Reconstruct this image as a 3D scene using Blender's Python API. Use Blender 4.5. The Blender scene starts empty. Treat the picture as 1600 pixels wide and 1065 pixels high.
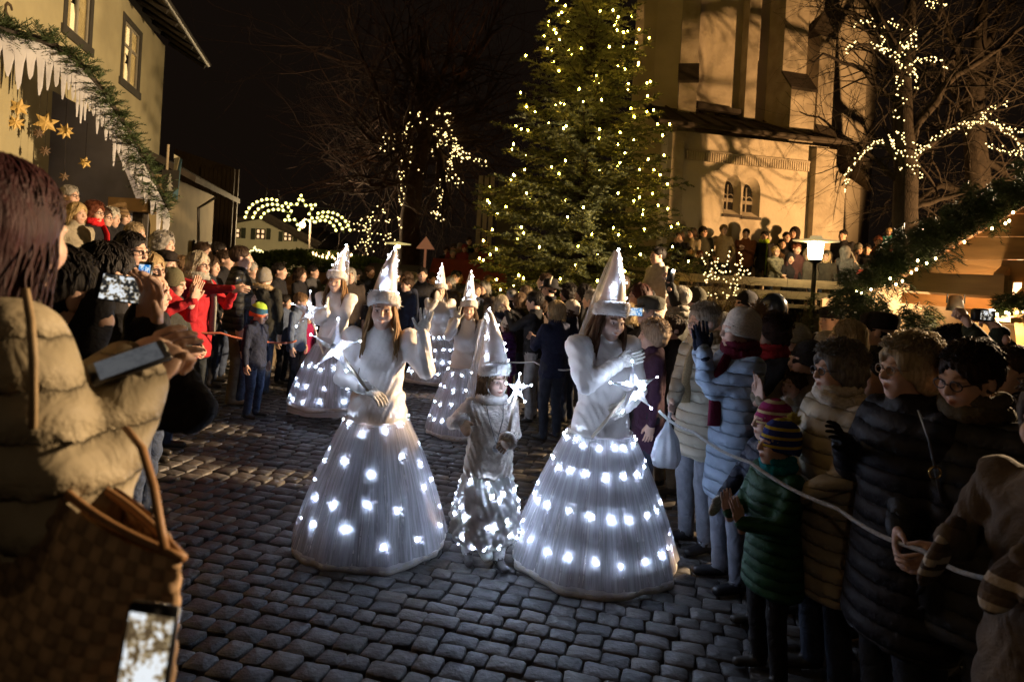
import bpy, math, random
import numpy as np
from mathutils import Vector, Matrix, Euler
random.seed(7); RNG = np.random.RandomState(7)
R = math.radians
sc = bpy.context.scene
col = sc.collection

# ---------------------------------------------------------------- camera
FPX, CX, CY, CAMH, ROLL = 1000.0, 800.0, 422.0, 1.85, 0.0559
cs, sn = math.cos(ROLL), math.sin(ROLL)
cam_d = bpy.data.cameras.new('camera'); cam = bpy.data.objects.new('camera', cam_d); col.objects.link(cam)
cam_d.sensor_width = 36.0; cam_d.lens = FPX / 1600 * 36
cam_d.shift_y = -(532.5 - CY) / 1600.0
cam_d.clip_start = 0.05; cam_d.clip_end = 600
cam.matrix_world = Matrix(((cs, -sn, 0, 0), (0, 0, -1, 0), (sn, cs, 0, CAMH), (0, 0, 0, 1)))
cam_d.dof.use_dof = True; cam_d.dof.focus_distance = 4.6; cam_d.dof.aperture_fstop = 3.2
sc.camera = cam

# ---------------------------------------------------------------- world, exposure
wd = bpy.data.worlds.new('World'); sc.world = wd; wd.use_nodes = True
nt = wd.node_tree; nt.nodes.clear()
sky = nt.nodes.new('ShaderNodeTexSky'); sky.sky_type = 'NISHITA'; sky.sun_disc = False
sky.sun_elevation = R(-4); sky.sun_rotation = R(200)
bg = nt.nodes.new('ShaderNodeBackground'); bg.inputs[1].default_value = 0.006
bg2 = nt.nodes.new('ShaderNodeBackground'); bg2.inputs[0].default_value = (1.0, 0.62, 0.42, 1); bg2.inputs[1].default_value = 0.0042
addn = nt.nodes.new('ShaderNodeAddShader'); wo = nt.nodes.new('ShaderNodeOutputWorld')
nt.links.new(sky.outputs[0], bg.inputs[0]); nt.links.new(bg.outputs[0], addn.inputs[0]); nt.links.new(bg2.outputs[0], addn.inputs[1])
nt.links.new(addn.outputs[0], wo.inputs[0])
vs = sc.view_settings; sc.display_settings.display_device = 'sRGB'
vs.view_transform = 'Standard'; vs.look = 'None'; vs.exposure = 0.3; vs.gamma = 1.0; vs.use_curve_mapping = False
sc.render.engine = 'CYCLES'
sc.cycles.use_denoising = True
try: sc.cycles.denoiser = 'OPENIMAGEDENOISE'
except Exception: pass
sc.cycles.max_bounces = 5; sc.cycles.diffuse_bounces = 3; sc.cycles.glossy_bounces = 2
sc.cycles.transmission_bounces = 3; sc.cycles.transparent_max_bounces = 10
sc.cycles.sample_clamp_indirect = 2.0; sc.cycles.sample_clamp_direct = 0
sc.cycles.caustics_reflective = False; sc.cycles.caustics_refractive = False
sc.cycles.use_light_tree = True

# ---------------------------------------------------------------- picture <-> place
def W(px, py, d):
    a = (px - CX) / FPX; b = (CY - py) / FPX
    return Vector((d * (a * cs - b * sn), d, CAMH + d * (a * sn + b * cs)))
def G(x, y):                       # the square rises gently towards the left-hand houses
    return 0.06 * min(max(0.0, -x - 1.4), 6.0)

# ---------------------------------------------------------------- materials
_MC = {}
def M(name, c=(.5, .5, .5), rough=.75, var=.18, vs_=6.0, bump=0.0, bs=80.0, metal=0.0, spec=.3, emis=0.0, ecol=None,
      stretch=None, c2=None, sheen=0.0, bdist=.004, bands=None, attr=False, sample=True, trans=0.0, bump2=None, quilt=0.0):
    if name in _MC: return _MC[name]
    m = bpy.data.materials.new(name); m.use_nodes = True
    n = m.node_tree.nodes; L = m.node_tree.links; p = n['Principled BSDF']
    c = tuple(c)
    p.inputs['Roughness'].default_value = rough; p.inputs['Metallic'].default_value = metal
    p.inputs['Specular IOR Level'].default_value = spec
    if sheen: p.inputs['Sheen Weight'].default_value = sheen
    tc = n.new('ShaderNodeTexCoord'); mp = n.new('ShaderNodeMapping'); L.new(tc.outputs['Object'], mp.inputs[0])
    if stretch: mp.inputs['Scale'].default_value = stretch
    src = None
    if var or c2:
        nz = n.new('ShaderNodeTexNoise'); nz.inputs['Scale'].default_value = vs_; nz.inputs['Detail'].default_value = 5
        L.new(mp.outputs[0], nz.inputs['Vector'])
        rp = n.new('ShaderNodeValToRGB'); rp.color_ramp.elements[0].position = .3; rp.color_ramp.elements[1].position = .7
        lo = c2 if c2 else tuple(max(0, k * (1 - var)) for k in c); hi = c if c2 else tuple(min(1, k * (1 + var)) for k in c)
        rp.color_ramp.elements[0].color = (*lo, 1); rp.color_ramp.elements[1].color = (*hi, 1)
        L.new(nz.outputs['Fac'], rp.inputs[0]); src = rp.outputs[0]
    if bands:                      # knitted or woven stripes round the object's own axis: (axis, [(pos, colour)...], lo, hi)
        ax, stops, lo_, hi_ = bands
        sp = n.new('ShaderNodeSeparateXYZ'); L.new(tc.outputs['Object'], sp.inputs[0])
        mr = n.new('ShaderNodeMapRange'); mr.inputs[1].default_value = lo_; mr.inputs[2].default_value = hi_
        L.new(sp.outputs[ax], mr.inputs[0])
        cr = n.new('ShaderNodeValToRGB'); cr.color_ramp.interpolation = 'CONSTANT'
        while len(cr.color_ramp.elements) < len(stops): cr.color_ramp.elements.new(.5)
        for e, (pz, cc) in zip(cr.color_ramp.elements, stops): e.position = pz; e.color = (*cc, 1)
        L.new(mr.outputs[0], cr.inputs[0])
        src = cr.outputs[0]
    if attr:
        at = n.new('ShaderNodeAttribute'); at.attribute_name = 'Col'
        if src is None: src = at.outputs[0]
        else:
            mx = n.new('ShaderNodeMix'); mx.data_type = 'RGBA'; mx.blend_type = 'MULTIPLY'; mx.inputs[0].default_value = 1
            L.new(src, mx.inputs[6]); L.new(at.outputs[0], mx.inputs[7]); src = mx.outputs[2]
    if src is not None: L.new(src, p.inputs['Base Color'])
    else: p.inputs['Base Color'].default_value = (*c, 1)
    if bump:
        nb = n.new('ShaderNodeTexNoise'); nb.inputs['Scale'].default_value = bs; nb.inputs['Detail'].default_value = 4
        L.new(mp.outputs[0], nb.inputs['Vector'])
        bp = n.new('ShaderNodeBump'); bp.inputs['Strength'].default_value = bump; bp.inputs['Distance'].default_value = bdist
        L.new(nb.outputs['Fac'], bp.inputs['Height']); last = bp
        if bump2:                  # slack folds: (scale, distance)
            n2 = n.new('ShaderNodeTexNoise'); n2.inputs['Scale'].default_value = bump2[0]; n2.inputs['Detail'].default_value = 3; n2.inputs['Distortion'].default_value = 1.2; L.new(tc.outputs['Object'], n2.inputs['Vector'])
            b2 = n.new('ShaderNodeBump'); b2.inputs['Strength'].default_value = .8; b2.inputs['Distance'].default_value = bump2[1]; L.new(n2.outputs['Fac'], b2.inputs['Height']); L.new(last.outputs[0], b2.inputs['Normal']); last = b2
        if quilt:                  # stitched channels every few centimetres
            sp2 = n.new('ShaderNodeSeparateXYZ'); L.new(tc.outputs['Object'], sp2.inputs[0]); wob = n.new('ShaderNodeMath'); wob.operation = 'MULTIPLY_ADD'; L.new(nb.outputs['Fac'], wob.inputs[0]); wob.inputs[1].default_value = .02; L.new(sp2.outputs[2], wob.inputs[2])
            sc_ = n.new('ShaderNodeMath'); sc_.operation = 'MULTIPLY'; sc_.inputs[1].default_value = math.pi / quilt; L.new(wob.outputs[0], sc_.inputs[0]); si = n.new('ShaderNodeMath'); si.operation = 'SINE'; L.new(sc_.outputs[0], si.inputs[0])
            ab = n.new('ShaderNodeMath'); ab.operation = 'ABSOLUTE'; L.new(si.outputs[0], ab.inputs[0]); pw = n.new('ShaderNodeMath'); pw.operation = 'POWER'; pw.inputs[1].default_value = .45; L.new(ab.outputs[0], pw.inputs[0])
            b3 = n.new('ShaderNodeBump'); b3.inputs['Strength'].default_value = 1.0; b3.inputs['Distance'].default_value = .022; L.new(pw.outputs[0], b3.inputs['Height']); L.new(last.outputs[0], b3.inputs['Normal']); last = b3
        L.new(last.outputs[0], p.inputs['Normal'])
    if emis:
        p.inputs['Emission Color'].default_value = (*(ecol or c), 1); p.inputs['Emission Strength'].default_value = emis
        if not sample: m.cycles.emission_sampling = 'NONE'
    if trans:
        out = n['Material Output']; tr = n.new('ShaderNodeBsdfTranslucent')
        if src is not None: L.new(src, tr.inputs[0])
        else: tr.inputs[0].default_value = (*c, 1)
        ms = n.new('ShaderNodeMixShader'); ms.inputs[0].default_value = trans
        L.new(p.outputs[0], ms.inputs[1]); L.new(tr.outputs[0], ms.inputs[2]); L.new(ms.outputs[0], out.inputs[0])
    _MC[name] = m
    return m
def emit(name, c, s, sample=True):
    if name in _MC: return _MC[name]
    m = bpy.data.materials.new(name); m.use_nodes = True; n = m.node_tree.nodes; n.clear()
    e = n.new('ShaderNodeEmission'); e.inputs[0].default_value = (*c, 1); e.inputs[1].default_value = s
    o = n.new('ShaderNodeOutputMaterial'); m.node_tree.links.new(e.outputs[0], o.inputs[0])
    if not sample: m.cycles.emission_sampling = 'NONE'
    _MC[name] = m; return m

# ---------------------------------------------------------------- meshes
def mesh_arrays(name, V, F, mi=None, colr=None, smooth=True, mats=()):
    """V (n,3); F list of (m,k) int arrays; mi list of matching (m,) material index arrays"""
    me = bpy.data.meshes.new(name)
    V = np.asarray(V, np.float32).reshape(-1, 3)
    F = [np.asarray(f, np.int32) for f in F if len(f)]
    me.vertices.add(len(V)); me.vertices.foreach_set('co', V.ravel())
    nl = sum(f.size for f in F); npoly = sum(len(f) for f in F)
    me.loops.add(nl); me.polygons.add(npoly)
    me.loops.foreach_set('vertex_index', np.concatenate([f.ravel() for f in F]) if F else np.zeros(0, np.int32))
    st = []; tot = []; off = 0
    for f in F:
        k = f.shape[1]; st.append(off + np.arange(len(f)) * k); tot.append(np.full(len(f), k)); off += f.size
    me.polygons.foreach_set('loop_start', np.concatenate(st).astype(np.int32))
    me.polygons.foreach_set('loop_total', np.concatenate(tot).astype(np.int32))
    if mi is not None: me.polygons.foreach_set('material_index', np.concatenate([np.asarray(q, np.int32) for q in mi]))
    me.polygons.foreach_set('use_smooth', np.full(npoly, bool(smooth)))
    for m in mats: me.materials.append(m)
    me.update(calc_edges=True)
    if colr is not None:
        a = me.color_attributes.new('Col', 'FLOAT_COLOR', 'POINT')
        c4 = np.ones((len(V), 4), np.float32); c4[:, :3] = colr; a.data.foreach_set('color', c4.ravel())
    return me
class MB:
    def __init__(s): s.V = []; s.n = 0; s.F = {}; s.I = {}
    def add(s, v, f, mi=0):
        v = np.asarray(v, float).reshape(-1, 3); s.V.append(v)
        by = {}
        for q in f: by.setdefault(len(q), []).append(q)
        for k, qs in by.items():
            a = np.asarray(qs, int) + s.n
            s.F.setdefault(k, []).append(a); s.I.setdefault(k, []).append(np.full(len(a), mi))
        s.n += len(v); return s
    def adda(s, v, f, mi=0):
        v = np.asarray(v, float).reshape(-1, 3); f = np.asarray(f, int); s.V.append(v)
        s.F.setdefault(f.shape[1], []).append(f + s.n); s.I.setdefault(f.shape[1], []).append(np.full(len(f), mi)); s.n += len(v); return s
    def box(s, c, size, rot=None, mi=0, bev=0.0):
        x, y, z = [k / 2 for k in size]
        if bev <= 0:
            v = np.array([(i, j, k) for i in (-x, x) for j in (-y, y) for k in (-z, z)])
            f = [(0, 1, 3, 2), (4, 6, 7, 5), (0, 4, 5, 1), (2, 3, 7, 6), (0, 2, 6, 4), (1, 5, 7, 3)]
        else:
            b = min(bev, x * .9, y * .9, z * .9); v = []; f = []
            ring = lambda a, d, zz: [(-a, -d, zz), (a, -d, zz), (a, d, zz), (-a, d, zz)]
            v += ring(x - b, y - b, -z) + ring(x, y, -z + b) + ring(x, y, z - b) + ring(x - b, y - b, z)
            v = np.array(v)
            for l in range(3):
                for i in range(4): f.append((l * 4 + i, l * 4 + (i + 1) % 4, l * 4 + 4 + (i + 1) % 4, l * 4 + 4 + i))
            f += [(3, 2, 1, 0), (12, 13, 14, 15)]
        if rot is not None: v = v @ np.array(rot).T
        return s.add(v + np.array(c), f, mi)
    def tube(s, pts, r, n=6, cap=True, mi=0, flat=1.0):
        P = np.asarray([tuple(p) for p in pts], float); m = len(P)
        r = np.full(m, r) if np.isscalar(r) else np.asarray(r, float)
        T = np.gradient(P, axis=0); T /= np.linalg.norm(T, axis=1)[:, None] + 1e-9
        ref = np.array((0, 0, 1.)) if abs(T[0, 2]) < .9 else np.array((1., 0, 0))
        u = np.cross(T[0], ref); u /= np.linalg.norm(u)
        V = []
        for i in range(m):
            u = u - T[i] * u.dot(T[i]); u /= np.linalg.norm(u) + 1e-9; w = np.cross(T[i], u)
            a = np.arange(n) * 2 * math.pi / n
            V.append(P[i] + r[i] * (np.cos(a)[:, None] * u + flat * np.sin(a)[:, None] * w))
        V = np.concatenate(V); i = np.arange(m - 1)[:, None] * n; j = np.arange(n)[None, :]; j2 = (j + 1) % n
        f = np.stack([i + j, i + j2, i + n + j2, i + n + j], -1).reshape(-1, 4)
        s.adda(V, f, mi)
        if cap and n > 2:
            b = s.n - len(V)
            for ring, rev in ((0, True), ((m - 1) * n, False)):
                q = np.arange(n) + ring + b; q = q[::-1] if rev else q
                s.F.setdefault(n, []).append(q[None, :]); s.I.setdefault(n, []).append(np.array([mi]))
        return s
    def lathe(s, prof, n=24, c=(0, 0, 0), mi=0, fn=None):
        """prof [(r,z)..] ; fn(phi array, r, z)->(r,z) for ripples"""
        a = np.arange(n) * 2 * math.pi / n; V = []
        for (r, z) in prof:
            rr, zz = (np.full(n, r), np.full(n, z)) if fn is None else fn(a, r, z)
            V.append(np.stack([rr * np.cos(a), rr * np.sin(a), zz + 0 * a], -1))
        V = np.concatenate(V) + np.array(c); m = len(prof)
        i = np.arange(m - 1)[:, None] * n; j = np.arange(n)[None, :]; j2 = (j + 1) % n
        return s.adda(V, np.stack([i + j, i + j2, i + n + j2, i + n + j], -1).reshape(-1, 4), mi)
    def ell(s, c, r, nu=10, nv=7, mi=0):
        r = (r, r, r) if np.isscalar(r) else r
        pr = [(math.sin(math.pi * k / nv), -math.cos(math.pi * k / nv)) for k in range(nv + 1)]
        pr[0] = (1e-4, -1); pr[-1] = (1e-4, 1); k0 = s.n
        s.lathe(pr, nu, mi=mi); s.V[-1] = s.V[-1] * np.array(r) + np.array(c); return s
    def prism(s, pts, ax, depth, mi=0):
        """closed outline pts (k,3) extruded by vector ax*depth"""
        P = np.asarray([tuple(p) for p in pts], float); k = len(P); e = np.asarray(tuple(ax), float) * depth
        f = [tuple(range(k))[::-1], tuple(range(k, 2 * k))] + [(i, (i + 1) % k, k + (i + 1) % k, k + i) for i in range(k)]
        return s.add(np.concatenate([P, P + e]), f, mi)
    def xf(s, Mx):
        A = np.array(Mx); s.V = [np.concatenate(s.V) @ A[:3, :3].T + A[:3, 3]] if s.V else []; return s
    def mesh(s, name, mats, smooth=True, colr=None):
        ks = sorted(s.F)
        return mesh_arrays(name, np.concatenate(s.V), [np.concatenate(s.F[k]) for k in ks], [np.concatenate(s.I[k]) for k in ks], colr, smooth,
                           mats if isinstance(mats, (list, tuple)) else [mats])
    def build(s, name, mats, parent=None, smooth=True, colr=None):
        return link(name, s.mesh(name, mats, smooth, colr), parent)
def link(name, me, parent=None, mw=None):
    o = bpy.data.objects.new(name, me); col.objects.link(o)
    if parent is not None: o.parent = parent
    if mw is not None: o.matrix_local = mw
    return o
def empty(name, loc=(0, 0, 0), rz=0, k=1):
    o = bpy.data.objects.new(name, None); col.objects.link(o); o.empty_display_size = .2
    o.location = loc; o.rotation_euler = (0, 0, rz); o.scale = (k, k, k); return o
def tag(o, label=None, cat=None, group=None, kind=None):
    if label: o['label'] = label
    if cat: o['category'] = cat
    if group: o['group'] = group
    if kind: o['kind'] = kind
    return o
def basis(z, y):
    z = Vector(z).normalized(); y = Vector(y); y = (y - z * y.dot(z)).normalized(); x = y.cross(z)
    return Matrix((x, y, z)).transposed()

# ---------------------------------------------------------------- implicit bodies: a field on a grid, meshed with surface nets
class Field:
    def __init__(s, lo, hi, h):
        s.h = h; s.lo = np.array(lo, float) - 3 * h
        n = np.ceil((np.array(hi) - np.array(lo)) / h).astype(int) + 7
        s.ax = [s.lo[i] + np.arange(n[i]) * h for i in range(3)]
        s.V = np.ones(n, np.float32); s.B = np.ones(n, np.float32); s.Rg = np.zeros(n, np.int8); s.n = n
    def sub(s, lo, hi):
        i0 = np.clip(np.floor((np.array(lo) - s.lo) / s.h).astype(int), 0, s.n); i1 = np.clip(np.ceil((np.array(hi) - s.lo) / s.h).astype(int) + 1, 0, s.n)
        sl = tuple(slice(a, b) for a, b in zip(i0, i1))
        return sl, s.ax[0][sl[0]][:, None, None], s.ax[1][sl[1]][None, :, None], s.ax[2][sl[2]][None, None, :]
    def put(s, sl, d, k, reg):
        d = d.astype(np.float32); V = s.V[sl]
        if k > 0:
            hh = np.maximum(k - np.abs(V - d), 0) / k; s.V[sl] = np.minimum(V, d) - hh * hh * k * .25
        else: s.V[sl] = np.minimum(V, d)
        B = s.B[sl]; u = d < B; s.B[sl] = np.where(u, d, B); s.Rg[sl] = np.where(u, reg, s.Rg[sl])
    def cap(s, a, b, ra, rb=None, k=.02, reg=0, ridge=None, sq=(1, 1, 1)):
        a = np.array(tuple(a), float); b = np.array(tuple(b), float); rb = ra if rb is None else rb
        mg = max(ra, rb) + k + 3 * s.h
        sl, x, y, z = s.sub(np.minimum(a, b) - mg, np.maximum(a, b) + mg)
        if 0 in [q.stop - q.start for q in sl]: return s
        ba = b - a; q = ba.dot(ba) + 1e-9
        t = np.clip(((x - a[0]) * ba[0] + (y - a[1]) * ba[1] + (z - a[2]) * ba[2]) / q, 0, 1)
        d = np.sqrt(((x - a[0] - t * ba[0]) / sq[0]) ** 2 + ((y - a[1] - t * ba[1]) / sq[1]) ** 2 + ((z - a[2] - t * ba[2]) / sq[2]) ** 2)
        rr = ra + (rb - ra) * t
        if ridge: rr = rr + ridge[1] * (np.abs(np.sin(math.pi * t * ridge[0])) ** .28 - .75)
        s.put(sl, d - rr, k, reg); return s
    def ell(s, c, r, k=.02, reg=0, carve=False, rx=0.0):
        c = np.array(c, float); r = np.array((r, r, r) if np.isscalar(r) else r, float); mg = r.max() + k + 3 * s.h
        sl, x, y, z = s.sub(c - mg, c + mg)
        if 0 in [q.stop - q.start for q in sl]: return s
        x = x - c[0]; y = y - c[1]; z = z - c[2]
        if rx: y, z = y * math.cos(rx) + z * math.sin(rx), -y * math.sin(rx) + z * math.cos(rx)
        k0 = np.sqrt((x / r[0]) ** 2 + (y / r[1]) ** 2 + (z / r[2]) ** 2); k1 = np.sqrt((x / r[0] ** 2) ** 2 + (y / r[1] ** 2) ** 2 + (z / r[2] ** 2) ** 2) + 1e-9
        d = k0 * (k0 - 1) / k1
        if carve:
            V = s.V[sl]; nd = (-d).astype(np.float32); hh = np.maximum(k - np.abs(V - nd), 0) / k if k > 0 else 0
            s.V[sl] = np.maximum(V, nd) + hh * hh * k * .25
        else: s.put(sl, d, k, reg)
        return s
    def prof(s, rows, k=.02, reg=0, fold=None):
        """stack of ellipses: rows (z, half width, half depth, cy)"""
        rows = sorted(rows); zz = [q[0] for q in rows]; mx = max(max(q[1], q[2]) for q in rows) + k + 4 * s.h
        cys = [q[3] for q in rows]
        sl, x, y, z = s.sub((-mx, min(cys) - mx, zz[0] - k - 3 * s.h), (mx, max(cys) + mx, zz[-1] + k + 3 * s.h))
        A = np.interp(z, zz, [q[1] for q in rows]); B = np.interp(z, zz, [q[2] for q in rows]); C = np.interp(z, zz, cys)
        rr = np.sqrt((x / A) ** 2 + ((y - C) / B) ** 2)
        if fold is not None: rr = rr - fold(np.arctan2(x / A, -(y - C) / B), z)
        d = (rr - 1) * np.minimum(A, B)
        d = np.maximum(d, np.maximum(z - zz[-1], zz[0] - z)); s.put(sl, d, k, reg); return s
    def disp(s, fn, regs=None):
        x, y, z = s.ax[0][:, None, None], s.ax[1][None, :, None], s.ax[2][None, None, :]
        near = np.abs(s.V) < 4 * s.h
        if regs is not None: near &= np.isin(s.Rg, regs)
        i = np.nonzero(near); s.V[i] += fn(s.ax[0][i[0]], s.ax[1][i[1]], s.ax[2][i[2]]).astype(np.float32); return s
    def mesh(s):
        V = s.V; S = V < 0; c = np.zeros(np.array(V.shape) - 1, np.int8)
        cor = [(i, j, k) for i in (0, 1) for j in (0, 1) for k in (0, 1)]
        nx, ny, nz = V.shape
        for (i, j, k) in cor: c += S[i:nx - 1 + i, j:ny - 1 + j, k:nz - 1 + k]
        act = (c > 0) & (c < 8); ids = np.argwhere(act); idx = np.full(c.shape, -1, np.int32); idx[act] = np.arange(len(ids))
        cv = {o: V[ids[:, 0] + o[0], ids[:, 1] + o[1], ids[:, 2] + o[2]] for o in cor}
        acc = np.zeros((len(ids), 3)); cnt = np.zeros(len(ids))
        for o in cor:
            for ax in range(3):
                if o[ax]: continue
                o2 = list(o); o2[ax] = 1; o2 = tuple(o2); a, b = cv[o], cv[o2]; m = (a < 0) != (b < 0)
                t = np.where(m, a / np.where(m, a - b, 1), 0)
                for q in range(3): acc[:, q] += m * (o[q] + (t if q == ax else 0))
                cnt += m
        P = (ids + acc / cnt[:, None]) * s.h + s.lo
        reg = s.Rg[tuple(np.clip(np.rint((P - s.lo) / s.h).astype(int), 0, np.array(V.shape) - 1).T)]
        Q = []
        for ax in range(3):
            u, v = (ax + 1) % 3, (ax + 2) % 3
            s0 = [slice(1, -1)] * 3; s0[ax] = slice(0, -1); s1 = list(s0); s1[ax] = slice(1, None)
            A = S[tuple(s0)]; Bm = S[tuple(s1)]; e = np.argwhere(A != Bm)
            if not len(e): continue
            ins = A[tuple(e.T)]; off = np.array([1, 1, 1]); off[ax] = 0; e = e + off
            def cell(du, dv):
                q = e.copy(); q[:, u] -= du; q[:, v] -= dv; return idx[tuple(q.T)]
            q = np.stack([cell(1, 1), cell(0, 1), cell(0, 0), cell(1, 0)], -1)
            q[~ins] = q[~ins][:, ::-1]; Q.append(q)
        Q = np.concatenate(Q); Q = Q[(Q >= 0).all(1)]
        return P, Q, reg
def relax(P, Q, it=1, lam=.5):
    for _ in range(it):
        acc = np.zeros_like(P); cnt = np.zeros(len(P))
        for a, b in ((0, 1), (1, 2), (2, 3), (3, 0)):
            np.add.at(acc, Q[:, a], P[Q[:, b]]); np.add.at(cnt, Q[:, a], 1); np.add.at(acc, Q[:, b], P[Q[:, a]]); np.add.at(cnt, Q[:, b], 1)
        P = P + lam * (acc / np.maximum(cnt, 1)[:, None] - P)
    return P
# ================================================================ ground
gm = M('sandy_joints', (.022, .019, .017), .9, .4, 30, .6, 90)
xs = list(np.linspace(-7.4, -1.4, 3)) ; gx = [-220, -7.4, -1.4, 220]
mb = MB(); V = []; F = []
ys = [-15, 0, 15, 40, 260]
for y in ys:
    for x in gx: V.append((x, y, G(x, y) - .022))
for j in range(len(ys) - 1):
    for i in range(3): F.append((j * 4 + i, j * 4 + i + 1, j * 4 + 5 + i, j * 4 + 4 + i))
mb.add(V, F); ground = mb.build('ground', gm, smooth=False); tag(ground, kind='structure')
COB = [M('granite_sett_%d' % i, c, .50, .30, 14, .8, 38, spec=.4, bdist=.008) for i, c in enumerate([(.088, .080, .075), (.064, .060, .059), (.108, .096, .086), (.050, .047, .046), (.078, .070, .064)])]
def sett(mb, c, lx, ly, ang, rg):
    cx, cy = c; ca, sa = math.cos(ang), math.sin(ang); z0 = G(cx, cy) + rg.uniform(-.006, .006); tx, ty = rg.uniform(-.03, .03, 2); b = .016
    hx, hy = lx / 2, ly / 2; o = []
    base = []
    for (sx, sy) in ((-1, -1), (1, -1), (1, 1), (-1, 1)):
        jx, jy = rg.uniform(-.007, .007, 2); cc = .012
        X, Y = sx * hx + jx, sy * hy + jy
        base += ([(X, Y - sy * cc), (X - sx * cc, Y)] if sx * sy > 0 else [(X - sx * cc, Y), (X, Y - sy * cc)])
    V = []
    for (ins, z) in ((1.0, -.035), (.99, -.0042), (.93, .0)):
        for (X, Y) in base:
            x, y = X * ins, Y * ins; V.append((cx + ca * x - sa * y, cy + sa * x + ca * y, z0 + z + tx * x + ty * y))
    V.append((cx, cy, z0 + .0012)); F = []
    for l in range(2):
        for i in range(8): F.append((l * 8 + i, l * 8 + (i + 1) % 8, l * 8 + 8 + (i + 1) % 8, l * 8 + 8 + i))
    F += [(16 + i, 16 + (i + 1) % 8, 24) for i in range(8)]
    mb.add(V, F)
rg = np.random.RandomState(12); cells = []
th = R(-17); py_, rowi = -9.0, 0
while py_ < 26:
    w = rg.uniform(.112, .140); x = -14 + rg.rand() * .2
    while x < 14:
        l = rg.uniform(.115, .185); ux, uy = x + l / 2, py_ + w / 2 + .05 * math.sin(x * .55 + 1) + .02 * math.sin(2.1 * x)
        X = ux * math.cos(th) - uy * math.sin(th); Y = ux * math.sin(th) + uy * math.cos(th)
        if 2.2 < Y < 12.5 and -1.0 - Y * .62 < X < .9 + Y * .52 and X > -7.2: cells.append((Y, X, l - .009, w - .009, th + .055 * math.cos(x * .55 + 1) + rg.uniform(-.03, .03)))
        x += l
    py_ += w
def vis(c):
    Y, X = c[0], c[1]; a = X / Y; b = (G(X, Y) - CAMH) / Y
    ppx = CX + FPX * (a * cs + b * sn); ppy = CY - FPX * (-a * sn + b * cs)
    # open ground between the crowds, in the picture
    lo = 250 if ppy > 850 else 230 + (850 - ppy) * .15
    return lo < ppx < 1190 and ppy < 1075
cells.sort(); near = [c for c in cells if vis(c)][:300]; ns = set(id(c) for c in near)
for i, c in enumerate(near):
    mb = MB(); sett(mb, (c[1], c[0]), c[2], c[3], c[4], rg); mb.build('paving_sett', COB[rg.randint(5)], ground)
mb = MB(); mbs = [MB() for _ in range(5)]
for c in cells:
    if id(c) not in ns: sett(mbs[rg.randint(5)], (c[1], c[0]), c[2], c[3], c[4], rg)
big = MB(); 
for i, q in enumerate(mbs):
    for k in q.F:
        pass
VV = []; FF = {}; II = {}; off = 0
for i, q in enumerate(mbs):
    v = np.concatenate(q.V); VV.append(v)
    for k in q.F:
        a = np.concatenate(q.F[k]) + off; FF.setdefault(k, []).append(a); II.setdefault(k, []).append(np.full(len(a), i))
    off += len(v)
ks = sorted(FF)
o = link('paving_setts', mesh_arrays('paving_setts', np.concatenate(VV), [np.concatenate(FF[k]) for k in ks], [np.concatenate(II[k]) for k in ks], None, True, COB), ground); tag(o, kind='stuff')
# ================================================================ people
SKIN = (.56, .36, .27)
def head_field(h, smile=.4, male=0., old=0.):
    f = Field((-.11, -.15, -.24), (.11, .14, .14), h)
    f.ell((0, .018, .030), (.077, .099, .088), 0)
    f.ell((0, -.028, -.035), (.062 + .004 * male, .066, .086), .03)
    f.ell((0, -.058, -.096), (.030 + .006 * male, .027, .022), .03)
    for s in (-1, 1):
        f.ell((s * .037, -.062, -.030 + .004 * smile), .027 + .003 * smile, .03)
        f.cap((s * .012, -.090, .021), (s * .046, -.078, .020), .010, .008, .014)
    f.cap((0, .01, -.08), (0, .035, -.23), .054 + .006 * male, .060 + .006 * male, .03)
    for s in (-1, 1): f.ell((s * .032, -.101, .003), (.019, .017, .0125), .010, carve=True)
    for s in (-1, 1): f.ell((s * .0315, -.0775, .003), .0130, .002, reg=2)
    f.cap((0, -.094, .010), (0, -.113, -.027), .0075, .0115, .012); f.ell((0, -.106, -.031), (.015, .010, .008), .008)
    w = .020 + .007 * smile; up = .009 * smile
    f.cap((0, -.0985, -.0605), (w, -.084, -.0605 + up), .0062, .004, .006, reg=3); f.cap((0, -.0985, -.0605), (-w, -.084, -.0605 + up), .0062, .004, .006, reg=3)
    f.cap((0, -.0955, -.0715), (w * .9, -.083, -.064 + up), .0068, .004, .006, reg=3); f.cap((0, -.0955, -.0715), (-w * .9, -.083, -.064 + up), .0068, .004, .006, reg=3)
    for s in (-1, 1): f.ell((s * .079, .012, -.006), (.011, .020, .031), .006)
    return f
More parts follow.
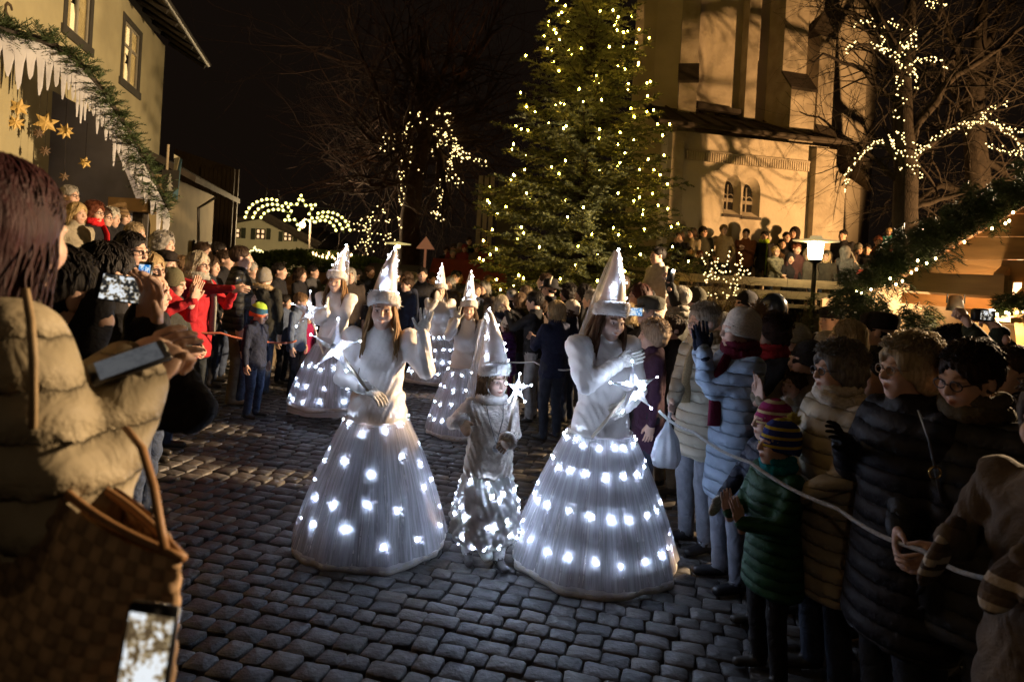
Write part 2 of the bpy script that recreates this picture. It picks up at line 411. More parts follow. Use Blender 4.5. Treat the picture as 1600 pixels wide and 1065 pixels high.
def head_lib(h, smile=.4, male=0., lips=(.80, .42, .40), teeth=False):
    P, Q, reg = head_field(h, smile, male).mesh()
    x, y, z = P.T; C = np.ones((len(P), 3)); g = lambda d, r: np.clip(1 - d / r, 0, 1)[:, None]
    def mixc(w, c):
        nonlocal C
        w = np.clip(w, 0, 1); C = C * (1 - w) + np.array(c) * w
    for s in (-1, 1):
        mixc(.35 * g(np.hypot(np.abs(x - s * .040), z + .028) + (y > -.03) * 9, .03), (1.05, .62, .55))
        mixc(.55 * g(np.sqrt(((x - s * .0315) / 1.3) ** 2 + (z - .003) ** 2) + (y > -.06) * 9, .022) * 1.4, (.50, .36, .32))
        e = np.hypot((x - s * .0315) / 1.45, (z - .003) * 1.5); fr = y < -.08
        mixc(((e < .0095) & fr)[:, None] * .8, (1.25, 1.5, 1.7))
        mixc(((np.hypot(x - s * .0315, z - .003) < .0062) & fr)[:, None] * 1., (.08, .07, .07))
        mixc(((np.abs(z - .0115) < .0028) & (np.abs(x - s * .0315) < .016) & (y < -.07))[:, None] * .8, (.12, .08, .07))
        bz = .028 + .004 * np.cos((np.abs(x) - .03) * 60); mixc(((np.abs(z - bz) < .0042) & (np.abs(x) > .012) & (np.abs(x) < .05) & (x * s > 0) & (y < -.06))[:, None] * .75, (.22, .14, .10))
    w = .020 + .007 * smile; up = .009 * smile; lz = -.0655 + up * (np.abs(x) / w) ** 2
    lm = (np.abs(x) < w * 1.08) & (y < -.078)
    mixc((lm & (np.abs(z - lz) < .0085 * (1.15 - (np.abs(x) / w) ** 2)))[:, None] * .85, lips)
    mixc((lm & (np.abs(z - lz) < (.0042 if teeth else .0022)))[:, None] * .9, (1.2, 1.6, 1.8) if teeth else (.25, .10, .09))
    mixc(((np.hypot(np.abs(x) - .008, z + .036) < .0042) & (y < -.09))[:, None] * .7, (.25, .15, .12))
    return P, Q, C
_HL = {}; TOLIGHTEN = []
def get_head(h, kind):
    if (h, kind) not in _HL:
        _HL[(h, kind)] = head_lib(h, *{'f': (.35, 0.), 'smile': (1., 0.), 'm': (.1, 1.), 'c': (.2, 0.), 'o': (.25, .2)}[kind],
                                  lips=(.85, .36, .34) if kind == 'smile' else (.86, .52, .48) if kind == 'f' else (.80, .50, .47), teeth=kind == 'smile')
    return _HL[(h, kind)]
_HN = {}
def get_hand(kind, h):
    if (kind, h) in _HN: return _HN[(kind, h)]
    f = Field((-.09, -.11, -.05), (.10, .06, .22), h)
    f.cap((0, 0, -.045), (0, 0, .01), .028, .027, .01, sq=(1.1, .8, 1))
    f.ell((0, -.002, .050), (.043, .016, .052), .02)
    if kind == 'mitten':
        f.ell((0, -.008, .095), (.044, .024, .075), .02); f.cap((.035, -.01, .03), (.062, -.02, .085), .019, .016, .012)
    else:
        spread, curls, thumb = {'open': (.16, (.08, .06, .05), ((.062, -.012, .060), (.082, -.02, .092))),
                                'relax': (.05, (.35, .40, .3), ((.05, -.025, .060), (.052, -.04, .090))),
                                'grip': (.02, (1.1, 1.25, .9), ((.045, -.03, .055), (.03, -.058, .075))),
                                'flat': (.015, (.06, .05, .05), ((.050, -.012, .060), (.052, -.016, .094)))}[kind]
        for i, (bx, ln) in enumerate(zip((.031, .0105, -.0105, -.031), (.073, .081, .076, .060))):
            p = np.array((bx, -.002, .092)); th = 0.; sx = math.sin(bx / .031 * spread)
            for sgm, (fr, c) in enumerate(zip((.45, .31, .24), curls)):
                th += c; q = p + ln * fr * np.array((sx, -math.sin(th), math.cos(th)))
                f.cap(p, q, .0092 - .0008 * sgm, .0086 - .0008 * sgm, .004); p = q
        f.cap((.028, -.004, .018), thumb[0], .014, .011, .012); f.cap(thumb[0], thumb[1], .0105, .0088, .004)
    P, Q, _ = f.mesh(); _HN[(kind, h)] = (P, Q); return P, Q

_HAIR = {}
def hair_strands(mb, style, L, pad, under, n):
    """loose locks lying over the cap of hair: they follow the skull, then hang"""
    rg = np.random.RandomState(len(style) * 7 + n); rx, ry, rz = .077 + pad, .098 + pad, .087 + pad; c = np.array((0, .026, .036))
    curl = {'sleek': .0012, 'curly': .012, 'bob': .004, 'long': .005, 'short': .006, 'male': .003, 'straight': .002, 'fringe': .003}[style]
    for i in range(n):
        ph = rg.uniform(-math.pi, math.pi); th0 = rg.uniform(.02, 1.1) if style in ('curly', 'short', 'male') else rg.uniform(.02, .55)
        front = abs(ph) < 1.05; sweep = rg.uniform(.5, 1.1) * (1 if ph > 0 else -1) if front and style not in ('male', 'short', 'curly') else rg.uniform(-.35, .35)
        the = min(th0 + rg.uniform(.5, .9), 2.0) if style in ('curly', 'short', 'male') else 1.75
        if front and sweep * sweep < .25: the = min(the, 1.05)
        pts = []; jit = rg.uniform(-.004, .006) * (.35 if style == 'sleek' else 1); p0 = rg.rand() * 6
        for t in np.linspace(0, 1, 6):
            th = th0 + (the - th0) * t; a = ph + sweep * t; s_ = 1 + jit / .09 + .012 * math.sin(math.pi * t)
            q = c + np.array((rx * math.sin(th) * math.sin(a), -ry * math.sin(th) * math.cos(a), rz * math.cos(th))) * s_ * (1.0 if style != 'curly' else 1.03)
            q += curl * np.array((math.sin(9 * t + p0), math.cos(8 * t + p0), math.sin(7 * t + 2 * p0))); pts.append(q)
        if L < -.05 and not (front and abs(ph + sweep) < .9) and style != 'curly':
            e = pts[-1]; zl = L * rg.uniform(.72, 1.08); w = rg.uniform(.004, .012)
            for t in np.linspace(.2, 1, 4): pts.append(np.array((e[0] * (1 + .10 * t) + w * math.sin(5 * t + p0), e[1] + .012 * t + w * math.cos(4 * t + p0), e[2] + (zl - e[2]) * t)))
        elif abs(pts[-1][0]) < .06 and pts[-1][1] < -.06 and pts[-1][2] < .045: continue
        if under: pts = [q for q in pts if q[2] < .012 - .28 * (q[1] - .02)]
        if len(pts) < 4: continue
        r = rg.uniform(.0022, .0048) * (.42 if n > 600 else (.85 if n > 200 else 1.2)); mb.tube(pts, [r * (1 if k < len(pts) * .6 else max(.15, 1 - (k / len(pts) - .6) * 2.2)) for k in range(len(pts))], 3, cap=False, flat=.6)
def hair_mesh(style, h=.009, under=False):
    h = .0065 if h < .008 else (.0085 if h < .0165 else .0125)
    if (style, h, under) in _HAIR: return _HAIR[(style, h, under)]
    L = {'sleek': -.30, 'long': -.34, 'straight': -.26, 'bob': -.115, 'curly': -.10, 'short': -.03, 'male': -.015, 'fringe': -.05}[style]
    pad = {'sleek': .018, 'long': .018, 'straight': .014, 'bob': .022, 'curly': .034, 'short': .020, 'male': .011, 'fringe': .016}[style]
    f = Field((-.17, -.16, min(-.17, L - .03)), (.17, .19, .19), h)
    f.ell((0, .026, .036), (.077 + pad, .098 + pad, .087 + pad), 0)
    if L < -.05:
        for s in (-1, 1):
            f.cap((s * .062, .02, .0), (s * .074, .03, L + .03), .040 + pad * .4, .022, .03, sq=(.8, 1.2, 1))
        f.cap((0, .07, .0), (0, .085, L + .05), .060 + pad * .3, .04, .05, sq=(1.35, .75, 1))
    if style == 'curly': f.ell((0, .04, -.01), (.108, .102, .095), .03)
    # the face opening
    fw = .066 if style in ('male', 'short', 'curly', 'fringe') else .060
    f.ell((0, -.125, -.055), (fw, .115, .125), .012, carve=True)
    if style in ('male', 'short'):
        f.ell((0, -.06, -.13), (.13, .14, .105), .015, carve=True)
        for s in (-1, 1): f.ell((s * .085, -.005, -.02), (.02, .032, .036), .01, carve=True)
    if style in ('curly', 'fringe'):
        f.ell((0, -.07, -.14), (.13, .12, .12), .015, carve=True)
    f.ell((0, .0, -.16), (.056, .09, .085), .01, carve=True)
    n1, n2 = {'curly': (55, .011), 'male': (70, .004), 'sleek': (30, .0012)}.get(style, (30, .006))
    if style in ('curly',): f.disp(lambda x, y, z: n2 * np.sin(n1 * x + 2 * np.sin(30 * z)) * np.sin(n1 * y + 1.3) * np.sin(n1 * z + 2 * np.sin(25 * x)))
    else: f.disp(lambda x, y, z: n2 * (np.sin(26 * np.arctan2(x, -(y - .03)) + 6 * np.sin(9 * z + 4 * x)) * .7 + .5 * np.sin(45 * np.arctan2(x, -(y - .03)) + 5 * z)) * np.clip((.13 - z) * 14, .15, 1))
    if under:
        x, y, z = f.ax[0][:, None, None], f.ax[1][None, :, None], f.ax[2][None, None, :]; f.V = np.maximum(f.V, (z - (.012 - .28 * (y - .02)) + 0 * x)).astype(np.float32)
    P, Q, _ = f.mesh(); mb = MB(); mb.adda(P, Q); hair_strands(mb, style, L, pad, under, 900 if h < .007 else (300 if h < .01 else 90))
    me = mb.mesh('hair', []); _HAIR[(style, h, under)] = me; return me
def hair_mat(c, k=''):
    return M('hair_%s_%.3f_%.3f_%.3f' % ((k,) + tuple(c)), c, .62, vs_=9, stretch=(9, 9, 1.2), c2=tuple(v * .45 for v in c), bump=.8, bs=22, spec=.22, bdist=.006)
def fabric(c, kind='wool'):
    n = 'fabric_%s_%.3f_%.3f_%.3f' % ((kind,) + tuple(c))
    if kind == 'puffer': return M(n, c, .62, .14, 5, .5, 28, spec=.2, bdist=.008, bump2=(11, .010), quilt=.075)
    if kind == 'knit': return M(n, c, .9, .22, 70, .9, 90, spec=.15, bdist=.006, stretch=(1, 1, 2))
    if kind == 'satin': return M(n, c, .45, .06, 9, .22, 45, spec=.35, bdist=.006, sheen=.3, bump2=(11, .009))
    if kind == 'denim': return M(n, c, .85, .2, 14, .3, 160, spec=.2, bump2=(9, .025))
    if kind == 'leather': return M(n, c, .42, .2, 20, .2, 50, spec=.45)
    return M(n, c, .85, .16, 18, .45, 120, spec=.2, bump2=(7, .030))
def skin_mat(c=SKIN):
    return M('skin_%.2f' % c[0], c, .50, .06, 30, .12, 160, spec=.35, attr=True)

def skull_hat(kind='beanie', hgt=1.0, ribs=44, n=88):
    prof = [(.97, .012), (1.03, .0), (1.075, .012), (1.085, .045), (1.03, .062), (1.01, .075), (.99, .10), (.90, .130), (.72, .155), (.48, .171), (.22, .180), (.003, .183)]
    mb = MB(); ph = random.random() * 6
    def fn(a, r, z):
        rr = r * (1 + .012 * np.sin(a * ribs) * (r > .3) + .02 * np.sin(a * 2 + ph) * (z > .09)); return rr, z * (hgt if z > .06 else 1) + .004 * np.sin(3 * a + ph)
    mb.lathe(prof, n, fn=fn); mb.V[-1] = mb.V[-1] * np.array((.094, .112, 1)) + np.array((0, .024, -.035))
    A = np.array(Euler((R(-13), 0, 0)).to_matrix()); mb.V[-1] = mb.V[-1] @ A.T
    return mb
def spiky_ball(c, r, n=260, rs=3, lo=.72):
    mb = MB(); rg = np.random.RandomState(rs); mb.ell(c, r * lo, 8, 6)
    for _ in range(n):
        v = rg.randn(3); v /= np.linalg.norm(v); u = np.cross(v, rg.randn(3)); u /= np.linalg.norm(u); w = np.cross(v, u); b = np.array(c) + v * r * .5; t = np.array(c) + (v + .25 * rg.randn(3)) * r * (.85 + .3 * rg.rand())
        q = r * .11; mb.add([b + u * q, b - .5 * u * q + .87 * w * q, b - .5 * u * q - .87 * w * q, t], [(0, 1, 3), (1, 2, 3), (2, 0, 3)])
    return mb
def fur_ring(pts, r, n, rs=5, closed=True, ln=1.0, mb=None):
    """fur trim: short hairs standing off a soft roll"""
    mb = mb or MB(); rg = np.random.RandomState(rs); P = np.asarray([tuple(p) for p in pts], float)
    mb.tube(list(P) + ([P[0]] if closed else []), r * .86, 10, cap=not closed)
    m = len(P)
    for _ in range(n):
        t = rg.rand() * (m if closed else m - 1); i = int(t); f = t - i; c = P[i] * (1 - f) + P[(i + 1) % m] * f
        v = rg.randn(3); v /= np.linalg.norm(v); u = np.cross(v, rg.randn(3)); u /= np.linalg.norm(u)
        q = r * .16; mb.add([c + v * r * .5 + u * q, c + v * r * .5 - u * q, c + (v + .30 * rg.randn(3)) * r * (.95 + .22 * rg.rand()) * ln], [(0, 1, 2)])
    return mb

SHO, UPA, FOA = .175, .285, .255
def person(label, px, py, d, yaw=0, hat=None, hair=('short', (.05, .035, .025)), coat=(.05, .05, .06), ctype='wool', trous=(.03, .035, .05), shoes=(.03, .025, .02),
           hem=.78, pose='down', rh=None, lh=None, rp='relax', lp='relax', rn=None, ln=None, rf=None, lf=None, relb=None, lelb=None, male=0, child=0, fat=1.0, base=None, hy=0, hp=0, kind=None, scarf=None, glasses=None,
           glove=None, hood=None, collar=1.0, lean=0.0, group=None, H=None, sit=False, h=None, skin=SKIN, flare=1.0, walk=0.0, extra=None, cat='person', sleeve=None, legs=True, roll=0.0, turtleneck=None, pa=1.0, af=1.0):
    top = W(px, py, d); hk = 1.0 + .28 * child
    b = base if base is not None else G(top.x, top.y)
    if H is None: H = top.z - b
    k = H / 1.70; yr = R(yaw)
    root = empty('person', (top.x, top.y, top.z - H), yr, k)
    Mi = (Matrix.Translation((top.x, top.y, top.z - H)) @ Matrix.Rotation(yr, 4, 'Z') @ Matrix.Scale(k, 4)).inverted()
    hero = h is not None and h < .0125
    if h is None: h = .0155 if d < 4.6 else (.0205 if d < 6 else (.0245 if d < 8.9 else .031))
    hd = .0045 if hero else (.0068 if d < 3.3 else (.0088 if d < 5.5 else (.0108 if d < 9 else .0130))); hn_ = .0050 if hero else (.0062 if d < 3.3 else (.0074 if d < 5.5 else .0098))
    sh = 1.70 - .23 * hk - .07; zb = sh / 1.40; wf = fat * (1.0 + .12 * child); sw = (SHO + .022 * male) * (1 + .02 * child)
    if kind is None: kind = 'c' if child > .3 else ('m' if male else 'f')
    P0 = {'down': ((-.26, -.03, .80), (.26, -.03, .80)), 'pocket': ((-.21, -.13, .92), (.21, -.13, .92)), 'clap': ((-.05, -.33, 1.20), (.05, -.33, 1.22)),
          'phone': ((-.085, -.36, 1.42), (.085, -.36, 1.42)), 'phone1': ((-.07, -.38, 1.46), (.25, -.05, .82)), 'front': ((-.09, -.25, .98), (.09, -.25, .98)),
          'cross': ((.06, -.24, 1.12), (-.06, -.25, 1.10)), 'rail': ((-.16, -.33, 1.02), (.16, -.33, 1.02))}[pose]
    hands = []
    for s, tg, hp_, nrm, fd, eh in ((-1, rh, rp, rn, rf, relb), (1, lh, lp, ln, lf, lelb)):
        if tg is None: t = Vector(P0[0 if s < 0 else 1]); t.z *= zb
        elif tg[0] == 'px': t = Mi @ W(*tg[1:])
        else: t = Vector(tg); t.z *= zb
        S = Vector((s * sw * wf ** .5, .01, sh - .015)); v = t - S; L1, L2 = UPA * zb ** .5, FOA * zb ** .5
        D = min(v.length, (L1 + L2) * .995); v.normalize(); t = S + v * D
        a = (L1 * L1 - L2 * L2 + D * D) / (2 * D); hgt = math.sqrt(max(L1 * L1 - a * a, 0))
        hint = Vector(eh) if eh else Vector((s * .55, .25, -1.0)); hint = (hint - v * hint.dot(v)).normalized()
        E = S + v * a + hint * hgt
        hands.append((s, S, E, t, hp_, nrm, fd))
    mn = np.min([tuple(q) for hd in hands for q in hd[1:4]] + [(-.27 * wf * flare, -.24 * flare * wf, 0)], axis=0) - .11
    mx = np.max([tuple(q) for hd in hands for q in hd[1:4]] + [(.27 * wf * flare, .24 * flare * wf, sh + .12)], axis=0) + .11
    f = Field((mn[0], mn[1], -.02), (mx[0], mx[1], mx[2]), h)
    rs = random.random() * 9; puff = ctype == 'puffer'
    ar = (.064 if puff else .056) * (1 + .1 * male) * wf ** .5 * af
    if legs:
        hipz, kz = .90 * zb, .49 * zb
        for s in (-1, 1):
            wy = s * walk
            if sit:
                hp0 = (s * .10, 0, .50 * zb); kn = (s * .12, -.40 * zb, .52 * zb); an = (s * .12, -.42 * zb, .10 * zb)
            else: hp0 = (s * .095, .01, hipz); kn = (s * .105, -.02 - wy * .6, kz); an = (s * .11, .02 - wy, .09)
            f.cap(hp0, kn, .094 * wf, .066, .02, reg=1); f.cap(kn, an, .064, .056, .015, reg=1)
            f.cap((an[0], an[1] + .02, an[2] - .045), (an[0] + s * .025, an[1] - .15, an[2] - .055), .040, .034, .015, reg=2, sq=(1.05, 1, .9))
    sit_dz = -.40 * zb if sit else 0
    wm = (1.16, 1.10) if male else (1.0, 1.0); pf = 1.10 if puff else 1.0
    hem_ = hem * zb
    rows = [(hem_ - .01, .178, .132, .01), (hem_ + .02, .190, .142, .01)] if hem < .8 else [(hem_, .165, .125, .01)]
    fl = flare * (1 + max(0, .8 - hem) * .35)
    rows = [(z, a * fl, bb * fl, c) for z, a, bb, c in rows]
    rows += [(.90 * zb, .180, .135, .005), (1.06 * zb, .162 + .02 * male, .122, 0), (1.20 * zb, .172 + .012 * male, .130 if male else .138, -.008), (sh - .10, .180 + .01 * male, .124, 0), (sh - .02, .150, .100, .008), (sh + .035, .095, .085, .014), (sh + .045 + .05 * collar, .068 + .014 * collar, .068 + .014 * collar, .008)]
    rows = [(z, a * wf * (wm[0] if z < sh - .05 and z > hem_ + .1 else 1) * (pf if z < sh else 1), bb * wf * (pf if z < sh else 1), c) for z, a, bb, c in rows]
    rows = [r_ for i, r_ in enumerate(rows) if i < len(rows) - 6 or r_[0] > hem_ + .03]
    if sit: rows = [(max(z, .42 * zb) , a, bb, c) for z, a, bb, c in rows]
    fold = (lambda ph, z: .042 * pa * (np.abs(np.sin(math.pi * (z + .012 * np.sin(3 * ph + rs)) / .095)) ** .26 - .78) * (z < sh)) if puff else (None if ctype == 'fur' else lambda ph, z: .035 * np.sin(7 * ph + 3 * np.sin(5 * z + rs)) * np.clip((1.15 * zb - z) * 2.2, 0, 1))
    if ctype == 'fur': fold = None
    f.prof(rows, .02, 0, fold)
    f.cap((-sw * .85, .01, sh - .045), (sw * .85, .01, sh - .045), .062 * wf ** .5, None, .05)
    sreg = 0
    for s, S, E, t, hp_, nrm, fd in hands:
        f.cap(S, E, ar * 1.06, ar * .92, .025, reg=sreg, ridge=(3.5, .007 * pa) if puff else None)
        f.cap(E, t, ar * .92, ar * .70, .018, reg=sreg, ridge=(3, .006 * pa) if puff else None)
    if hood:
        f.cap((-.07, .085, sh + .03), (.07, .085, sh + .03), .055, None, .03); f.ell((0, .105, sh - .02), (.11, .05, .10), .03)
    if extra: extra(f, hands, sh, zb)
    am = .0022 if puff else (.0042 if ctype == 'satin' else .0055)
    f.disp(lambda x, y, z: am * (np.sin(31 * x + 17 * z + rs) * np.sin(23 * y - 27 * z + 2 * rs) + .8 * np.sin(55 * z + 20 * np.sin(9 * x + rs) + 13 * y)), (0, 1))
    if ctype == 'fur': f.disp(lambda x, y, z: .0045 * np.sin(160 * x + 9 * np.sin(60 * z)) * np.sin(150 * y + 7 * np.sin(70 * x)) * np.sin(170 * z), (0,))
    P, Q, reg = f.mesh()
    VV = [P]; QQ = [Q]; MI = [reg[Q[:, 0]]]; CC = [np.ones((len(P), 3))]; n0 = len(P)
    def app(p, q, mi, c):
        nonlocal n0
        VV.append(p); QQ.append(q + n0); MI.append(np.full(len(q), mi)); CC.append(c); n0 += len(p)
    hc = Vector((0, -.012, 1.70 - .115 * hk - .005))
    TH = Matrix.Translation(hc) @ Matrix.Translation((0, .03, -.10 * hk)) @ Euler((R(-hp), R(roll), R(hy)), 'ZXY').to_matrix().to_4x4() @ Matrix.Translation((0, -.03, .10 * hk)) @ Matrix.Scale(hk, 4)
    hP, hQ, hC = get_head(hd, kind); A = np.array(TH)
    app(hP @ A[:3, :3].T + A[:3, 3], hQ, 3, hC)
    HM = []
    for s, S, E, t, hp_, nrm, fd in hands:
        fa = (t - E).normalized(); fdir = (Vector(fd) if fd else fa)
        if nrm is None: nrm = (-s * .9, -.1, -.25) if fa.z < .3 else (0, -1, .1)
        Bm = basis(fdir, -Vector(nrm)); hP, hQ = get_hand('mitten' if d > 8.9 and hn_ > .009 else hp_, .0115 if d > 8.9 and hn_ > .009 else hn_)
        q = hP * np.array((-s, 1, 1)) * (1 + .0 * child); qq = hQ if s < 0 else hQ[:, ::-1]
        bm = np.array(Bm); app(q @ bm.T + np.array(t), qq, 4 if glove else 3, np.ones((len(q), 3)))
        HM.append(Matrix.Translation(t) @ Bm.to_4x4())
    V = np.concatenate(VV)
    if lean:
        V[:, 1] -= lean * np.clip(V[:, 2] - .85 * zb, 0, 9); TH = Matrix.Translation((0, -lean * (1.70 - .85 * zb - .12), 0)) @ TH
        HM = [Matrix.Translation((0, -lean * max(m.translation.z - .85 * zb, 0), 0)) @ m for m in HM]
    mats = [coat if isinstance(coat, bpy.types.Material) else fabric(coat, ctype), fabric(trous, 'denim'), fabric(shoes, 'leather'), skin_mat(skin), glove if isinstance(glove, bpy.types.Material) else fabric(glove or (.03, .03, .03), 'knit')]
    body = link('body', mesh_arrays('body', V, [np.concatenate(QQ)], [np.concatenate(MI)], np.concatenate(CC), True, mats), root)
    if d < 1.5: TOLIGHTEN.append((body, .5))
    elif not hero: TOLIGHTEN.append((body, .42 if d < 4.6 else .5))
    if hair:
        me = hair_mesh(hair[0], h, bool(hat) and hat[0] != 'headband'); ho = link('hair', me, root, TH)
        if not me.materials: me.materials.append(None)
        ho.material_slots[0].link = 'OBJECT'; ho.material_slots[0].material = hair_mat(hair[1])
    if hat: make_hat(root, TH, hat)
    lz = -lean * (sh + .06 - .85 * zb)
    if scarf:
        mb = MB(); n = 40; pts = [(.088 * math.cos(t), .01 + lz + .088 * math.sin(t), sh + .055 + .012 * math.sin(2 * t + rs) - .012 * math.sin(t + 1.57)) for t in np.linspace(0, 2 * math.pi, n)]
        mb.tube(pts, [.036 + .005 * math.sin(i * 2.1) for i in range(n)], 9); pts = [(.085 * math.cos(t), .008 + lz + .085 * math.sin(t), sh + .098 + .008 * math.sin(3 * t)) for t in np.linspace(.4, 6.6, n)]
        mb.tube(pts, [.026 + .005 * math.sin(i * 2.7) for i in range(n)], 9)
        if len(scarf) > 1 and scarf[1]:
            mb.tube([(.05, -.10 + lz, sh + .03), (.06, -.15 + lz * .8, sh - .08), (.055, -.165 + lz * .5, sh - .25), (.05, -.165, sh - .25 - scarf[1])], [.03, .042, .045, .045], 8, flat=.35)
        mb.build('scarf', fabric(scarf[0], 'knit'), root)
    if hood and hood is not True:
        arc = [(.135 * math.cos(t), .075 + .085 * math.sin(t) + lz, sh + .05 + .02 * math.sin(t)) for t in np.linspace(-.5, math.pi + .5, 18)]
        fur_ring(arc, .042, 520, closed=False).build('fur_trim', fabric(hood, 'wool'), root)
    if glasses:
        mb = MB()
        for s in (-1, 1):
            mb.tube([(s * .033 + .024 * math.cos(t), -.107 + .006 * abs(math.cos(t)), .002 + .018 * math.sin(t)) for t in np.linspace(0, 2 * math.pi, 15)], .0026, 5, cap=False)
            mb.tube([(s * .056, -.100, .006), (s * .077, -.05, .008), (s * .082, .012, .004)], .0026, 5)
        mb.tube([(-.010, -.110, .005), (0, -.116, .008), (.010, -.110, .005)], .0024, 5)
        link('glasses', mb.mesh('glasses', [fabric(glasses, 'leather')]), root, TH)
    tag(root, label, cat, group)
    root['hands'] = 0; del root['hands']
    return dict(root=root, TH=TH, HM=HM, k=k, H=H, sh=sh, zb=zb, Mi=Mi, body=body, lz=lz)

def make_hat(root, TH, hat):
    kind = hat[0]; c = hat[1]
    if kind == 'beanie':
        mt = c if isinstance(c, bpy.types.Material) else fabric(c, 'knit')
        mb = skull_hat(hgt=hat[3] if len(hat) > 3 else 1.0); o = link('hat', mb.mesh('hat', [mt]), root, TH)
        if len(hat) > 2 and hat[2]:
            pc, pr = hat[2][:2]; pos = hat[2][2] if len(hat[2]) > 2 else (0, .075, .16)
            spiky_ball(pos, pr, 420).build('pompom', fabric(pc, 'wool'), o)
    elif kind == 'cap':
        mb = MB(); a = np.linspace(0, 2 * math.pi, 30, endpoint=False)
        mb.lathe([(.99, -.03), (1.02, 0), (1.09, .03), (1.06, .055), (.8, .078), (.4, .09), (.003, .093)], 36, fn=lambda a, r, z: (r * (1 + .02 * np.sin(5 * a)), z + 0 * a))
        mb.V[-1] = mb.V[-1] * np.array((.096, .118, 1)) + np.array((0, .016, .055))
        pts = [(.088 * math.sin(t), -.075 - .055 * math.cos(t), .048 - .012 * math.cos(t)) for t in np.linspace(-1.35, 1.35, 15)]
        inn = [(.082 * math.sin(t), -.045 - .03 * math.cos(t), .052) for t in np.linspace(-1.35, 1.35, 15)]
        mb.prism(pts + inn[::-1], (0, 0, 1), .008)
        link('cap', mb.mesh('cap', [fabric(c, 'wool')]), root, TH)
    elif kind == 'brim':
        mb = MB(); mb.lathe([(1.0, .045), (1.55, .03), (1.58, .036), (1.04, .058), (1.02, .10), (.92, .15), (.66, .168), (.36, .155), (.003, .15)], 36, fn=lambda a, r, z: (r + 0 * a, z + .012 * (r > 1.2) * np.cos(2 * a)))
        mb.V[-1] = mb.V[-1] * np.array((.094, .112, 1)) + np.array((0, .02, .0))
        o = link('brimmed_hat', mb.mesh('brimmed_hat', [fabric(c, 'wool')]), root, TH)
        fz = MB(); fz.tube([(.09, .05, .08), (.10, .06, .14), (.095, .09, .20)], [.014, .02, .006], 6); fz.build('feather', fabric((.5, .45, .35), 'wool'), o)
    elif kind == 'hood':
        f = Field((-.16, -.16, -.2), (.16, .2, .2), .0135)
        f.ell((0, .03, .02), (.118, .135, .142), 0); f.cap((0, .03, -.05), (0, .05, -.17), .105, .10, .03)
        f.ell((0, -.13, -.03), (.072, .14, .105), .01, carve=True)
        P, Q, _ = f.mesh(); o = link('hood', mesh_arrays('hood', P, [Q], mats=[fabric(c, 'wool')]), root, TH)
        if len(hat) > 2 and hat[2]:
            arc = [(.082 * math.cos(t), -.062 + .02 * math.sin(t), -.02 + .118 * math.sin(t)) for t in np.linspace(0, 2 * math.pi, 26, endpoint=False)]
            fur_ring(arc, .030, 500).build('fur_trim', fabric(hat[2], 'wool'), o)
    elif kind == 'headband':
        mb = MB(); mb.lathe([(1.0, -.02), (1.05, -.01), (1.05, .03), (1.0, .04)], 40); mb.V[-1] = mb.V[-1] * np.array((.095, .113, 1)) + np.array((0, .022, .02))
        link('headband', mb.mesh('headband', [fabric(c, 'knit')]), root, TH)
    elif kind == 'helmet':
        mb = MB(); mb.lathe([(1.02, -.05), (1.12, -.03), (1.16, .03), (1.08, .09), (.8, .14), (.4, .165), (.003, .17)], 36); mb.V[-1] = mb.V[-1] * np.array((.094, .114, .95)) + np.array((0, .022, .01))
        link('helmet', mb.mesh('helmet', [M('shell_gloss', c, .25, .05, spec=.6)]), root, TH)
def phone(name, label, M4, w=.075, hgt=.15, scr='dark', root=None, group=None, cam_side=True):
    """a phone lying in the XZ plane of M4, screen towards +Y (its holder)"""
    r = empty('phone'); r.matrix_world = M4
    mb = MB(); mb.box((0, 0, 0), (w, .009, hgt), bev=.003); mb.build('case', M('phone_case', (.015, .015, .018), .3, 0, spec=.5), r)
    mb = MB(); mb.box((0, .0052, 0), (w * .9, .0012, hgt * .8)); mb.build('screen', screen_mat(scr), r)
    mb = MB(); mb.tube([(w * .3, -.0045, hgt * .4), (w * .3, -.0065, hgt * .4)], .005, 10); mb.build('lens', M('phone_case', ()), r)
    tag(r, label, 'phone', group); return r
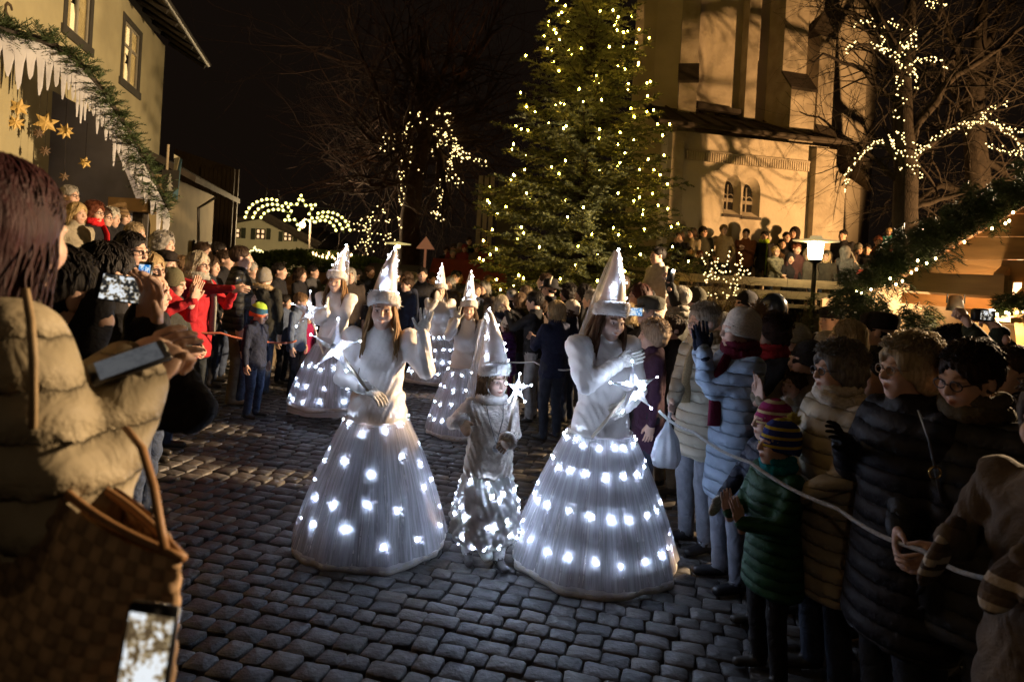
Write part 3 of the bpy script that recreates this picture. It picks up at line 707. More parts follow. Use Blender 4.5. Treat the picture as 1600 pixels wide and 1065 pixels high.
def screen_mat(kind):
    n = 'screen_' + kind
    if n in _MC: return _MC[n]
    m = bpy.data.materials.new(n); m.use_nodes = True; N = m.node_tree.nodes; L = m.node_tree.links; N.clear()
    tc = N.new('ShaderNodeTexCoord'); vo = N.new('ShaderNodeTexVoronoi'); vo.inputs['Scale'].default_value = 150 if kind != 'big' else 190
    nz = N.new('ShaderNodeTexNoise'); nz.inputs['Scale'].default_value = 60; L.new(tc.outputs['Object'], nz.inputs[0])
    L.new(tc.outputs['Object'], vo.inputs[0])
    cr = N.new('ShaderNodeValToRGB'); e = cr.color_ramp.elements
    st = {'blue': [(0, (.0, .02, .08)), (.5, (.0, .12, .5)), (.62, (.1, .5, 1)), (.72, (.9, .97, 1))], 'dark': [(0, (.0, .0, .0)), (.64, (.03, .03, .03)), (.71, (.4, .32, .2)), (.80, (.9, .95, 1))],
          'big': [(0, (.02, .015, .01)), (.58, (.12, .08, .04)), (.66, (.45, .34, .18)), (.75, (.9, .95, 1))], 'grey': [(0, (.25, .26, .28)), (.4, (.4, .42, .45)), (.6, (.6, .62, .66)), (.8, (.7, .72, .75))]}[kind]
    while len(e) < 4: e.new(.5)
    for q, (p_, c_) in zip(e, st): q.position = p_; q.color = (*c_, 1)
    mx = N.new('ShaderNodeMath'); mx.operation = 'MULTIPLY_ADD'; L.new(vo.outputs['Distance'], mx.inputs[0]); mx.inputs[1].default_value = .35; L.new(nz.outputs['Fac'], mx.inputs[2])
    L.new(mx.outputs[0], cr.inputs[0]); em = N.new('ShaderNodeEmission'); L.new(cr.outputs[0], em.inputs[0]); em.inputs[1].default_value = {'big': .75, 'grey': .10}.get(kind, .7)
    o = N.new('ShaderNodeOutputMaterial'); L.new(em.outputs[0], o.inputs[0]); _MC[n] = m; return m
# ================================================================ lamps of the place
def spot(name, loc, to, watts, c, ang=90, blend=.5, r=.08):
    l = bpy.data.lights.new(name, 'SPOT'); l.energy = watts; l.color = c; l.spot_size = R(ang); l.spot_blend = blend; l.shadow_soft_size = r
    o = bpy.data.objects.new(name, l); col.objects.link(o); o.location = loc
    o.rotation_euler = (Vector(to) - Vector(loc)).to_track_quat('-Z', 'Y').to_euler(); return o
def bulb(name, loc, watts, c, r=.05):
    l = bpy.data.lights.new(name, 'POINT'); l.energy = watts; l.color = c; l.shadow_soft_size = r
    o = bpy.data.objects.new(name, l); col.objects.link(o); o.location = loc; return o
def floodlight(label, loc, to, watts, c, ang, r=.10, pole=True):
    rt = empty('floodlight', loc); d = (Vector(to) - Vector(loc)).normalized(); B = basis(d, (0, 0, 1)).to_4x4(); rt.matrix_world = Matrix.Translation(loc) @ B
    mb = MB(); mb.lathe([(.02, -.30), (.09, -.28), (.14, -.10), (.155, -.05), (.15, -.05), (.09, -.24), (.001, -.26)], 20); mb.build('housing', M('lamp_black', (.02, .02, .02), .4), rt)
    if pole:
        q = rt.matrix_world.inverted() @ Vector((loc[0], loc[1], 0)); q0 = rt.matrix_world.inverted() @ (Vector(loc) - d * .2 - Vector((0, 0, .1)))
        mb = MB(); mb.tube([tuple(q0), tuple(q)], .04, 8); mb.build('pole', M('lamp_black', ()), rt)
    tag(rt, label, 'floodlight'); spot('floodlight_beam', loc, to, watts, c, ang, .6, r); return rt
floodlight('warm floodlight on a pole over the right-hand booth', (7.9, 7.3, 3.7), (-3.2, 6.6, 1.6), 12000, (1.0, .70, .40), 84, .12)
# a plain street lamp on the near side of the square, behind the photographer
rt = empty('street_lamp', (-1.2, -5.0, 0)); mb = MB(); mb.tube([(0, 0, 0), (0, 0, 4.6)], [.06, .04], 10); mb.build('post', M('lamp_black', (.02, .02, .02), .4), rt)
mb = MB(); mb.lathe([(.05, 4.96), (.41, 4.985), (.415, 5.0), (.12, 5.04), (.001, 5.1)], 30); mb.build('disc_shade', M('lamp_black', ()), rt)
tag(rt, 'street lamp on the near side of the square, out of the picture', 'street lamp'); bulb('street_lamp_light', (-1.2, -5.0, 4.8), 36, (1.0, .74, .46), .12)
# ================================================================ left-hand house, stage canopy, houses behind
def P2(px, d): # ground plan point on the vertical plane through a picture column at the horizon height
    p = W(px, CY + (px - CX) * math.tan(ROLL), d); return Vector((p.x, p.y, 0))
SD = Vector((-.266, .964, 0)).normalized()             # direction of the street front
SN = Vector((SD.y, -SD.x, 0))                          # its normal, towards the street
def wallbox(mb, a, b, z0, z1, n, th, mi=0):
    mb.prism([(a.x, a.y, z0), (b.x, b.y, z0), (b.x, b.y, z1), (a.x, a.y, z1)], (-n.x, -n.y, 0), th, mi)
PLAS = M('cream_plaster', (.36, .315, .18), .85, .16, 1.4, .35, 28, bdist=.01)
DARKW = M('dark_stained_wood', (.035, .028, .020), .7, .35, 4, .4, 30, stretch=(6, 6, 1))
GLOW = emit('lit_room', (1.0, .66, .26), 1.9)
CURT = M('net_curtain', (.75, .65, .45), .9, .15, 8, trans=.5)
h0 = Vector((-8.8, 14.85, 0)); K = 1.35
def hw(t): return h0 + SD * t                           # point along the house front
hroot = empty('cream_house', tuple(hw(2.3)))
def tloc(px, py, plane0=h0, dirv=SD):                  # along-wall distance and height where a picture point meets the wall plane
    a = (px - CX) / FPX; b = (CY - py) / FPX; dx = a * cs - b * sn; dz = a * sn + b * cs
    # d*dx = p.x + t*SD.x ; d = p.y + t*SD.y
    t = (plane0.x - dx * plane0.y) / (dx * dirv.y - dirv.x); d = plane0.y + t * dirv.y
    return t, CAMH + d * dz
inv = hroot.matrix_world.inverted()
def part(mb, name, mat, root, smooth=False):
    mb.xf(Matrix.Translation(-Vector(root.location))); return mb.build(name, mat, root, smooth)
tc_, zc_ = tloc(258, 73)
wz = zc_
wins = []
for quad in [((98, 46), (141, 84), (150, -60)), ((187, 127), (216, 152), (222, 52))]:
    (ax, ay), (bx, by), (tx, ty) = quad
    t0, z0 = tloc(ax, ay); t1, z1 = tloc(bx, by); _, zt = tloc(tx, ty)
    wins.append((t0, t1, (z0 + z1) / 2, zt))
# wall pieces round the window openings
segs = []; ts = -9.0
mbw = MB(); cuts = sorted(wins); cur = -12.0
for (t0, t1, z0, z1) in cuts:
    wallbox(mbw, hw(cur), hw(t0), 0, wz, SN, .35); wallbox(mbw, hw(t0), hw(t1), 0, z0, SN, .35); wallbox(mbw, hw(t0), hw(t1), z1, wz, SN, .35); cur = t1
wallbox(mbw, hw(cur), hw(tc_), 0, wz, SN, .35)
gb = hw(tc_) - SN * .35; mbw.prism([tuple(gb), tuple(gb - SN * 7), tuple(gb - SN * 7 + Vector((0, 0, wz))), tuple(gb + Vector((0, 0, wz)))], tuple(-SD), .3)
part(mbw, 'wall', PLAS, hroot)
for (t0, t1, z0, z1) in wins:
    wr = empty('window', tuple(Vector((0, 0, 0)))); wr.parent = hroot
    fr = MB(); w_ = .12
    def rect(a, b, c, d_, y0, y1, mb, mi=0):
        p, q = hw(a) + SN * y0, hw(b) + SN * y0; mb.prism([(p.x, p.y, c), (q.x, q.y, c), (q.x, q.y, d_), (p.x, p.y, d_)], tuple(SN), y1 - y0, mi)
    rect(t0 - .02, t0 + w_, z0, z1, -.1, .018, fr); rect(t1 - w_, t1 + .02, z0, z1, -.1, .018, fr); rect(t0 + w_, t1 - w_, z1 - w_, z1, -.1, .016, fr); rect(t0 - .08, t1 + .08, z0 - .06, z0 + w_ * .8, -.1, .04, fr)
    part(fr, 'frame', M('window_surround_grey', (.05, .045, .035), .7, .2), hroot).parent = wr
    sash = MB(); a0, a1, b0, b1 = t0 + w_, t1 - w_, z0 + w_ * .8, z1 - w_; mid = (a0 + a1) / 2
    for (p, q) in ((a0, a0 + .05), (mid - .035, mid + .035), (a1 - .05, a1)): rect(p, q, b0, b1, -.05, -.012, sash)
    zm = b0 + (b1 - b0) * .62
    for (p, q) in ((b0, b0 + .05), (zm - .03, zm + .03), (b1 - .05, b1)): rect(a0 + .05, mid - .035, p, q, -.048, -.014, sash); rect(mid + .035, a1 - .05, p, q, -.048, -.014, sash)
    part(sash, 'sash', M('sash_white', (.30, .27, .20), .5, .1), hroot).parent = wr
    for (p, q) in ((a0 + .05, mid - .035), (mid + .035, a1 - .05)):
        for (u, v) in ((b0 + .05, zm - .03), (zm + .03, b1 - .05)):
            pn = MB(); rect(p, q, u, v, -.034, -.030, pn); g = part(pn, 'pane', M('window_glass', (.9, .9, .9), .05, 0, spec=.5), hroot); g.parent = wr
    cu = MB()
    for (p, q) in ((a0, a0 + (a1 - a0) * .33), (a1 - (a1 - a0) * .33, a1)):
        nn = 14; V = []
        for i in range(nn + 1):
            t = p + (q - p) * i / nn; o_ = hw(t) + SN * (-.075 + .008 * math.sin(i * 2.4)); V += [(o_.x, o_.y, b0), (o_.x, o_.y, b1)]
        cu.add(V, [(2 * i, 2 * i + 2, 2 * i + 3, 2 * i + 1) for i in range(nn)])
    part(cu, 'curtain', CURT, hroot, True).parent = wr
    st = MB(); cst = hw(mid) + SN * -.066; zc = b0 + (b1 - b0) * .42        # paper star hanging behind the panes
    pts = []
    for i in range(12):
        a = math.pi * i / 6; r_ = .22 if i % 2 == 0 else .1; pts.append(cst + SD * (r_ * math.sin(a)) + Vector((0, 0, zc + r_ * math.cos(a))))
    st.prism([tuple(q) for q in pts], tuple(SN), .006); part(st, 'paper_star', DARKW, hroot).parent = wr
    rm = MB(); rect(t0 + .01, t1 - .01, z0 + .01, z1 - .01, -.13, -.10, rm); part(rm, 'lit_room', GLOW, hroot).parent = wr
_MC['window_glass'].node_tree.nodes['Principled BSDF'].inputs['Transmission Weight'].default_value = 1
# roof with soffit boards and rafters
rf = MB(); e0, e1 = hw(-12) + SN * .9, hw(tc_ + .75) + SN * .9; i0, i1 = hw(-12) - SN * 4, hw(tc_ + .75) - SN * 4
rf.add([(e0.x, e0.y, wz - .18), (e1.x, e1.y, wz - .18), (i1.x, i1.y, wz + 2.6), (i0.x, i0.y, wz + 2.6), (e0.x, e0.y, wz - .03), (e1.x, e1.y, wz - .03), (i1.x, i1.y, wz + 2.75), (i0.x, i0.y, wz + 2.75)],
       [(0, 1, 2, 3), (7, 6, 5, 4), (0, 4, 5, 1), (1, 5, 6, 2), (2, 6, 7, 3), (3, 7, 4, 0)])
ro = part(rf, 'roof', M('roof_boards', (.06, .048, .036), .8, .3, 3, .3, 20), hroot)
for i in range(14):
    t = tc_ + .6 - i * .8; a, b = hw(t) + SN * .85, hw(t) - SN * .05; rr = MB(); rr.tube([(a.x, a.y, wz - .23), (b.x, b.y, wz + .28)], .06, 4); part(rr, 'rafter', DARKW, hroot).parent = ro
gt = MB(); gt.tube([(e0.x, e0.y, wz - .12), (e1.x, e1.y, wz - .12)], .07, 8); part(gt, 'gutter', M('gutter_zinc', (.12, .11, .10), .45, .2, metal=.6), hroot, True).parent = ro
# the last two letters of the painted inscription
for ch, ppx, ppy in (('U', 1, 22), ('S', 12, 26)):
    t0, z0 = tloc(ppx, ppy); st_ = {'U': [(-.1, .17), (-.1, -.06), (-.06, -.15), (0, -.17), (.06, -.15), (.1, -.06), (.1, .17)], 'S': [(.09, .12), (.05, .17), (-.04, .17), (-.09, .11), (-.07, .04), (.05, -.03), (.09, -.10), (.04, -.17), (-.05, -.17), (-.1, -.11)]}[ch]
    lt_ = MB(); lt_.tube([(x_, y_, 0) for x_, y_ in st_], .022, 6, flat=.4); o = lt_.build('painted_letter', M('letter_paint', (.07, .05, .03), .8), hroot)
    Bm = Matrix((SD, Vector((0, 0, 1)), SN)).transposed(); o.matrix_local = Matrix.Translation(hw(t0) + SN * .012 + Vector((0, 0, z0)) - Vector(hroot.location)) @ Bm.to_4x4()
tag(hroot, 'cream plastered house with two lit windows and wide dark eaves at the left', 'house')

# --- needle sprays, shared by firs and garlands
def spray(mb, p, dirv, ln, rg, n=16, nl=.05, wd=.012, up=(0, 0, 1), droop=.15, mi=0):
    d = np.array(dirv, float); d /= np.linalg.norm(d) + 1e-9; u = np.array(up, float); sd = np.cross(d, u); q = np.linalg.norm(sd)
    sd = sd / q if q > .1 else np.array((1., 0, 0)); u = np.cross(sd, d); p = np.array(p, float)
    k = np.arange(n); t = (k + rg.rand(n)) / n; c = p + d * (ln * t)[:, None] - np.array((0, 0, 1)) * (droop * ln * t * t)[:, None]
    side = np.where(k % 2 == 0, 1, -1)[:, None]; a = rg.uniform(-.6, .9, n)[:, None]
    v = d * rg.uniform(.5, .9, n)[:, None] + sd * side * np.cos(a) * .8 + u * np.sin(a) * .8; v /= np.linalg.norm(v, axis=1)[:, None]
    w = np.cross(v, rg.randn(n, 3)); w /= np.linalg.norm(w, axis=1)[:, None] + 1e-9
    L_ = (nl * (1.15 - .7 * t) * rg.uniform(.7, 1.2, n))[:, None]
    V = np.stack([c - w * wd * .5, c + w * wd * .5, c + v * L_ + w * wd * .15, c + v * L_ - w * wd * .15], 1).reshape(-1, 3)
    mb.adda(V, np.arange(4 * n).reshape(-1, 4), mi)
NEED = M('fir_needles', (.100, .112, .048), .6, .45, 2.5, spec=.3, c2=(.045, .058, .025))
NEEDG = M('garland_needles', (.060, .085, .030), .6, .45, 4, spec=.3, c2=(.028, .046, .016))
BARK = M('bark', (.016, .012, .009), .9, .4, 5, .9, 18, stretch=(3, 3, 1), bdist=.02)
def garland(path, rad, dens, rg, nl=.09, ln=.22, wd=.014, hang=0.0, n=16):
    P = np.asarray([tuple(p) for p in path], float); mb = MB(); seg = np.linalg.norm(np.diff(P, axis=0), axis=1); tot = seg.sum(); cum = np.concatenate([[0], np.cumsum(seg)])
    for i in range(int(tot * dens)):
        s_ = rg.rand() * tot; j = min(np.searchsorted(cum, s_) - 1, len(seg) - 1); j = max(j, 0); c = P[j] + (P[j + 1] - P[j]) * (s_ - cum[j]) / seg[j]
        t = (P[j + 1] - P[j]) / seg[j]; v = rg.randn(3); v -= t * v.dot(t) * .6; v /= np.linalg.norm(v); v[2] -= hang
        spray(mb, c + v * rad * rg.rand() * .6, v + t * rg.uniform(-.8, .8), ln * rg.uniform(.6, 1.25), rg, n, nl, wd)
    return mb

# --- the stage: curved canopy with icicle board, garland, back wall with stars
stg = empty('stage_canopy', tuple(P2(140, 9.6))); 
cpx = [(-120, 20), (-60, 24), (0, 46), (60, 62), (101, 82), (125, 102), (145, 126), (168, 158), (190, 192), (228, 262), (262, 330)]
cd = lambda px: 8.6 + (px / 267.0) * 1.5
arch = [W(x, y, cd(x)) for x, y in cpx]
back = Vector((-1.0, 1.35, 0))
roofm = M('canvas_canopy', (.42, .41, .40), .8, .15, 3, .3, 30, trans=.5)
mb = MB(); V = [tuple(p) for p in arch] + [tuple(p + back) for p in arch]; n = len(arch); mb.add(V, [(i, i + 1, n + i + 1, n + i) for i in range(n - 1)]); part(mb, 'canopy', roofm, stg, True)
mb = MB(); mb.tube([tuple(p) for p in arch], .06, 6); part(mb, 'fascia_beam', DARKW, stg, True)
rg = np.random.RandomState(31)
part(garland([p + Vector((0, -.04, .03)) for p in arch], .13, 150, rg, nl=.10, ln=.24), 'fir_garland', NEEDG, stg)
# icicle board: one jagged plank per arch segment, cut out as dripping icicles
ICE = M('white_painted_board', (.46, .45, .46), .7, .2, 3, .25, 25)
NI = 34; dense = []
for i in range(NI * 6 + 1):
    t = i / (NI * 6) * (n - 1); j = min(int(t), n - 2); dense.append(arch[j].lerp(arch[j + 1], t - j) + Vector((.05, -.05, -.06)))
for q in range(NI):
    seg = dense[q * 6:(q + 1) * 6 + 1]; L_ = rg.uniform(.34, .72) * (1 if q > 8 else .9)
    depths = [.12, .35, .8, 1.0, .85, .4, .12]; depths = [dp * L_ + .10 for dp in depths]
    if rg.rand() < .5: depths = depths[::-1]
    pts = [tuple(p) for p in seg] + [tuple(p - Vector((0, 0, dp)) + (seg[-1] - seg[0]) * .04 * rg.randn()) for p, dp in list(zip(seg, depths))[::-1]]
    mb = MB(); mb.prism(pts, (0.4, 1, 0), .018); part(mb, 'icicle', ICE, stg)
bw = MB(); bpts = [W(-160, 300, 8.9), W(238, 300, 11.6)]; a_, b_ = Vector((bpts[0].x, bpts[0].y, 0)), Vector((bpts[1].x, bpts[1].y, 0))
bdir = (b_ - a_).normalized(); bn = Vector((bdir.y, -bdir.x, 0))
bw.prism([(a_.x, a_.y, .6), (b_.x, b_.y, .6), (b_.x, b_.y, 2.3), (a_.x + bdir.x * 3, a_.y + bdir.y * 3, 3.9), (a_.x, a_.y, 4.9)], (-bn.x, -bn.y, 0), .06)
part(bw, 'back_wall', M('painted_backdrop', (.30, .29, .32), .85, .2, 1.2, .1, 20, c2=(.145, .14, .155)), stg)
dk = MB(); f0, f1 = P2(-60, 6.6), P2(205, 8.9); dk.prism([(f0.x, f0.y, .2), (f1.x, f1.y, .2), (b_.x, b_.y, .2), (a_.x, a_.y, .2)], (0, 0, 1), .72)
part(dk, 'deck', M('deck_planks', (.16, .11, .07), .8, .3, 3, .3, 20), stg)
lp = MB(); p0 = W(215, 312, 10.2); lp.box((p0.x, p0.y, p0.z - .10), (.62, .5, .20), mi=0); 
part(lp, 'eave_box', M('pale_timber', (.42, .27, .13), .7, .2, 3, .2, 30), stg)
ps = MB(); ps.box((p0.x, p0.y + .1, (p0.z - .2) / 2), (.16, .16, p0.z - .2)); part(ps, 'post', DARKW, stg)
tag(stg, 'stage canopy with arched roof edge hung with white icicle boards and fir garland', 'stage')
STARM = M('gold_foil_star', (.62, .42, .13), .5, .15, 6, spec=.5); STARD = M('brown_star', (.13, .085, .05), .7, .2)
for i, (x, y, r_, mt, lab) in enumerate([(30, 168, 15, STARM, 'gold paper star with eight points, upper of the pair at the left'), (25, 192, 13, STARM, 'gold paper star hanging just under another at the far left'), (72, 192, 18, STARM, 'largest gold paper star in the middle of the stage'),
        (102, 205, 13, STARM, 'gold paper star to the right of the largest one'), (133, 254, 10, STARM, 'lone small gold star low on the grey backdrop'), (70, 236, 9, STARD, 'dark brown star below the largest gold star'), (100, 276, 8, STARD, 'dark brown star lowest on the backdrop'), (60, 208, 9, STARD, 'dim brown star half hidden behind the largest gold star')]):
    dd = 8.9 + x / 267 * 1.6; c = W(x, y, dd); r3 = r_ / 1000 * dd; mb = MB(); pts = []
    for j in range(16 if i % 2 else 12):
        nn = 16 if i % 2 else 12; a = 2 * math.pi * j / nn + .2; q = r3 if j % 2 == 0 else r3 * .5; pts.append((q * math.sin(a), -.006, q * math.cos(a)))
    mb.prism(pts, (0, 1, 0), .012); mb.add([(0, -.03, 0)] + pts, [(0, 1 + (j + 1) % nn, 1 + j) for j in range(nn)])
    o = mb.build('paper_star', mt, None, False); o.location = c; o.rotation_euler = (0, 0, R(28)); tag(o, lab, 'star', 'stars hung on the stage')
    th_ = MB(); th_.tube([(0, 0, r3 * .9), (0, 0, r3 + .5)], .003, 4); th_.build('thread', DARKW, o)
# dark planting by the stage's end and the flag
fl = empty('flag', tuple(W(262, 330, 11.5))); fl.location.z = 0
mb = MB(); a, b = W(258, 300, 11.5), W(263, 226, 11.5); mb.tube([(a.x, a.y, a.z - 1.2), tuple(b)], .022, 6); part(mb, 'pole', M('pole_wood', (.3, .24, .15), .6), fl)
mb = MB(); V = []; nu, nv = 8, 16
for v in range(nv):
    for u in range(nu):
        s_, t = u / (nu - 1), v / (nv - 1); q = W(272 - 6 * t + 15 * s_ - 5 * s_ * t, 241 + 62 * t + 9 * s_, 11.5); V.append((q.x, q.y + .05 * math.sin(5 * s_ + 2 * t), q.z))
ff = [(v * nu + u, v * nu + u + 1, (v + 1) * nu + u + 1, (v + 1) * nu + u) for v in range(nv - 1) for u in range(nu - 1)]
for k_, (u0, u1, c_) in enumerate(((0, 4, (.42, .38, .25)), (4, 7, (.05, .10, .12)))):
    m2 = MB(); m2.add(V, [q for q in ff if u0 <= q[0] % nu < u1]); part(m2, 'cloth', M('flag_%d' % k_, c_, .8, .15, trans=.3), fl, True)
mb = MB(); q = W(266, 283, 11.42); mb.add([(q.x - .16, q.y, q.z + .2), (q.x + .16, q.y, q.z + .2), (q.x + .15, q.y, q.z - .12), (q.x, q.y, q.z - .26), (q.x - .15, q.y, q.z - .12)], [(4, 3, 2, 1, 0)]); sh_ = part(mb, 'shield', M('shield_dark', (.04, .035, .025), .7), fl)
mb = MB(); 
for i in range(4): zt = q.z + .14 - i * .075; mb.add([(q.x, q.y - .01, zt), (q.x - .03 - .018 * i, q.y - .01, zt - .09), (q.x + .03 + .018 * i, q.y - .01, zt - .09)], [(0, 1, 2)])
part(mb, 'tree_emblem', M('emblem_pale', (.5, .47, .38), .7), fl).parent = sh_
tag(fl, 'pale and teal flag with a fir tree shield, hanging at the end of the stage', 'flag')
# second house, behind the stage
h2 = empty('yellow_outbuilding', tuple(P2(300, 17))); A2, B2 = P2(255, 15.5), P2(330, 20.5)
mb = MB(); d2 = (B2 - A2).normalized(); n2 = Vector((d2.y, -d2.x, 0)); ztop = lambda px, py, d: W(px, py, d).z
za, zb_ = ztop(285, 275, 15.5), ztop(330, 330, 20.5); zr = max(za, 3.4)
wallbox(mb, A2, B2, 0, zr, n2, 5); part(mb, 'wall', M('ochre_plaster', (.36, .28, .15), .85, .12, 2, .3, 25), h2)
mb = MB(); p, q = A2 + n2 * .7 - d2 * .3, B2 + n2 * .7 + d2 * .4; r0_, r1_ = A2 - n2 * 3 - d2 * .3, B2 - n2 * 3 + d2 * .4
mb.add([(p.x, p.y, zr - .15), (q.x, q.y, zr - .15), (r1_.x, r1_.y, zr + 1.7), (r0_.x, r0_.y, zr + 1.7), (p.x, p.y, zr), (q.x, q.y, zr), (r1_.x, r1_.y, zr + 1.85), (r0_.x, r0_.y, zr + 1.85)], [(0, 1, 2, 3), (7, 6, 5, 4), (0, 4, 5, 1), (1, 5, 6, 2), (3, 7, 4, 0)])
part(mb, 'roof', _MC['roof_boards'], h2)
for t in (2.6, 4.2):
    p = A2 + d2 * t + n2 * .04; mb = MB(); q = p + d2 * .5; mb.prism([(p.x, p.y, .8), (q.x, q.y, .8), (q.x, q.y, 2.2), (p.x, p.y, 2.2)], tuple(n2), .05); part(mb, 'shutter', DARKW, h2)
mb = MB(); a, b = W(310, 325, 16.5), W(338, 308, 16.5); mb.tube([tuple(W(310, 380, 16.5)), tuple(a), tuple(b)], .035, 6); part(mb, 'downpipe', _MC['gutter_zinc'], h2)
tag(h2, 'yellow rendered outbuilding with dark roof beyond the stage', 'house')
h3 = empty('dark_barn', tuple(P2(335, 24))); mb = MB(); A3, B3 = P2(305, 24), P2(358, 24); z3 = W(357, 262, 24).z
mb.prism([(A3.x, A3.y, 0), (B3.x, B3.y, 0), (B3.x, B3.y, z3), (A3.x - 1, A3.y, z3 + .6)], (-.5, 1, 0), .6)
for i in range(9): part(MB().box((A3.x + .14 + i * .16, A3.y - .03, z3 / 2), (.14, .05, z3 - .1)), 'board', DARKW, h3)
part(mb, 'wall', DARKW, h3); tag(h3, 'tall dark wooden barn wall between outbuilding and far house', 'house')
# the far house with three lit windows
h4 = empty('far_house', tuple(P2(430, 34))); dF = 34.0; PL4 = M('far_plaster', (.42, .40, .27), .85, .08, 1.5, .2, 15)
def wp(px, py, d=dF): return W(px, py, d)
zz4 = [(352, 480), (352, 352), (378, 347), (408, 342), (462, 362), (494, 382), (487, 480)]
mb = MB(); mb.prism([tuple(wp(x, y)) for x, y in zz4][::-1], (0, 1, 0), 8); part(mb, 'wall', PL4, h4)
mb = MB(); L4 = [wp(346, 350), wp(408, 336), wp(502, 386)]
mb.tube([tuple(q + Vector((0, -.4, 0))) for q in L4], .16, 4); mb.prism([tuple(L4[0]), tuple(L4[1]), tuple(L4[2]), tuple(L4[2] + Vector((0, 0, .25))), tuple(L4[1] + Vector((0, 0, .3))), tuple(L4[0] + Vector((0, 0, .25)))], (0, 1, 0), 8.5)
part(mb, 'roof', _MC['roof_boards'], h4)
WG = emit('far_window_glow', (1.0, .62, .30), 1.1)
for (x0, x1, y0, y1) in ((361, 376, 357, 371), (400, 415, 358, 373), (443, 457, 363, 376)):
    w0 = MB(); a, b = wp(x0, y1, dF - .06), wp(x1, y0, dF - .06); w0.box(((a.x + b.x) / 2, a.y, (a.z + b.z) / 2), (b.x - a.x, .05, b.z - a.z)); wo_ = part(w0, 'window', M('window_dark', (.05, .035, .02), .4), h4)
    for i in range(2):
        for j in range(2):
            pw, ph_ = (b.x - a.x) / 2, (b.z - a.z) / 2; pc = (a.x + pw * (i + .5), a.y - .05, a.z + ph_ * (j + .5))
            pn = MB(); pn.box(pc, (pw * .5, .02, ph_ * .62)); part(pn, 'pane', WG, h4).parent = wo_
    for s_ in (0, 1):
        xx = x0 - 8 if s_ == 0 else x1 + 1; a, b = wp(xx, y1 + 1, dF - .05), wp(xx + 7, y0 - 1, dF - .05); m2 = MB(); m2.box(((a.x + b.x) / 2, a.y, (a.z + b.z) / 2), (b.x - a.x, .06, b.z - a.z)); part(m2, 'shutter', M('shutter_green', (.03, .035, .02), .7), h4)
a, b = wp(425, 415, dF - .08), wp(452, 398, dF - .08); m2 = MB(); m2.box(((a.x + b.x) / 2, a.y, (a.z + b.z) / 2), (b.x - a.x, .08, b.z - a.z)); dw = part(m2, 'shop_window', _MC['window_dark'], h4)
for i in range(3): p = wp(430 + i * 8, 408, dF - .15); m2 = MB(); m2.box(tuple(p), (.16, .02, .34)); part(m2, 'pane', WG, h4).parent = dw
tag(h4, 'pale gabled house with three lit shuttered windows at the end of the street', 'house')
# --- illuminated figures over the street: comet, star, comet
WB = emit('garland_bulb', (1.0, .86, .26), 3.6); WBME = None
mb = MB(); mb.ell((0, 0, 0), .052, 8, 6); WBME = mb.mesh('bulb', [WB])
def light_figure(label, strokes, d, step, rr=.028, me=None, spokes=True, grp='illuminated figures over the street'):
    c = W(*strokes[0][0], d); rt = empty('light_figure', c)
    fr = MB()
    for st_ in strokes:
        P = [W(x, y, d) - c for x, y in st_]; fr.tube([tuple(p + Vector((0, .05, 0))) for p in P], rr, 5)
        seg = [(P[i + 1] - P[i]).length for i in range(len(P) - 1)]; tot = sum(seg); s_ = 0
        while s_ <= tot + 1e-6:
            q = s_; i = 0
            while i < len(seg) - 1 and q > seg[i]: q -= seg[i]; i += 1
            link('bulb', me or WBME, rt, Matrix.Translation(P[i].lerp(P[i + 1], min(q / seg[i], 1)))); s_ += step
    fr.build('frame', M('figure_frame', (.25, .3, .12), .6), rt); tag(rt, label, 'light figure', grp); return rt
def starstrokes(cx_, cy_, r, rot=0):
    out = []
    for i in range(6):
        a = rot + i * math.pi / 3; tip = (cx_ + r * math.sin(a), cy_ - r * math.cos(a)); l = a - .42; r2 = a + .42; q = r * .52
        out.append([(cx_ + q * math.sin(l), cy_ - q * math.cos(l)), tip, (cx_ + q * math.sin(r2), cy_ - q * math.cos(r2))])
    return out
arcp = lambda cx_, cy_, rx, ry, a0, a1, n=9: [(cx_ + rx * math.cos(R(a0 + (a1 - a0) * i / (n - 1))), cy_ - ry * math.sin(R(a0 + (a1 - a0) * i / (n - 1)))) for i in range(n)]
light_figure('comet tail of lit arcs curving down to the left over the street', [arcp(420, 342, 37, 31, 175, 70), arcp(426, 343, 31, 24, 172, 60), arcp(432, 344, 25, 17, 165, 45)], 24, .19)
light_figure('six-pointed star of bulbs hanging above the street', starstrokes(469, 332, 27, .05), 24, .19)
light_figure('comet tail of lit arcs curving down to the right over the street', [arcp(510, 368, 38, 37, 110, 8), arcp(507, 368, 30, 30, 112, 8), arcp(504, 366, 22, 22, 120, 8)], 24, .19)
mb = MB(); mb.tube([tuple(W(330, 300, 24)), tuple(W(400, 320, 24)), tuple(W(469, 322, 24)), tuple(W(560, 330, 24)), tuple(W(640, 300, 24))], .012, 4); mb.tube([tuple(W(414, 318, 24)), tuple(W(421, 272, 24))], .012, 4)
tag(mb.build('suspension_cable', M('cable_black', (.02, .02, .02), .6)), 'thin dark cable carrying the lit star and comets across the street', 'cable')
SB = emit('small_star_bulb', (1.0, .86, .36), 2.6); mb = MB(); mb.ell((0, 0, 0), .035, 8, 6); SBME = mb.mesh('bulb', [SB])
light_figure('small lit star figure in front of the far house', starstrokes(398, 397, 12), 26, .10, .012, SBME, grp='small lit figures on the far house')
light_figure('small lit comet of three strokes beside the small star', [arcp(402, 415, 14, 18, 100, 10, 5), arcp(402, 416, 10, 13, 100, 10, 5), arcp(402, 412, 17, 22, 95, 15, 5)], 26, .10, .012, SBME, grp='small lit figures on the far house')
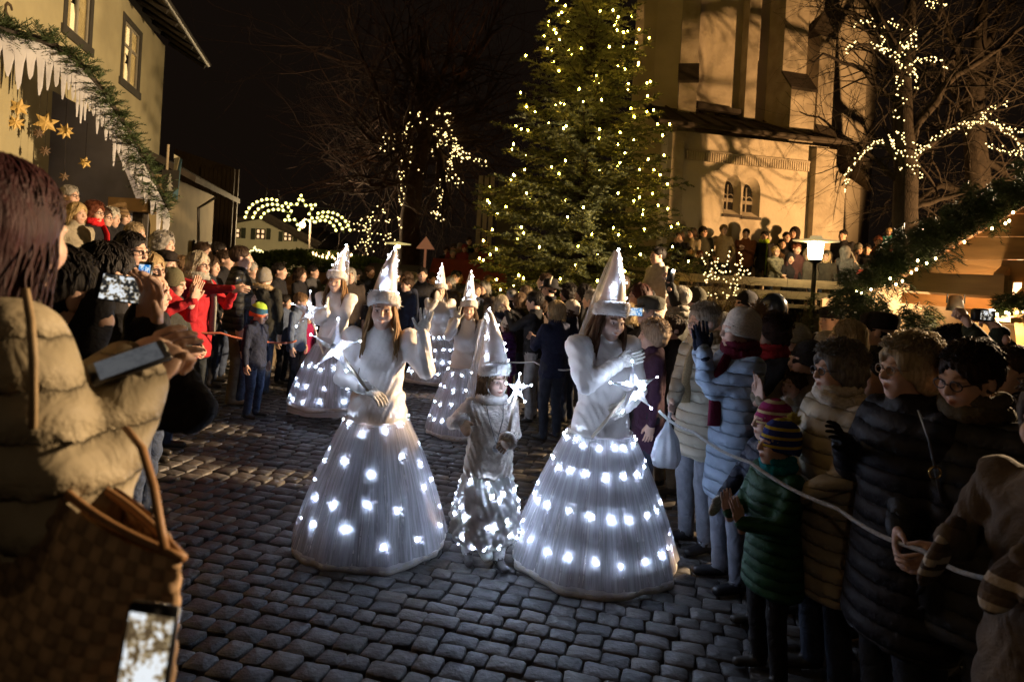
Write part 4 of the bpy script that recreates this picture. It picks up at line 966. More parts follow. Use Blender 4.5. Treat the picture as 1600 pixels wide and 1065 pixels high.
def street_star_lamp():
    p = W(485, 356, 27); rt = empty('street_lamp', (p.x, p.y, 0)); mb = MB(); mb.tube([(0, 0, 0), (0, 0, p.z + .3), (-.25, -.1, p.z + .35)], .05, 6); mb.build('pole', _MC['dark_stained_wood'], rt)
    mb = MB(); mb.ell((-.3, -.15, p.z + .1), .13, 10, 8); mb.build('lantern', emit('sodium_globe', (1.0, .50, .20), 22.0), rt); tag(rt, 'orange glowing street lamp beside the far house', 'street lamp')
    bulb('street_lamp_light', p + Vector((-.3, -.5, .1)), 1500, (1, .72, .38), .15)
street_star_lamp()
# ================================================================ fir, bare trees, hedge
def fir_tree():
    base = P2(905, 12.6); rt = empty('fir_tree', (base.x, base.y, 0)); rg = np.random.RandomState(5); Hh = 8.9
    mb = MB(); mb.tube([(0, 0, 0), (.02, 0, 2.5), (0, .02, 5), (0, 0, Hh)], [.17, .13, .08, .015], 9); mb.build('trunk', BARK, rt)
    mb = MB(); wood = MB(); tips = []
    z = .9
    while z < Hh - .05:
        f = (z - .5) / (Hh - .5); R0 = 2.62 * (1 - f) ** .88 * (.86 if z < 1.8 else 1) + .10
        nb = int(9 + 7 * (1 - f))
        for i in range(nb):
            a = 2 * math.pi * (i + rg.rand()) / nb; L_ = R0 * (rg.uniform(.62, 1.0) if rg.rand() < .8 else rg.uniform(1.0, 1.16)); zz = z + rg.uniform(-.12, .12); rise = rg.uniform(-.05, .22) + .35 * f
            pts = [np.array((math.cos(a) * L_ * t, math.sin(a) * L_ * t, zz + L_ * (rise * t - .38 * t * t + .16 * t ** 3 + .12 * t ** 4))) for t in np.linspace(0, 1, 7)]
            wood.tube(pts, list(np.linspace(.022, .004, 7)), 4, cap=False)
            for t in np.arange(.18, 1.0, .20 / max(L_, .5)):
                q = t * 6; j = min(int(q), 5); c = pts[j] + (pts[j + 1] - pts[j]) * (q - j); dv = pts[j + 1] - pts[j]; dv /= np.linalg.norm(dv); sd = np.cross(dv, (0, 0, 1.)); sd /= np.linalg.norm(sd)
                for s_ in (-1, 1):
                    l2 = (.18 + .34 * L_ * .38 * (1 - t * .7)) * rg.uniform(.7, 1.15); v = dv * .75 + sd * s_ * rg.uniform(.55, .95) + np.array((0, 0, rg.uniform(-.12, .10)))
                    spray(mb, c, v, l2, rg, int(14 + 16 * l2), .088, .028, droop=.25)
                    if l2 > .3:
                        for _ in range(2): spray(mb, c + v / np.linalg.norm(v) * l2 * rg.uniform(.25, .6), dv + sd * s_ * rg.uniform(-.1, .5), l2 * .5, rg, 10, .075, .027, droop=.3)
            spray(mb, pts[5], pts[6] - pts[5], .26, rg, 18, .07, .02)
            tips.append((pts, L_))
        z += .21
    spray(mb, (0, 0, Hh - .3), (0, 0, 1), .5, rg, 30, .08, .02)
    wood.build('branches', BARK, rt); o = mb.build('crown', NEED, rt, False)
    fb = emit('warm_tree_bulb', (1.0, .58, .06), 150.0); m1 = MB(); m1.ell((0, 0, 0), (.0145, .0145, .021), 7, 5); bme = m1.mesh('bulb', [fb])
    ls = empty('tree_lights', (base.x, base.y, 0)); k = 0
    for pts, L_ in tips:
        if rg.rand() < .80:
            t = rg.uniform(.80, 1.0); q = t * 6; j = min(int(q), 5); c = pts[j] + (pts[j + 1] - pts[j]) * (q - j)
            if c[1] < .45 and k < 290: link('bulb', bme, ls, Matrix.Translation(tuple(c + np.array((0, -.03, .06))))); k += 1
    tag(rt, 'tall green fir tree in the middle of the square', 'tree'); tag(ls, 'warm white Christmas lights spread over the tall fir tree', 'string lights')
fir_tree()
def limb(mb, p, d, ln, r, depth, rg, tips, wob=.25, kids=(2, 4), up=.10, minr=.004, store=None):
    n = 6; P = [np.array(p, float)]; d = np.array(d, float); d /= np.linalg.norm(d)
    for i in range(n):
        d = d + rg.randn(3) * wob * .5 + np.array((0, 0, up)) * .3; d /= np.linalg.norm(d); P.append(P[-1] + d * ln / n)
    rr = np.linspace(r, r * .55, n + 1); mb.tube(P, list(rr), 7 if r > .05 else (5 if r > .015 else 3), cap=False)
    if store is not None: store.append((P, r))
    if depth == 0 or r * .55 < minr: tips.append(P[-1]); return
    for k in range(rg.randint(*kids) + 1):
        t = rg.randint(2, n + 1) if k else n; v = d + rg.randn(3) * .62; limb(mb, P[t], v, ln * rg.uniform(.55, .85), rr[t] * rg.uniform(.5, .75), depth - 1, rg, tips, wob, kids, up, minr, store)
FAIRY = emit('fairy_light', (1.0, .72, .28), 3.6, sample=False)
def fairy(parent, P, r, name='fairy_lights', mat=None):
    """a string of tiny bulbs, joined: far too many and too small to pick apart"""
    mb = MB(); o8 = np.array([(1, 0, 0), (-1, 0, 0), (0, 1, 0), (0, -1, 0), (0, 0, 1), (0, 0, -1)], float) * r
    f8 = np.array([(0, 2, 4), (2, 1, 4), (1, 3, 4), (3, 0, 4), (2, 0, 5), (1, 2, 5), (3, 1, 5), (0, 3, 5)])
    P = np.asarray([tuple(p) for p in P], float); V = (P[:, None, :] + o8[None]).reshape(-1, 3); F = (f8[None] + 6 * np.arange(len(P))[:, None, None]).reshape(-1, 3)
    mb.adda(V, F); o = mb.build(name, mat or FAIRY, parent); tag(o, kind='stuff'); return o
def along(poly, d0, step, rg, jit=.05, dj=.12, wrap=.0):
    out = []
    for i in range(len(poly) - 1):
        (x0, y0), (x1, y1) = poly[i][:2], poly[i + 1][:2]; n = max(1, int(math.hypot(x1 - x0, y1 - y0) * d0 / 1000 / step))
        for k in range(n): t = (k + rg.rand()) / n; out.append(W(x0 + (x1 - x0) * t, y0 + (y1 - y0) * t, d0 + dj * rg.randn()) + Vector(tuple(rg.randn(3) * jit)))
    return out
# right-hand bare tree: trunk and limbs follow the lit branches
def px_limb(mb, poly, d, r0, r1, rg, tips, twig=3, dd=0.0, tw=1.0):
    P = [W(x, y, d + dd * i / (len(poly) - 1) + .1 * rg.randn() * (i > 0)) for i, (x, y) in enumerate(poly)]
    Q = []
    for i in range(len(P) - 1):
        for t in (0, .34, .67): Q.append(P[i].lerp(P[i + 1], t) + Vector(tuple(rg.randn(3) * .04 * (t > 0))))
    Q.append(P[-1]); rr = np.linspace(r0, r1, len(Q)); mb.tube(Q, list(rr), 8, cap=True)
    for i in range(1, len(Q)):
        for _ in range(twig):
            dv = (Q[i] - Q[i - 1]).normalized(); v = np.array(dv) * .5 + rg.randn(3) * .8; limb(mb, np.array(Q[i]), v, tw * rg.uniform(.5, 1.2), rr[i] * .34, 2, rg, tips, .3, (1, 3), .02, .0035)
    return Q
def right_tree():
    rg = np.random.RandomState(44); b = P2(1415, 13.2); rt = empty('bare_tree', (b.x, b.y, 1.2)); mb = MB(); tips = []
    D = 13.2
    tr = [(1418, 470), (1416, 400), (1414, 330), (1416, 270), (1412, 200), (1410, 130), (1418, 60), (1424, -20), (1430, -110)]
    Ps = [W(x, y, D) for x, y in tr]; mb.tube([tuple(p) for p in Ps], [.27, .25, .23, .22, .19, .16, .13, .10, .05], 12)
    br = [[(1414, 260), (1380, 222), (1350, 232), (1330, 262), (1315, 290)], [(1414, 255), (1445, 230), (1480, 205), (1520, 190), (1560, 200), (1610, 220), (1680, 200)], [(1480, 205), (1520, 180), (1560, 165), (1600, 120)],
          [(1412, 130), (1392, 95), (1375, 60), (1350, 35), (1330, 20), (1290, 5)], [(1414, 100), (1440, 60), (1470, 20), (1490, -40)], [(1412, 140), (1380, 72), (1345, 70), (1325, 82)],
          [(1416, 170), (1450, 100), (1470, 96), (1482, 110)], [(1416, 330), (1470, 310), (1530, 300), (1580, 280), (1650, 285)], [(1416, 220), (1470, 140), (1540, 90), (1600, 40), (1660, 10)], [(1416, 90), (1360, 10), (1300, -30), (1240, -60)],
          [(1414, 300), (1370, 250), (1320, 215), (1290, 190), (1250, 175)], [(1470, 140), (1500, 60), (1560, 10), (1600, -40)], [(1416, 180), (1350, 110), (1300, 90), (1265, 95)]]
    for i, q in enumerate(br): px_limb(mb, q, D, .10 if i in (1, 3, 8, 9) else .062, .014, rg, tips, 2, dd=rg.uniform(-.8, .8), tw=1.05)
    rt_inv = Matrix.Translation(-Vector(rt.location)); mb.xf(rt_inv); tk = mb.build('trunk_and_limbs', BARK, rt); tag(rt, 'large bare tree to the right of the church, its limbs wound with lights', 'tree')
    lt = empty('string_lights', (b.x, b.y, 1.2)); L = []
    strands = [[(1318, 300), (1326, 268), (1345, 240), (1365, 225), (1395, 222), (1410, 240), (1425, 242)], [(1425, 242), (1445, 232), (1465, 212), (1485, 205), (1510, 192), (1545, 190), (1580, 205), (1600, 240)], [(1400, 205), (1415, 222), (1440, 232)], [(1510, 205), (1530, 180), (1560, 165), (1578, 160)],
               [(1530, 185), (1560, 195), (1600, 205)], [(1540, 225), (1575, 238), (1600, 240)], [(1430, 245), (1435, 268), (1440, 282)], [(1405, 265), (1435, 262)], [(1335, 35), (1365, 30), (1380, 45), (1378, 70), (1395, 85), (1410, 90), (1425, 55), (1432, 45), (1430, 78)], [(1355, 65), (1375, 75), (1395, 90), (1405, 105), (1420, 105), (1432, 95)],
               [(1432, 95), (1455, 92), (1470, 95), (1480, 108)], [(1430, 95), (1430, 120), (1428, 140)], [(1402, 120), (1425, 118)], [(1402, 125), (1405, 150), (1418, 165)], [(1398, 175), (1402, 185), (1418, 188)], [(1323, 85), (1338, 65)], [(1400, 65), (1420, 75), (1432, 70)], [(1380, 35), (1408, 42)], [(1440, 5), (1465, 12), (1480, 4)], [(1450, -5), (1480, 8)], [(1395, 210), (1400, 250)]]
    for s_ in strands: L += along(s_, 13.0, .036, rg, .035)
    fairy(lt, [p - Vector(lt.location) for p in L], .018); tag(lt, 'white fairy lights wound round the limbs of the bare tree by the church', 'string lights', 'fairy lights on the trees')
    # a second, darker tree further right and back
    b2 = P2(1530, 15); rt2 = empty('bare_tree', (b2.x, b2.y, 1.2)); mb = MB(); tips = []
    mb.tube([tuple(W(x, y, 15)) for x, y in ((1535, 420), (1530, 300), (1520, 180), (1530, 60), (1540, -60))], [.3, .27, .22, .15, .08], 10)
    for q in ([(1530, 300), (1470, 290), (1420, 320), (1390, 330)], [(1522, 180), (1560, 100), (1610, 60), (1660, 20)], [(1525, 150), (1490, 70), (1470, 10), (1450, -40)], [(1530, 80), (1570, 20), (1600, -20)], [(1530, 240), (1580, 280), (1640, 270)], [(1520, 200), (1480, 130), (1450, 120)], [(1535, 100), (1600, 90), (1660, 110)]): px_limb(mb, q, 15, .09, .012, rg, tips, 2, dd=.8, tw=1.2)
    mb.xf(Matrix.Translation(-Vector(rt2.location))); mb.build('trunk_and_limbs', BARK, rt2); tag(rt2, 'unlit bare tree at the far right behind the lit one', 'tree')
right_tree()
# far bare tree wound with lights, left of the fir, and a lower lit shrub beside it
def far_tree():
    rg = np.random.RandomState(51); D = 24.0; b = P2(660, D); BARK = M('far_bark', (.055, .030, .022), .9, .3); rt = empty('bare_tree', (b.x, b.y, 0)); mb = MB(); tips = []
    mb.tube([tuple(W(x, y, D)) for x, y in ((640, 440), (640, 340), (652, 260), (668, 200), (660, 120), (655, 40))], [.42, .36, .30, .24, .15, .05], 10)
    for q in ([(645, 300), (630, 250), (610, 225), (600, 215)], [(660, 230), (690, 215), (720, 240), (750, 262)], [(680, 215), (690, 260), (695, 300), (690, 345)], [(660, 210), (640, 185), (665, 172), (700, 185)], [(650, 270), (600, 180), (570, 100), (540, 40)], [(665, 190), (720, 120), (760, 60), (790, 0)], [(660, 150), (620, 80), (600, 20)], [(655, 240), (580, 220), (540, 180)], [(665, 180), (700, 90), (710, 20)], [(650, 280), (580, 290), (550, 260)], [(668, 200), (740, 180), (780, 130)]):
        px_limb(mb, q, D, .15, .02, rg, tips, 5, dd=rg.uniform(-1, 1), tw=2.8)
    mb.xf(Matrix.Translation(-Vector(rt.location))); mb.build('trunk_and_limbs', BARK, rt); tag(rt, 'big bare tree behind the parade, left of the fir', 'tree')
    lt = empty('string_lights', (b.x, b.y, 0)); L = []
    for s_ in ([(598, 235), (605, 215), (620, 215), (630, 205), (645, 185), (665, 172), (690, 175), (705, 182)], [(632, 220), (640, 235), (636, 255), (648, 255), (660, 253), (656, 270)], [(636, 255), (630, 280), (625, 300), (630, 330), (628, 355)], [(655, 175), (670, 195), (690, 210), (705, 225), (715, 240)], [(700, 185), (700, 205), (685, 225), (670, 240)], [(705, 215), (720, 235), (740, 248), (755, 255), (762, 262)], [(712, 235), (700, 260), (690, 285), (688, 310), (680, 335), (690, 350)], [(700, 260), (710, 275), (718, 290)], [(640, 190), (620, 225), (610, 232)], [(690, 225), (715, 225), (725, 250)], [(622, 275), (640, 285)]):
        L += along(s_, D, .085, rg, .075) + along(s_, D, .12, rg, .11)
    fairy(lt, [p - Vector(lt.location) for p in L], .030); tag(lt, 'white fairy lights tracing the big bare tree left of the fir', 'string lights', 'fairy lights on the trees')
    b = P2(590, 21); rt = empty('bare_shrub', (b.x, b.y, 0)); mb = MB(); tips = []
    for i in range(16): limb(mb, (rg.randn() * .15, rg.randn() * .15, 0), (rg.randn() * .5, rg.randn() * .4, 1.2), 1.3, .035, 3, rg, tips, .3, (2, 4), .05, .003)
    mb.build('branches', BARK, rt); tag(rt, 'low leafless shrub beside the far tree', 'shrub')
    lt = empty('string_lights', (b.x, b.y, 0)); L = []
    for s_ in ([(555, 375), (575, 345), (585, 330), (600, 325), (608, 340), (605, 370), (600, 385)], [(560, 385), (580, 370), (600, 372), (612, 375)], [(545, 350), (565, 345), (585, 360)], [(575, 395), (580, 370), (575, 345)], [(550, 385), (560, 395), (578, 392)]): L += along(s_, 21, .085, rg, .12)
    fairy(lt, [p - Vector(lt.location) for p in L], .024); tag(lt, 'loose fairy lights on the low shrub beside the far tree', 'string lights', 'fairy lights on the trees')
    # dark wooded mass closing the view to the left and right of the far tree
far_tree()
# lit shrub in front of the terrace
def lit_bush():
    rg = np.random.RandomState(61); b = P2(1132, 11.2); rt = empty('bare_shrub', (b.x, b.y, 0)); mb = MB(); tips = []
    for i in range(22): limb(mb, (rg.randn() * .12, rg.randn() * .12, .3), (rg.randn() * .28, rg.randn() * .3, 1.3), .95, .022, 3, rg, tips, .28, (2, 4), .06, .002)
    mb.build('branches', M('twig_brown', (.11, .075, .045), .9, .3), rt); tag(rt, 'twiggy leafless shrub in front of the terrace rail', 'shrub')
    pts = [(1097, 403), (1104, 395), (1108, 398), (1113, 391), (1100, 408), (1102, 412), (1122, 404), (1117, 409), (1121, 409), (1112, 411), (1118, 415), (1120, 419), (1110, 424), (1124, 423), (1127, 425), (1130, 426), (1134, 425), (1129, 415), (1132, 416), (1136, 413), (1137, 408), (1139, 401), (1138, 399), (1140, 393), (1155, 395), (1158, 398), (1160, 404), (1157, 407), (1157, 411), (1149, 413), (1152, 414), (1159, 416), (1155, 421), (1157, 422), (1163, 423), (1168, 422), (1172, 427), (1170, 428), (1161, 429), (1154, 427), (1151, 429), (1157, 434), (1146, 436), (1152, 437), (1148, 443), (1152, 445), (1149, 449), (1153, 451), (1149, 453), (1142, 443), (1135, 440), (1131, 436), (1118, 436), (1121, 436), (1113, 435), (1117, 432), (1118, 426), (1105, 437), (1102, 438), (1104, 441), (1108, 430), (1111, 429), (1106, 432), (1100, 429), (1102, 426), (1123, 434), (1130, 457), (1107, 457), (1106, 462), (1111, 461), (1118, 459), (1120, 465), (1136, 461), (1139, 462), (1136, 465), (1146, 461), (1150, 461), (1141, 449), (1147, 457), (1112, 420), (1141, 424), (1134, 424)]
    lt = empty('string_lights', (b.x, b.y, 0))
    fairy(lt, [W(x, y, 11.0 + .25 * rg.randn()) - Vector(lt.location) for x, y in pts], .016); tag(lt, 'scattered warm fairy lights on the shrub in front of the terrace', 'string lights', 'fairy lights on the trees')
lit_bush()
# clipped hedge and stall roofs down the street
def hedge():
    rg = np.random.RandomState(71); c = P2(500, 19); rt = empty('clipped_hedge', (c.x, c.y, 0)); mb = MB()
    for i in range(5200):
        x = rg.uniform(-1.9, 1.9); y = rg.uniform(-.9, .9); zt = 2.05 - .25 * abs(x) ** 1.5 * .3; z = zt - abs(rg.randn()) * .18 if rg.rand() < .6 else rg.uniform(.9, zt); y = y if z > zt - .25 else -.9 + .15 * rg.randn()
        v = rg.randn(3); v[2] = abs(v[2]); v /= np.linalg.norm(v); spray(mb, (x, y, z), v, .14, rg, 4, .10, .05)
    mb.build('foliage', M('hedge_leaf', (.10, .15, .035), .7, .4, 3, c2=(.04, .07, .015)), rt, False); tag(rt, 'rounded green conifer hedge glowing beside the street stalls', 'hedge')
hedge()
# ================================================================ church, terrace, lamp, booths
CHW = M('church_render', (.54, .48, .38), .88, 0, 1.1, .6, 12, bdist=.02, c2=(.40, .35, .27))
CHD = M('church_roof', (.045, .036, .028), .75, .35, 3, .5, 14)
STONE = M('pale_tuff', (.42, .37, .29), .88, 0, 3, .7, 18, bdist=.015, c2=(.27, .235, .18))
ch = empty('church', tuple(P2(1170, 18)))
def cpart(mb, name, mat, parent=None, smooth=False):
    o = part(mb, name, mat, ch, smooth)
    if parent is not None: o.parent = parent
    return o
TZ = 1.35
# lower chapel: front wall with two lancets
c0, c1 = P2(1035, 16.1), P2(1284, 17.1); cdv = (c1 - c0).normalized(); cn = Vector((cdv.y, -cdv.x, 0))
cl = lambda px, py: tloc(px, py, c0, cdv)
zc0 = cl(1060, 236)[1]; zE = cl(1150, 214)[1]
def cpt(u, z, o=0.0): q = c0 + cdv * u + cn * o; return (q.x, q.y, z)
L_end = (c1 - c0).length
lan = []
for (xa, xb, yt, yb) in ((1130, 1156, 272, 336), (1159, 1186, 277, 340)):
    ua, _ = cl(xa, yb); ub, zb2 = cl(xb, yb); _, zt2 = cl((xa + xb) / 2, yt); lan.append((ua, ub, zb2, zt2))
mbw = MB(); cur = 0.0
def arch_pts(ua, ub, zs, zt, n=7):
    """pointed arch outline from left spring over the point to right spring"""
    m = (ua + ub) / 2; sp = zt - (ub - ua) * .80; out = []
    for i in range(n + 1): t = i / n; out.append((ua + (m - ua) * (1 - math.cos(t * math.pi / 2)) ** 1.0 * 1.0, sp + (zt - sp) * math.sin(t * math.pi / 2)))
    return out + [(2 * m - u, z) for u, z in out[:-1][::-1]]
for (ua, ub, zs, zt) in lan:
    mbw.prism([cpt(cur, TZ - .5), cpt(ua, TZ - .5), cpt(ua, zE), cpt(cur, zE)], tuple(-cn), .5)
    mbw.prism([cpt(ua, TZ - .5), cpt(ub, TZ - .5), cpt(ub, zs), cpt(ua, zs)], tuple(-cn), .5)
    ap = arch_pts(ua, ub, zs, zt); k = len(ap)
    for i in range(k - 1):
        (u1, z1), (u2, z2) = ap[i], ap[i + 1]
        if u2 - u1 > 1e-4: mbw.prism([cpt(u1, z1), cpt(u2, z2), cpt(u2, zE), cpt(u1, zE)], tuple(-cn), .5)
    cur = ub
mbw.prism([cpt(cur, TZ - .5), cpt(L_end, TZ - .5), cpt(L_end, zE), cpt(cur, zE)], tuple(-cn), .5)
cpart(mbw, 'chapel_wall', CHW)
for (ua, ub, zs, zt) in lan:
    wn = empty('lancet_window'); wn.parent = ch; m = (ua + ub) / 2 - (ub - ua) * .09; hw2 = (ub - ua) * .38
    out = [(ua, zs)] + arch_pts(ua, ub, zs, zt) + [(ub, zs)]; inn = [(m - hw2, zs + .14)] + arch_pts(m - hw2, m + hw2, zs + .14, zt - .16) + [(m + hw2, zs + .14)]
    mb = MB(); V = [cpt(u, z, .004) for u, z in out] + [cpt(u, z, -.20) for u, z in inn]; k = len(out); mb.add(V, [(i, i + 1, k + i + 1, k + i) for i in range(k - 1)] + [(k - 1, 0, k, 2 * k - 1)]); cpart(mb, 'splayed_reveal', CHW, wn)
    mb = MB(); mb.add([cpt(u, z, -.196) for u, z in inn], [tuple(range(len(inn)))[::-1]]); cpart(mb, 'glazing', M('leaded_glass', (.012, .010, .008), .12, .3, 20, .3, 25, spec=.6), wn)
    mb = MB()
    zt3 = zt - .16
    mb.tube([cpt(m, zs + .14, -.185), cpt(m, zt3 - .1, -.185)], .022, 5)
    for q in np.linspace(zs + .35, zt3 - .45, 4): mb.tube([cpt(m - hw2, q, -.185), cpt(m + hw2, q, -.185)], .010, 4)
    for s_ in (-1, 1): mb.tube([cpt(m + s_ * hw2 * .5 + hw2 * .5 * math.cos(a), zt3 - .42 + hw2 * .5 * math.sin(a), -.185) for a in np.linspace(0, 6.28, 10)], .012, 4)
    cpart(mb, 'tracery', STONE, wn)
    mb = MB(); mb.prism([cpt(ua - .03, zs - .07, .06), cpt(ub + .03, zs - .07, .06), cpt(ub + .03, zs + .0, .06), cpt(ua - .03, zs + .0, .06)], tuple(-cn), .3); cpart(mb, 'sill', M('sill_slate', (.05, .04, .03), .7), wn)
# cornice: plain band and dentils
uA = cl(1062, 240)[0]; uB = cl(1262, 262)[0]; mb = MB(); mb.prism([cpt(uA, zc0 + .02, .10), cpt(uB, zc0 + .02, .10), cpt(uB, zc0 + .07, .10), cpt(uA, zc0 + .07, .10)], tuple(-cn), .2); cpart(mb, 'cornice_band', STONE)
mb = MB(); nD = 56
for i in range(nD):
    u = uA + (uB - uA) * (i + .3) / nD; w_ = (uB - uA) / nD * .55; mb.prism([cpt(u, zc0 - .20, .085), cpt(u + w_, zc0 - .20, .085), cpt(u + w_, zc0 + .02, .085), cpt(u, zc0 + .02, .085)], tuple(-cn), .1)
tag(cpart(mb, 'dentil_course', CHW), kind='stuff')
for (ua, ub) in ((cl(1040, 300)[0], cl(1060, 300)[0]), (cl(1264, 300)[0], L_end + .05)):
    mb = MB(); mb.prism([cpt(ua, TZ - .5, .22), cpt(ub, TZ - .5, .22), cpt(ub, zE - .1, .22), cpt(ua, zE - .1, .22)], tuple(-cn), .25); cpart(mb, 'pilaster', STONE)
# chapel's right-hand return wall and its lean-to roof
c2 = P2(1312, 18.6); mb = MB(); d12 = (c2 - c1).normalized(); n12 = Vector((d12.y, -d12.x, 0)); wallbox(mb, c1, c2, TZ - .5, zE - .5, n12, .4); cpart(mb, 'return_wall', CHW)
e = [c0 - cdv * .6 + cn * .55, c1 + cdv * .3 + cn * .55, c2 + n12 * .6 + d12 * .2]; rz = [zE - .05, zE - .05, zE - .95]
r0, r1 = c0 - cn * 1.9, c1 - cn * 1.8; zR = W(1120, 178, 18.2).z
mb = MB(); V = [(e[0].x, e[0].y, rz[0]), (e[1].x, e[1].y, rz[1]), (e[2].x, e[2].y, rz[2]), (r0.x, r0.y, zR), (r1.x - .3, r1.y, zR - .1), (r1.x + .6, r1.y + .8, zR - .3)]
up = [(x, y, z + .10) for x, y, z in V]; mb.add(V + up, [(0, 1, 4, 3), (1, 2, 5, 4), (9, 10, 7, 6), (10, 11, 8, 7), (0, 6, 7, 1), (1, 7, 8, 2)])
rfo = cpart(mb, 'chapel_roof', CHD)
for i in range(9):
    t = (i + .5) / 9; a, b = Vector(up[0]).lerp(Vector(up[1]), t), Vector(up[3]).lerp(Vector(up[4]), t); m2 = MB(); m2.tube([tuple(a + Vector((0, 0, .03))), tuple(b + Vector((0, 0, .03)))], .03, 4); cpart(m2, 'roof_seam', CHD, rfo)
mb = MB(); mb.tube([tuple(Vector(v) + Vector((0, -.05, -.02))) for v in (up[0], up[1], up[2])], .06, 8); cpart(mb, 'gutter', CHD, rfo)
# tall choir behind: wall panels and stepped buttresses
ZT = 13.5
def panel(xa, da, xb, db, name='choir_wall', th=.6, z0=TZ, z1=ZT, mat=None):
    a, b = P2(xa, da), P2(xb, db); dv = (b - a).normalized(); mb = MB(); wallbox(mb, a, b, z0, z1, Vector((dv.y, -dv.x, 0)), th); return cpart(mb, name, mat or CHW)
panel(1004, 18.6, 1046, 18.2); panel(1066, 18.1, 1192, 18.5); panel(1214, 18.7, 1336, 20.6)
panel(1004, 18.7, 1000, 22); panel(1334, 20.7, 1352, 24)
def buttress(xa, da, xb, db, out, zst, name='buttress', z1=ZT, skew=0.0):
    """a stepped pier: wide below, set back above a sloping offset"""
    a, b = P2(xa, da), P2(xb, db); dv = (b - a).normalized(); nn = Vector((dv.y, -dv.x, 0)); mb = MB(); o2 = out * .62
    sec = [(0, TZ - .4), (out, TZ - .4), (out, zst), (o2, zst + .55), (o2, z1), (0, z1)]
    mb.prism([tuple(a + nn * o + dv * 0 + Vector((skew * o, 0, z))) for o, z in sec], tuple(dv), (b - a).length); r_ = cpart(mb, name, STONE)
    m2 = MB(); m2.prism([tuple(a - dv * .04 + nn * o + Vector((0, 0, z))) for o, z in ((out + .05, zst - .02), (out + .05, zst + .06), (o2 + .01, zst + .62), (o2 + .01, zst + .55))], tuple(dv), (b - a).length + .08); cpart(m2, 'offset_slab', CHD, r_); return r_
buttress(1043, 18.3, 1070, 18.2, .75, W(1055, 128, 17.5).z); buttress(1180, 18.4, 1216, 18.6, 1.1, W(1200, 140, 17.5).z)
buttress(1238, 18.9, 1262, 19.2, .8, W(1250, 225, 18.4).z, z1=W(1250, 52, 18.4).z)
a = P2(1234, 18.8); mb = MB(); zt = W(1250, 50, 18.4).z; mb.prism([(a.x, a.y - .6, zt), (a.x + .58, a.y - .6, zt), (a.x + .29, a.y - .6, zt + .55)], (0, 1, 0), .8); cpart(mb, 'gabled_cap', CHD)
for (x, w_) in ((1148, 17),): panel(x, 17.95, x + w_, 18.0, 'pilaster', .4, W(x, 186, 18).z, ZT, STONE)
mb = MB(); s0, s1 = W(1090, 168, 17.85), W(1158, 178, 17.95); mb.prism([tuple(s0), tuple(s1), tuple(s1 + Vector((0, 0, .12))), tuple(s0 + Vector((0, 0, .16)))], (0, 1, 0), .5); cpart(mb, 'window_sill', CHD)
for x in (744, 753, 762):
    mb = MB(); p = P2(x, 20.5); mb.box((p.x, p.y, 2.4), (.13, .2, 4.8)); cpart(mb, 'portal_column', STONE)
panel(772, 20.8, 800, 20.6, 'portal_wall', .4, 0, 4.8, M('portal_render', (.10, .09, .07), .9, .15))
tag(ch, 'floodlit ochre church choir with buttresses and a low chapel with twin lancet windows', 'church')
# --- terrace with its timber rail
ter = empty('terrace', tuple(P2(1200, 13.4))); t0, t1, t2, t3 = P2(1010, 13.1), P2(1470, 13.6), P2(1560, 22), P2(960, 22)
mb = MB(); mb.prism([(q.x, q.y, 0) for q in (t0, t1, t2, t3)], (0, 0, 1), TZ); part(mb, 'retaining_wall', M('terrace_wall', (.20, .165, .12), .9, .25, 3, .6, 14, bdist=.02), ter); tag(ter, kind='structure')
rl = empty('timber_rail', tuple(P2(1200, 13.0))); RW = M('weathered_rail', (.36, .29, .18), .8, .25, 3, .4, 22, stretch=(1, 6, 6))
ra, rb = P2(1030, 12.7), P2(1420, 13.1); rdv = (rb - ra).normalized(); rn_ = Vector((rdv.y, -rdv.x, 0)); Lr = (rb - ra).length
for (z0, z1, off) in ((W(1150, 444, 12.9).z, W(1150, 431, 12.9).z, 0), (W(1150, 462, 12.9).z, W(1150, 450, 12.9).z, .004), (W(1150, 476, 12.9).z, W(1150, 470, 12.9).z, .002)):
    for k_ in range(2):
        a, b = ra + rdv * Lr * .5 * k_, ra + rdv * (Lr * .5 * (k_ + 1) - .01); mb = MB(); mb.prism([(a.x, a.y, z0), (b.x, b.y, z0), (b.x, b.y, z1), (a.x, a.y, z1)], tuple(rn_), .06); part(mb, 'rail_board', RW, rl)
for i in range(5):
    p = ra + rdv * (Lr * (i + .35) / 5) - rn_ * .07; mb = MB(); mb.box((p.x, p.y, .98), (.11, .11, 1.96)); part(mb, 'post', RW, rl)
tag(rl, 'weathered timber rail along the edge of the church terrace', 'railing')
# --- street lamp with a wide disc shade
lp_ = W(1275, 376, 12.3); sl = empty('street_lamp', (lp_.x, lp_.y, 0)); zl = lp_.z
mb = MB(); mb.tube([(0, 0, 0), (0, 0, zl - .42)], [.055, .038], 10); mb.lathe([(.05, zl - .44), (.12, zl - .40), (.13, zl - .36), (.001, zl - .36)], 20); mb.build('post', M('lamp_black', (.02, .02, .02), .4), sl)
mb = MB(); mb.lathe([(.11, zl - .36), (.135, zl - .20), (.14, zl - .04)], 20); mb.build('lantern_glass', emit('lamp_glass_glow', (1.0, .74, .38), 60.0), sl)
mb = MB(); mb.lathe([(.05, zl - .04), (.41, zl - .015), (.415, zl + .0), (.12, zl + .04), (.10, zl + .09), (.001, zl + .10)], 36); mb.build('disc_shade', M('lamp_shade_cream', (.75, .62, .38), .5, .05, emis=.35, ecol=(1, .75, .35)), sl)
tag(sl, 'glowing street lamp with a flat disc shade in front of the terrace', 'street lamp')
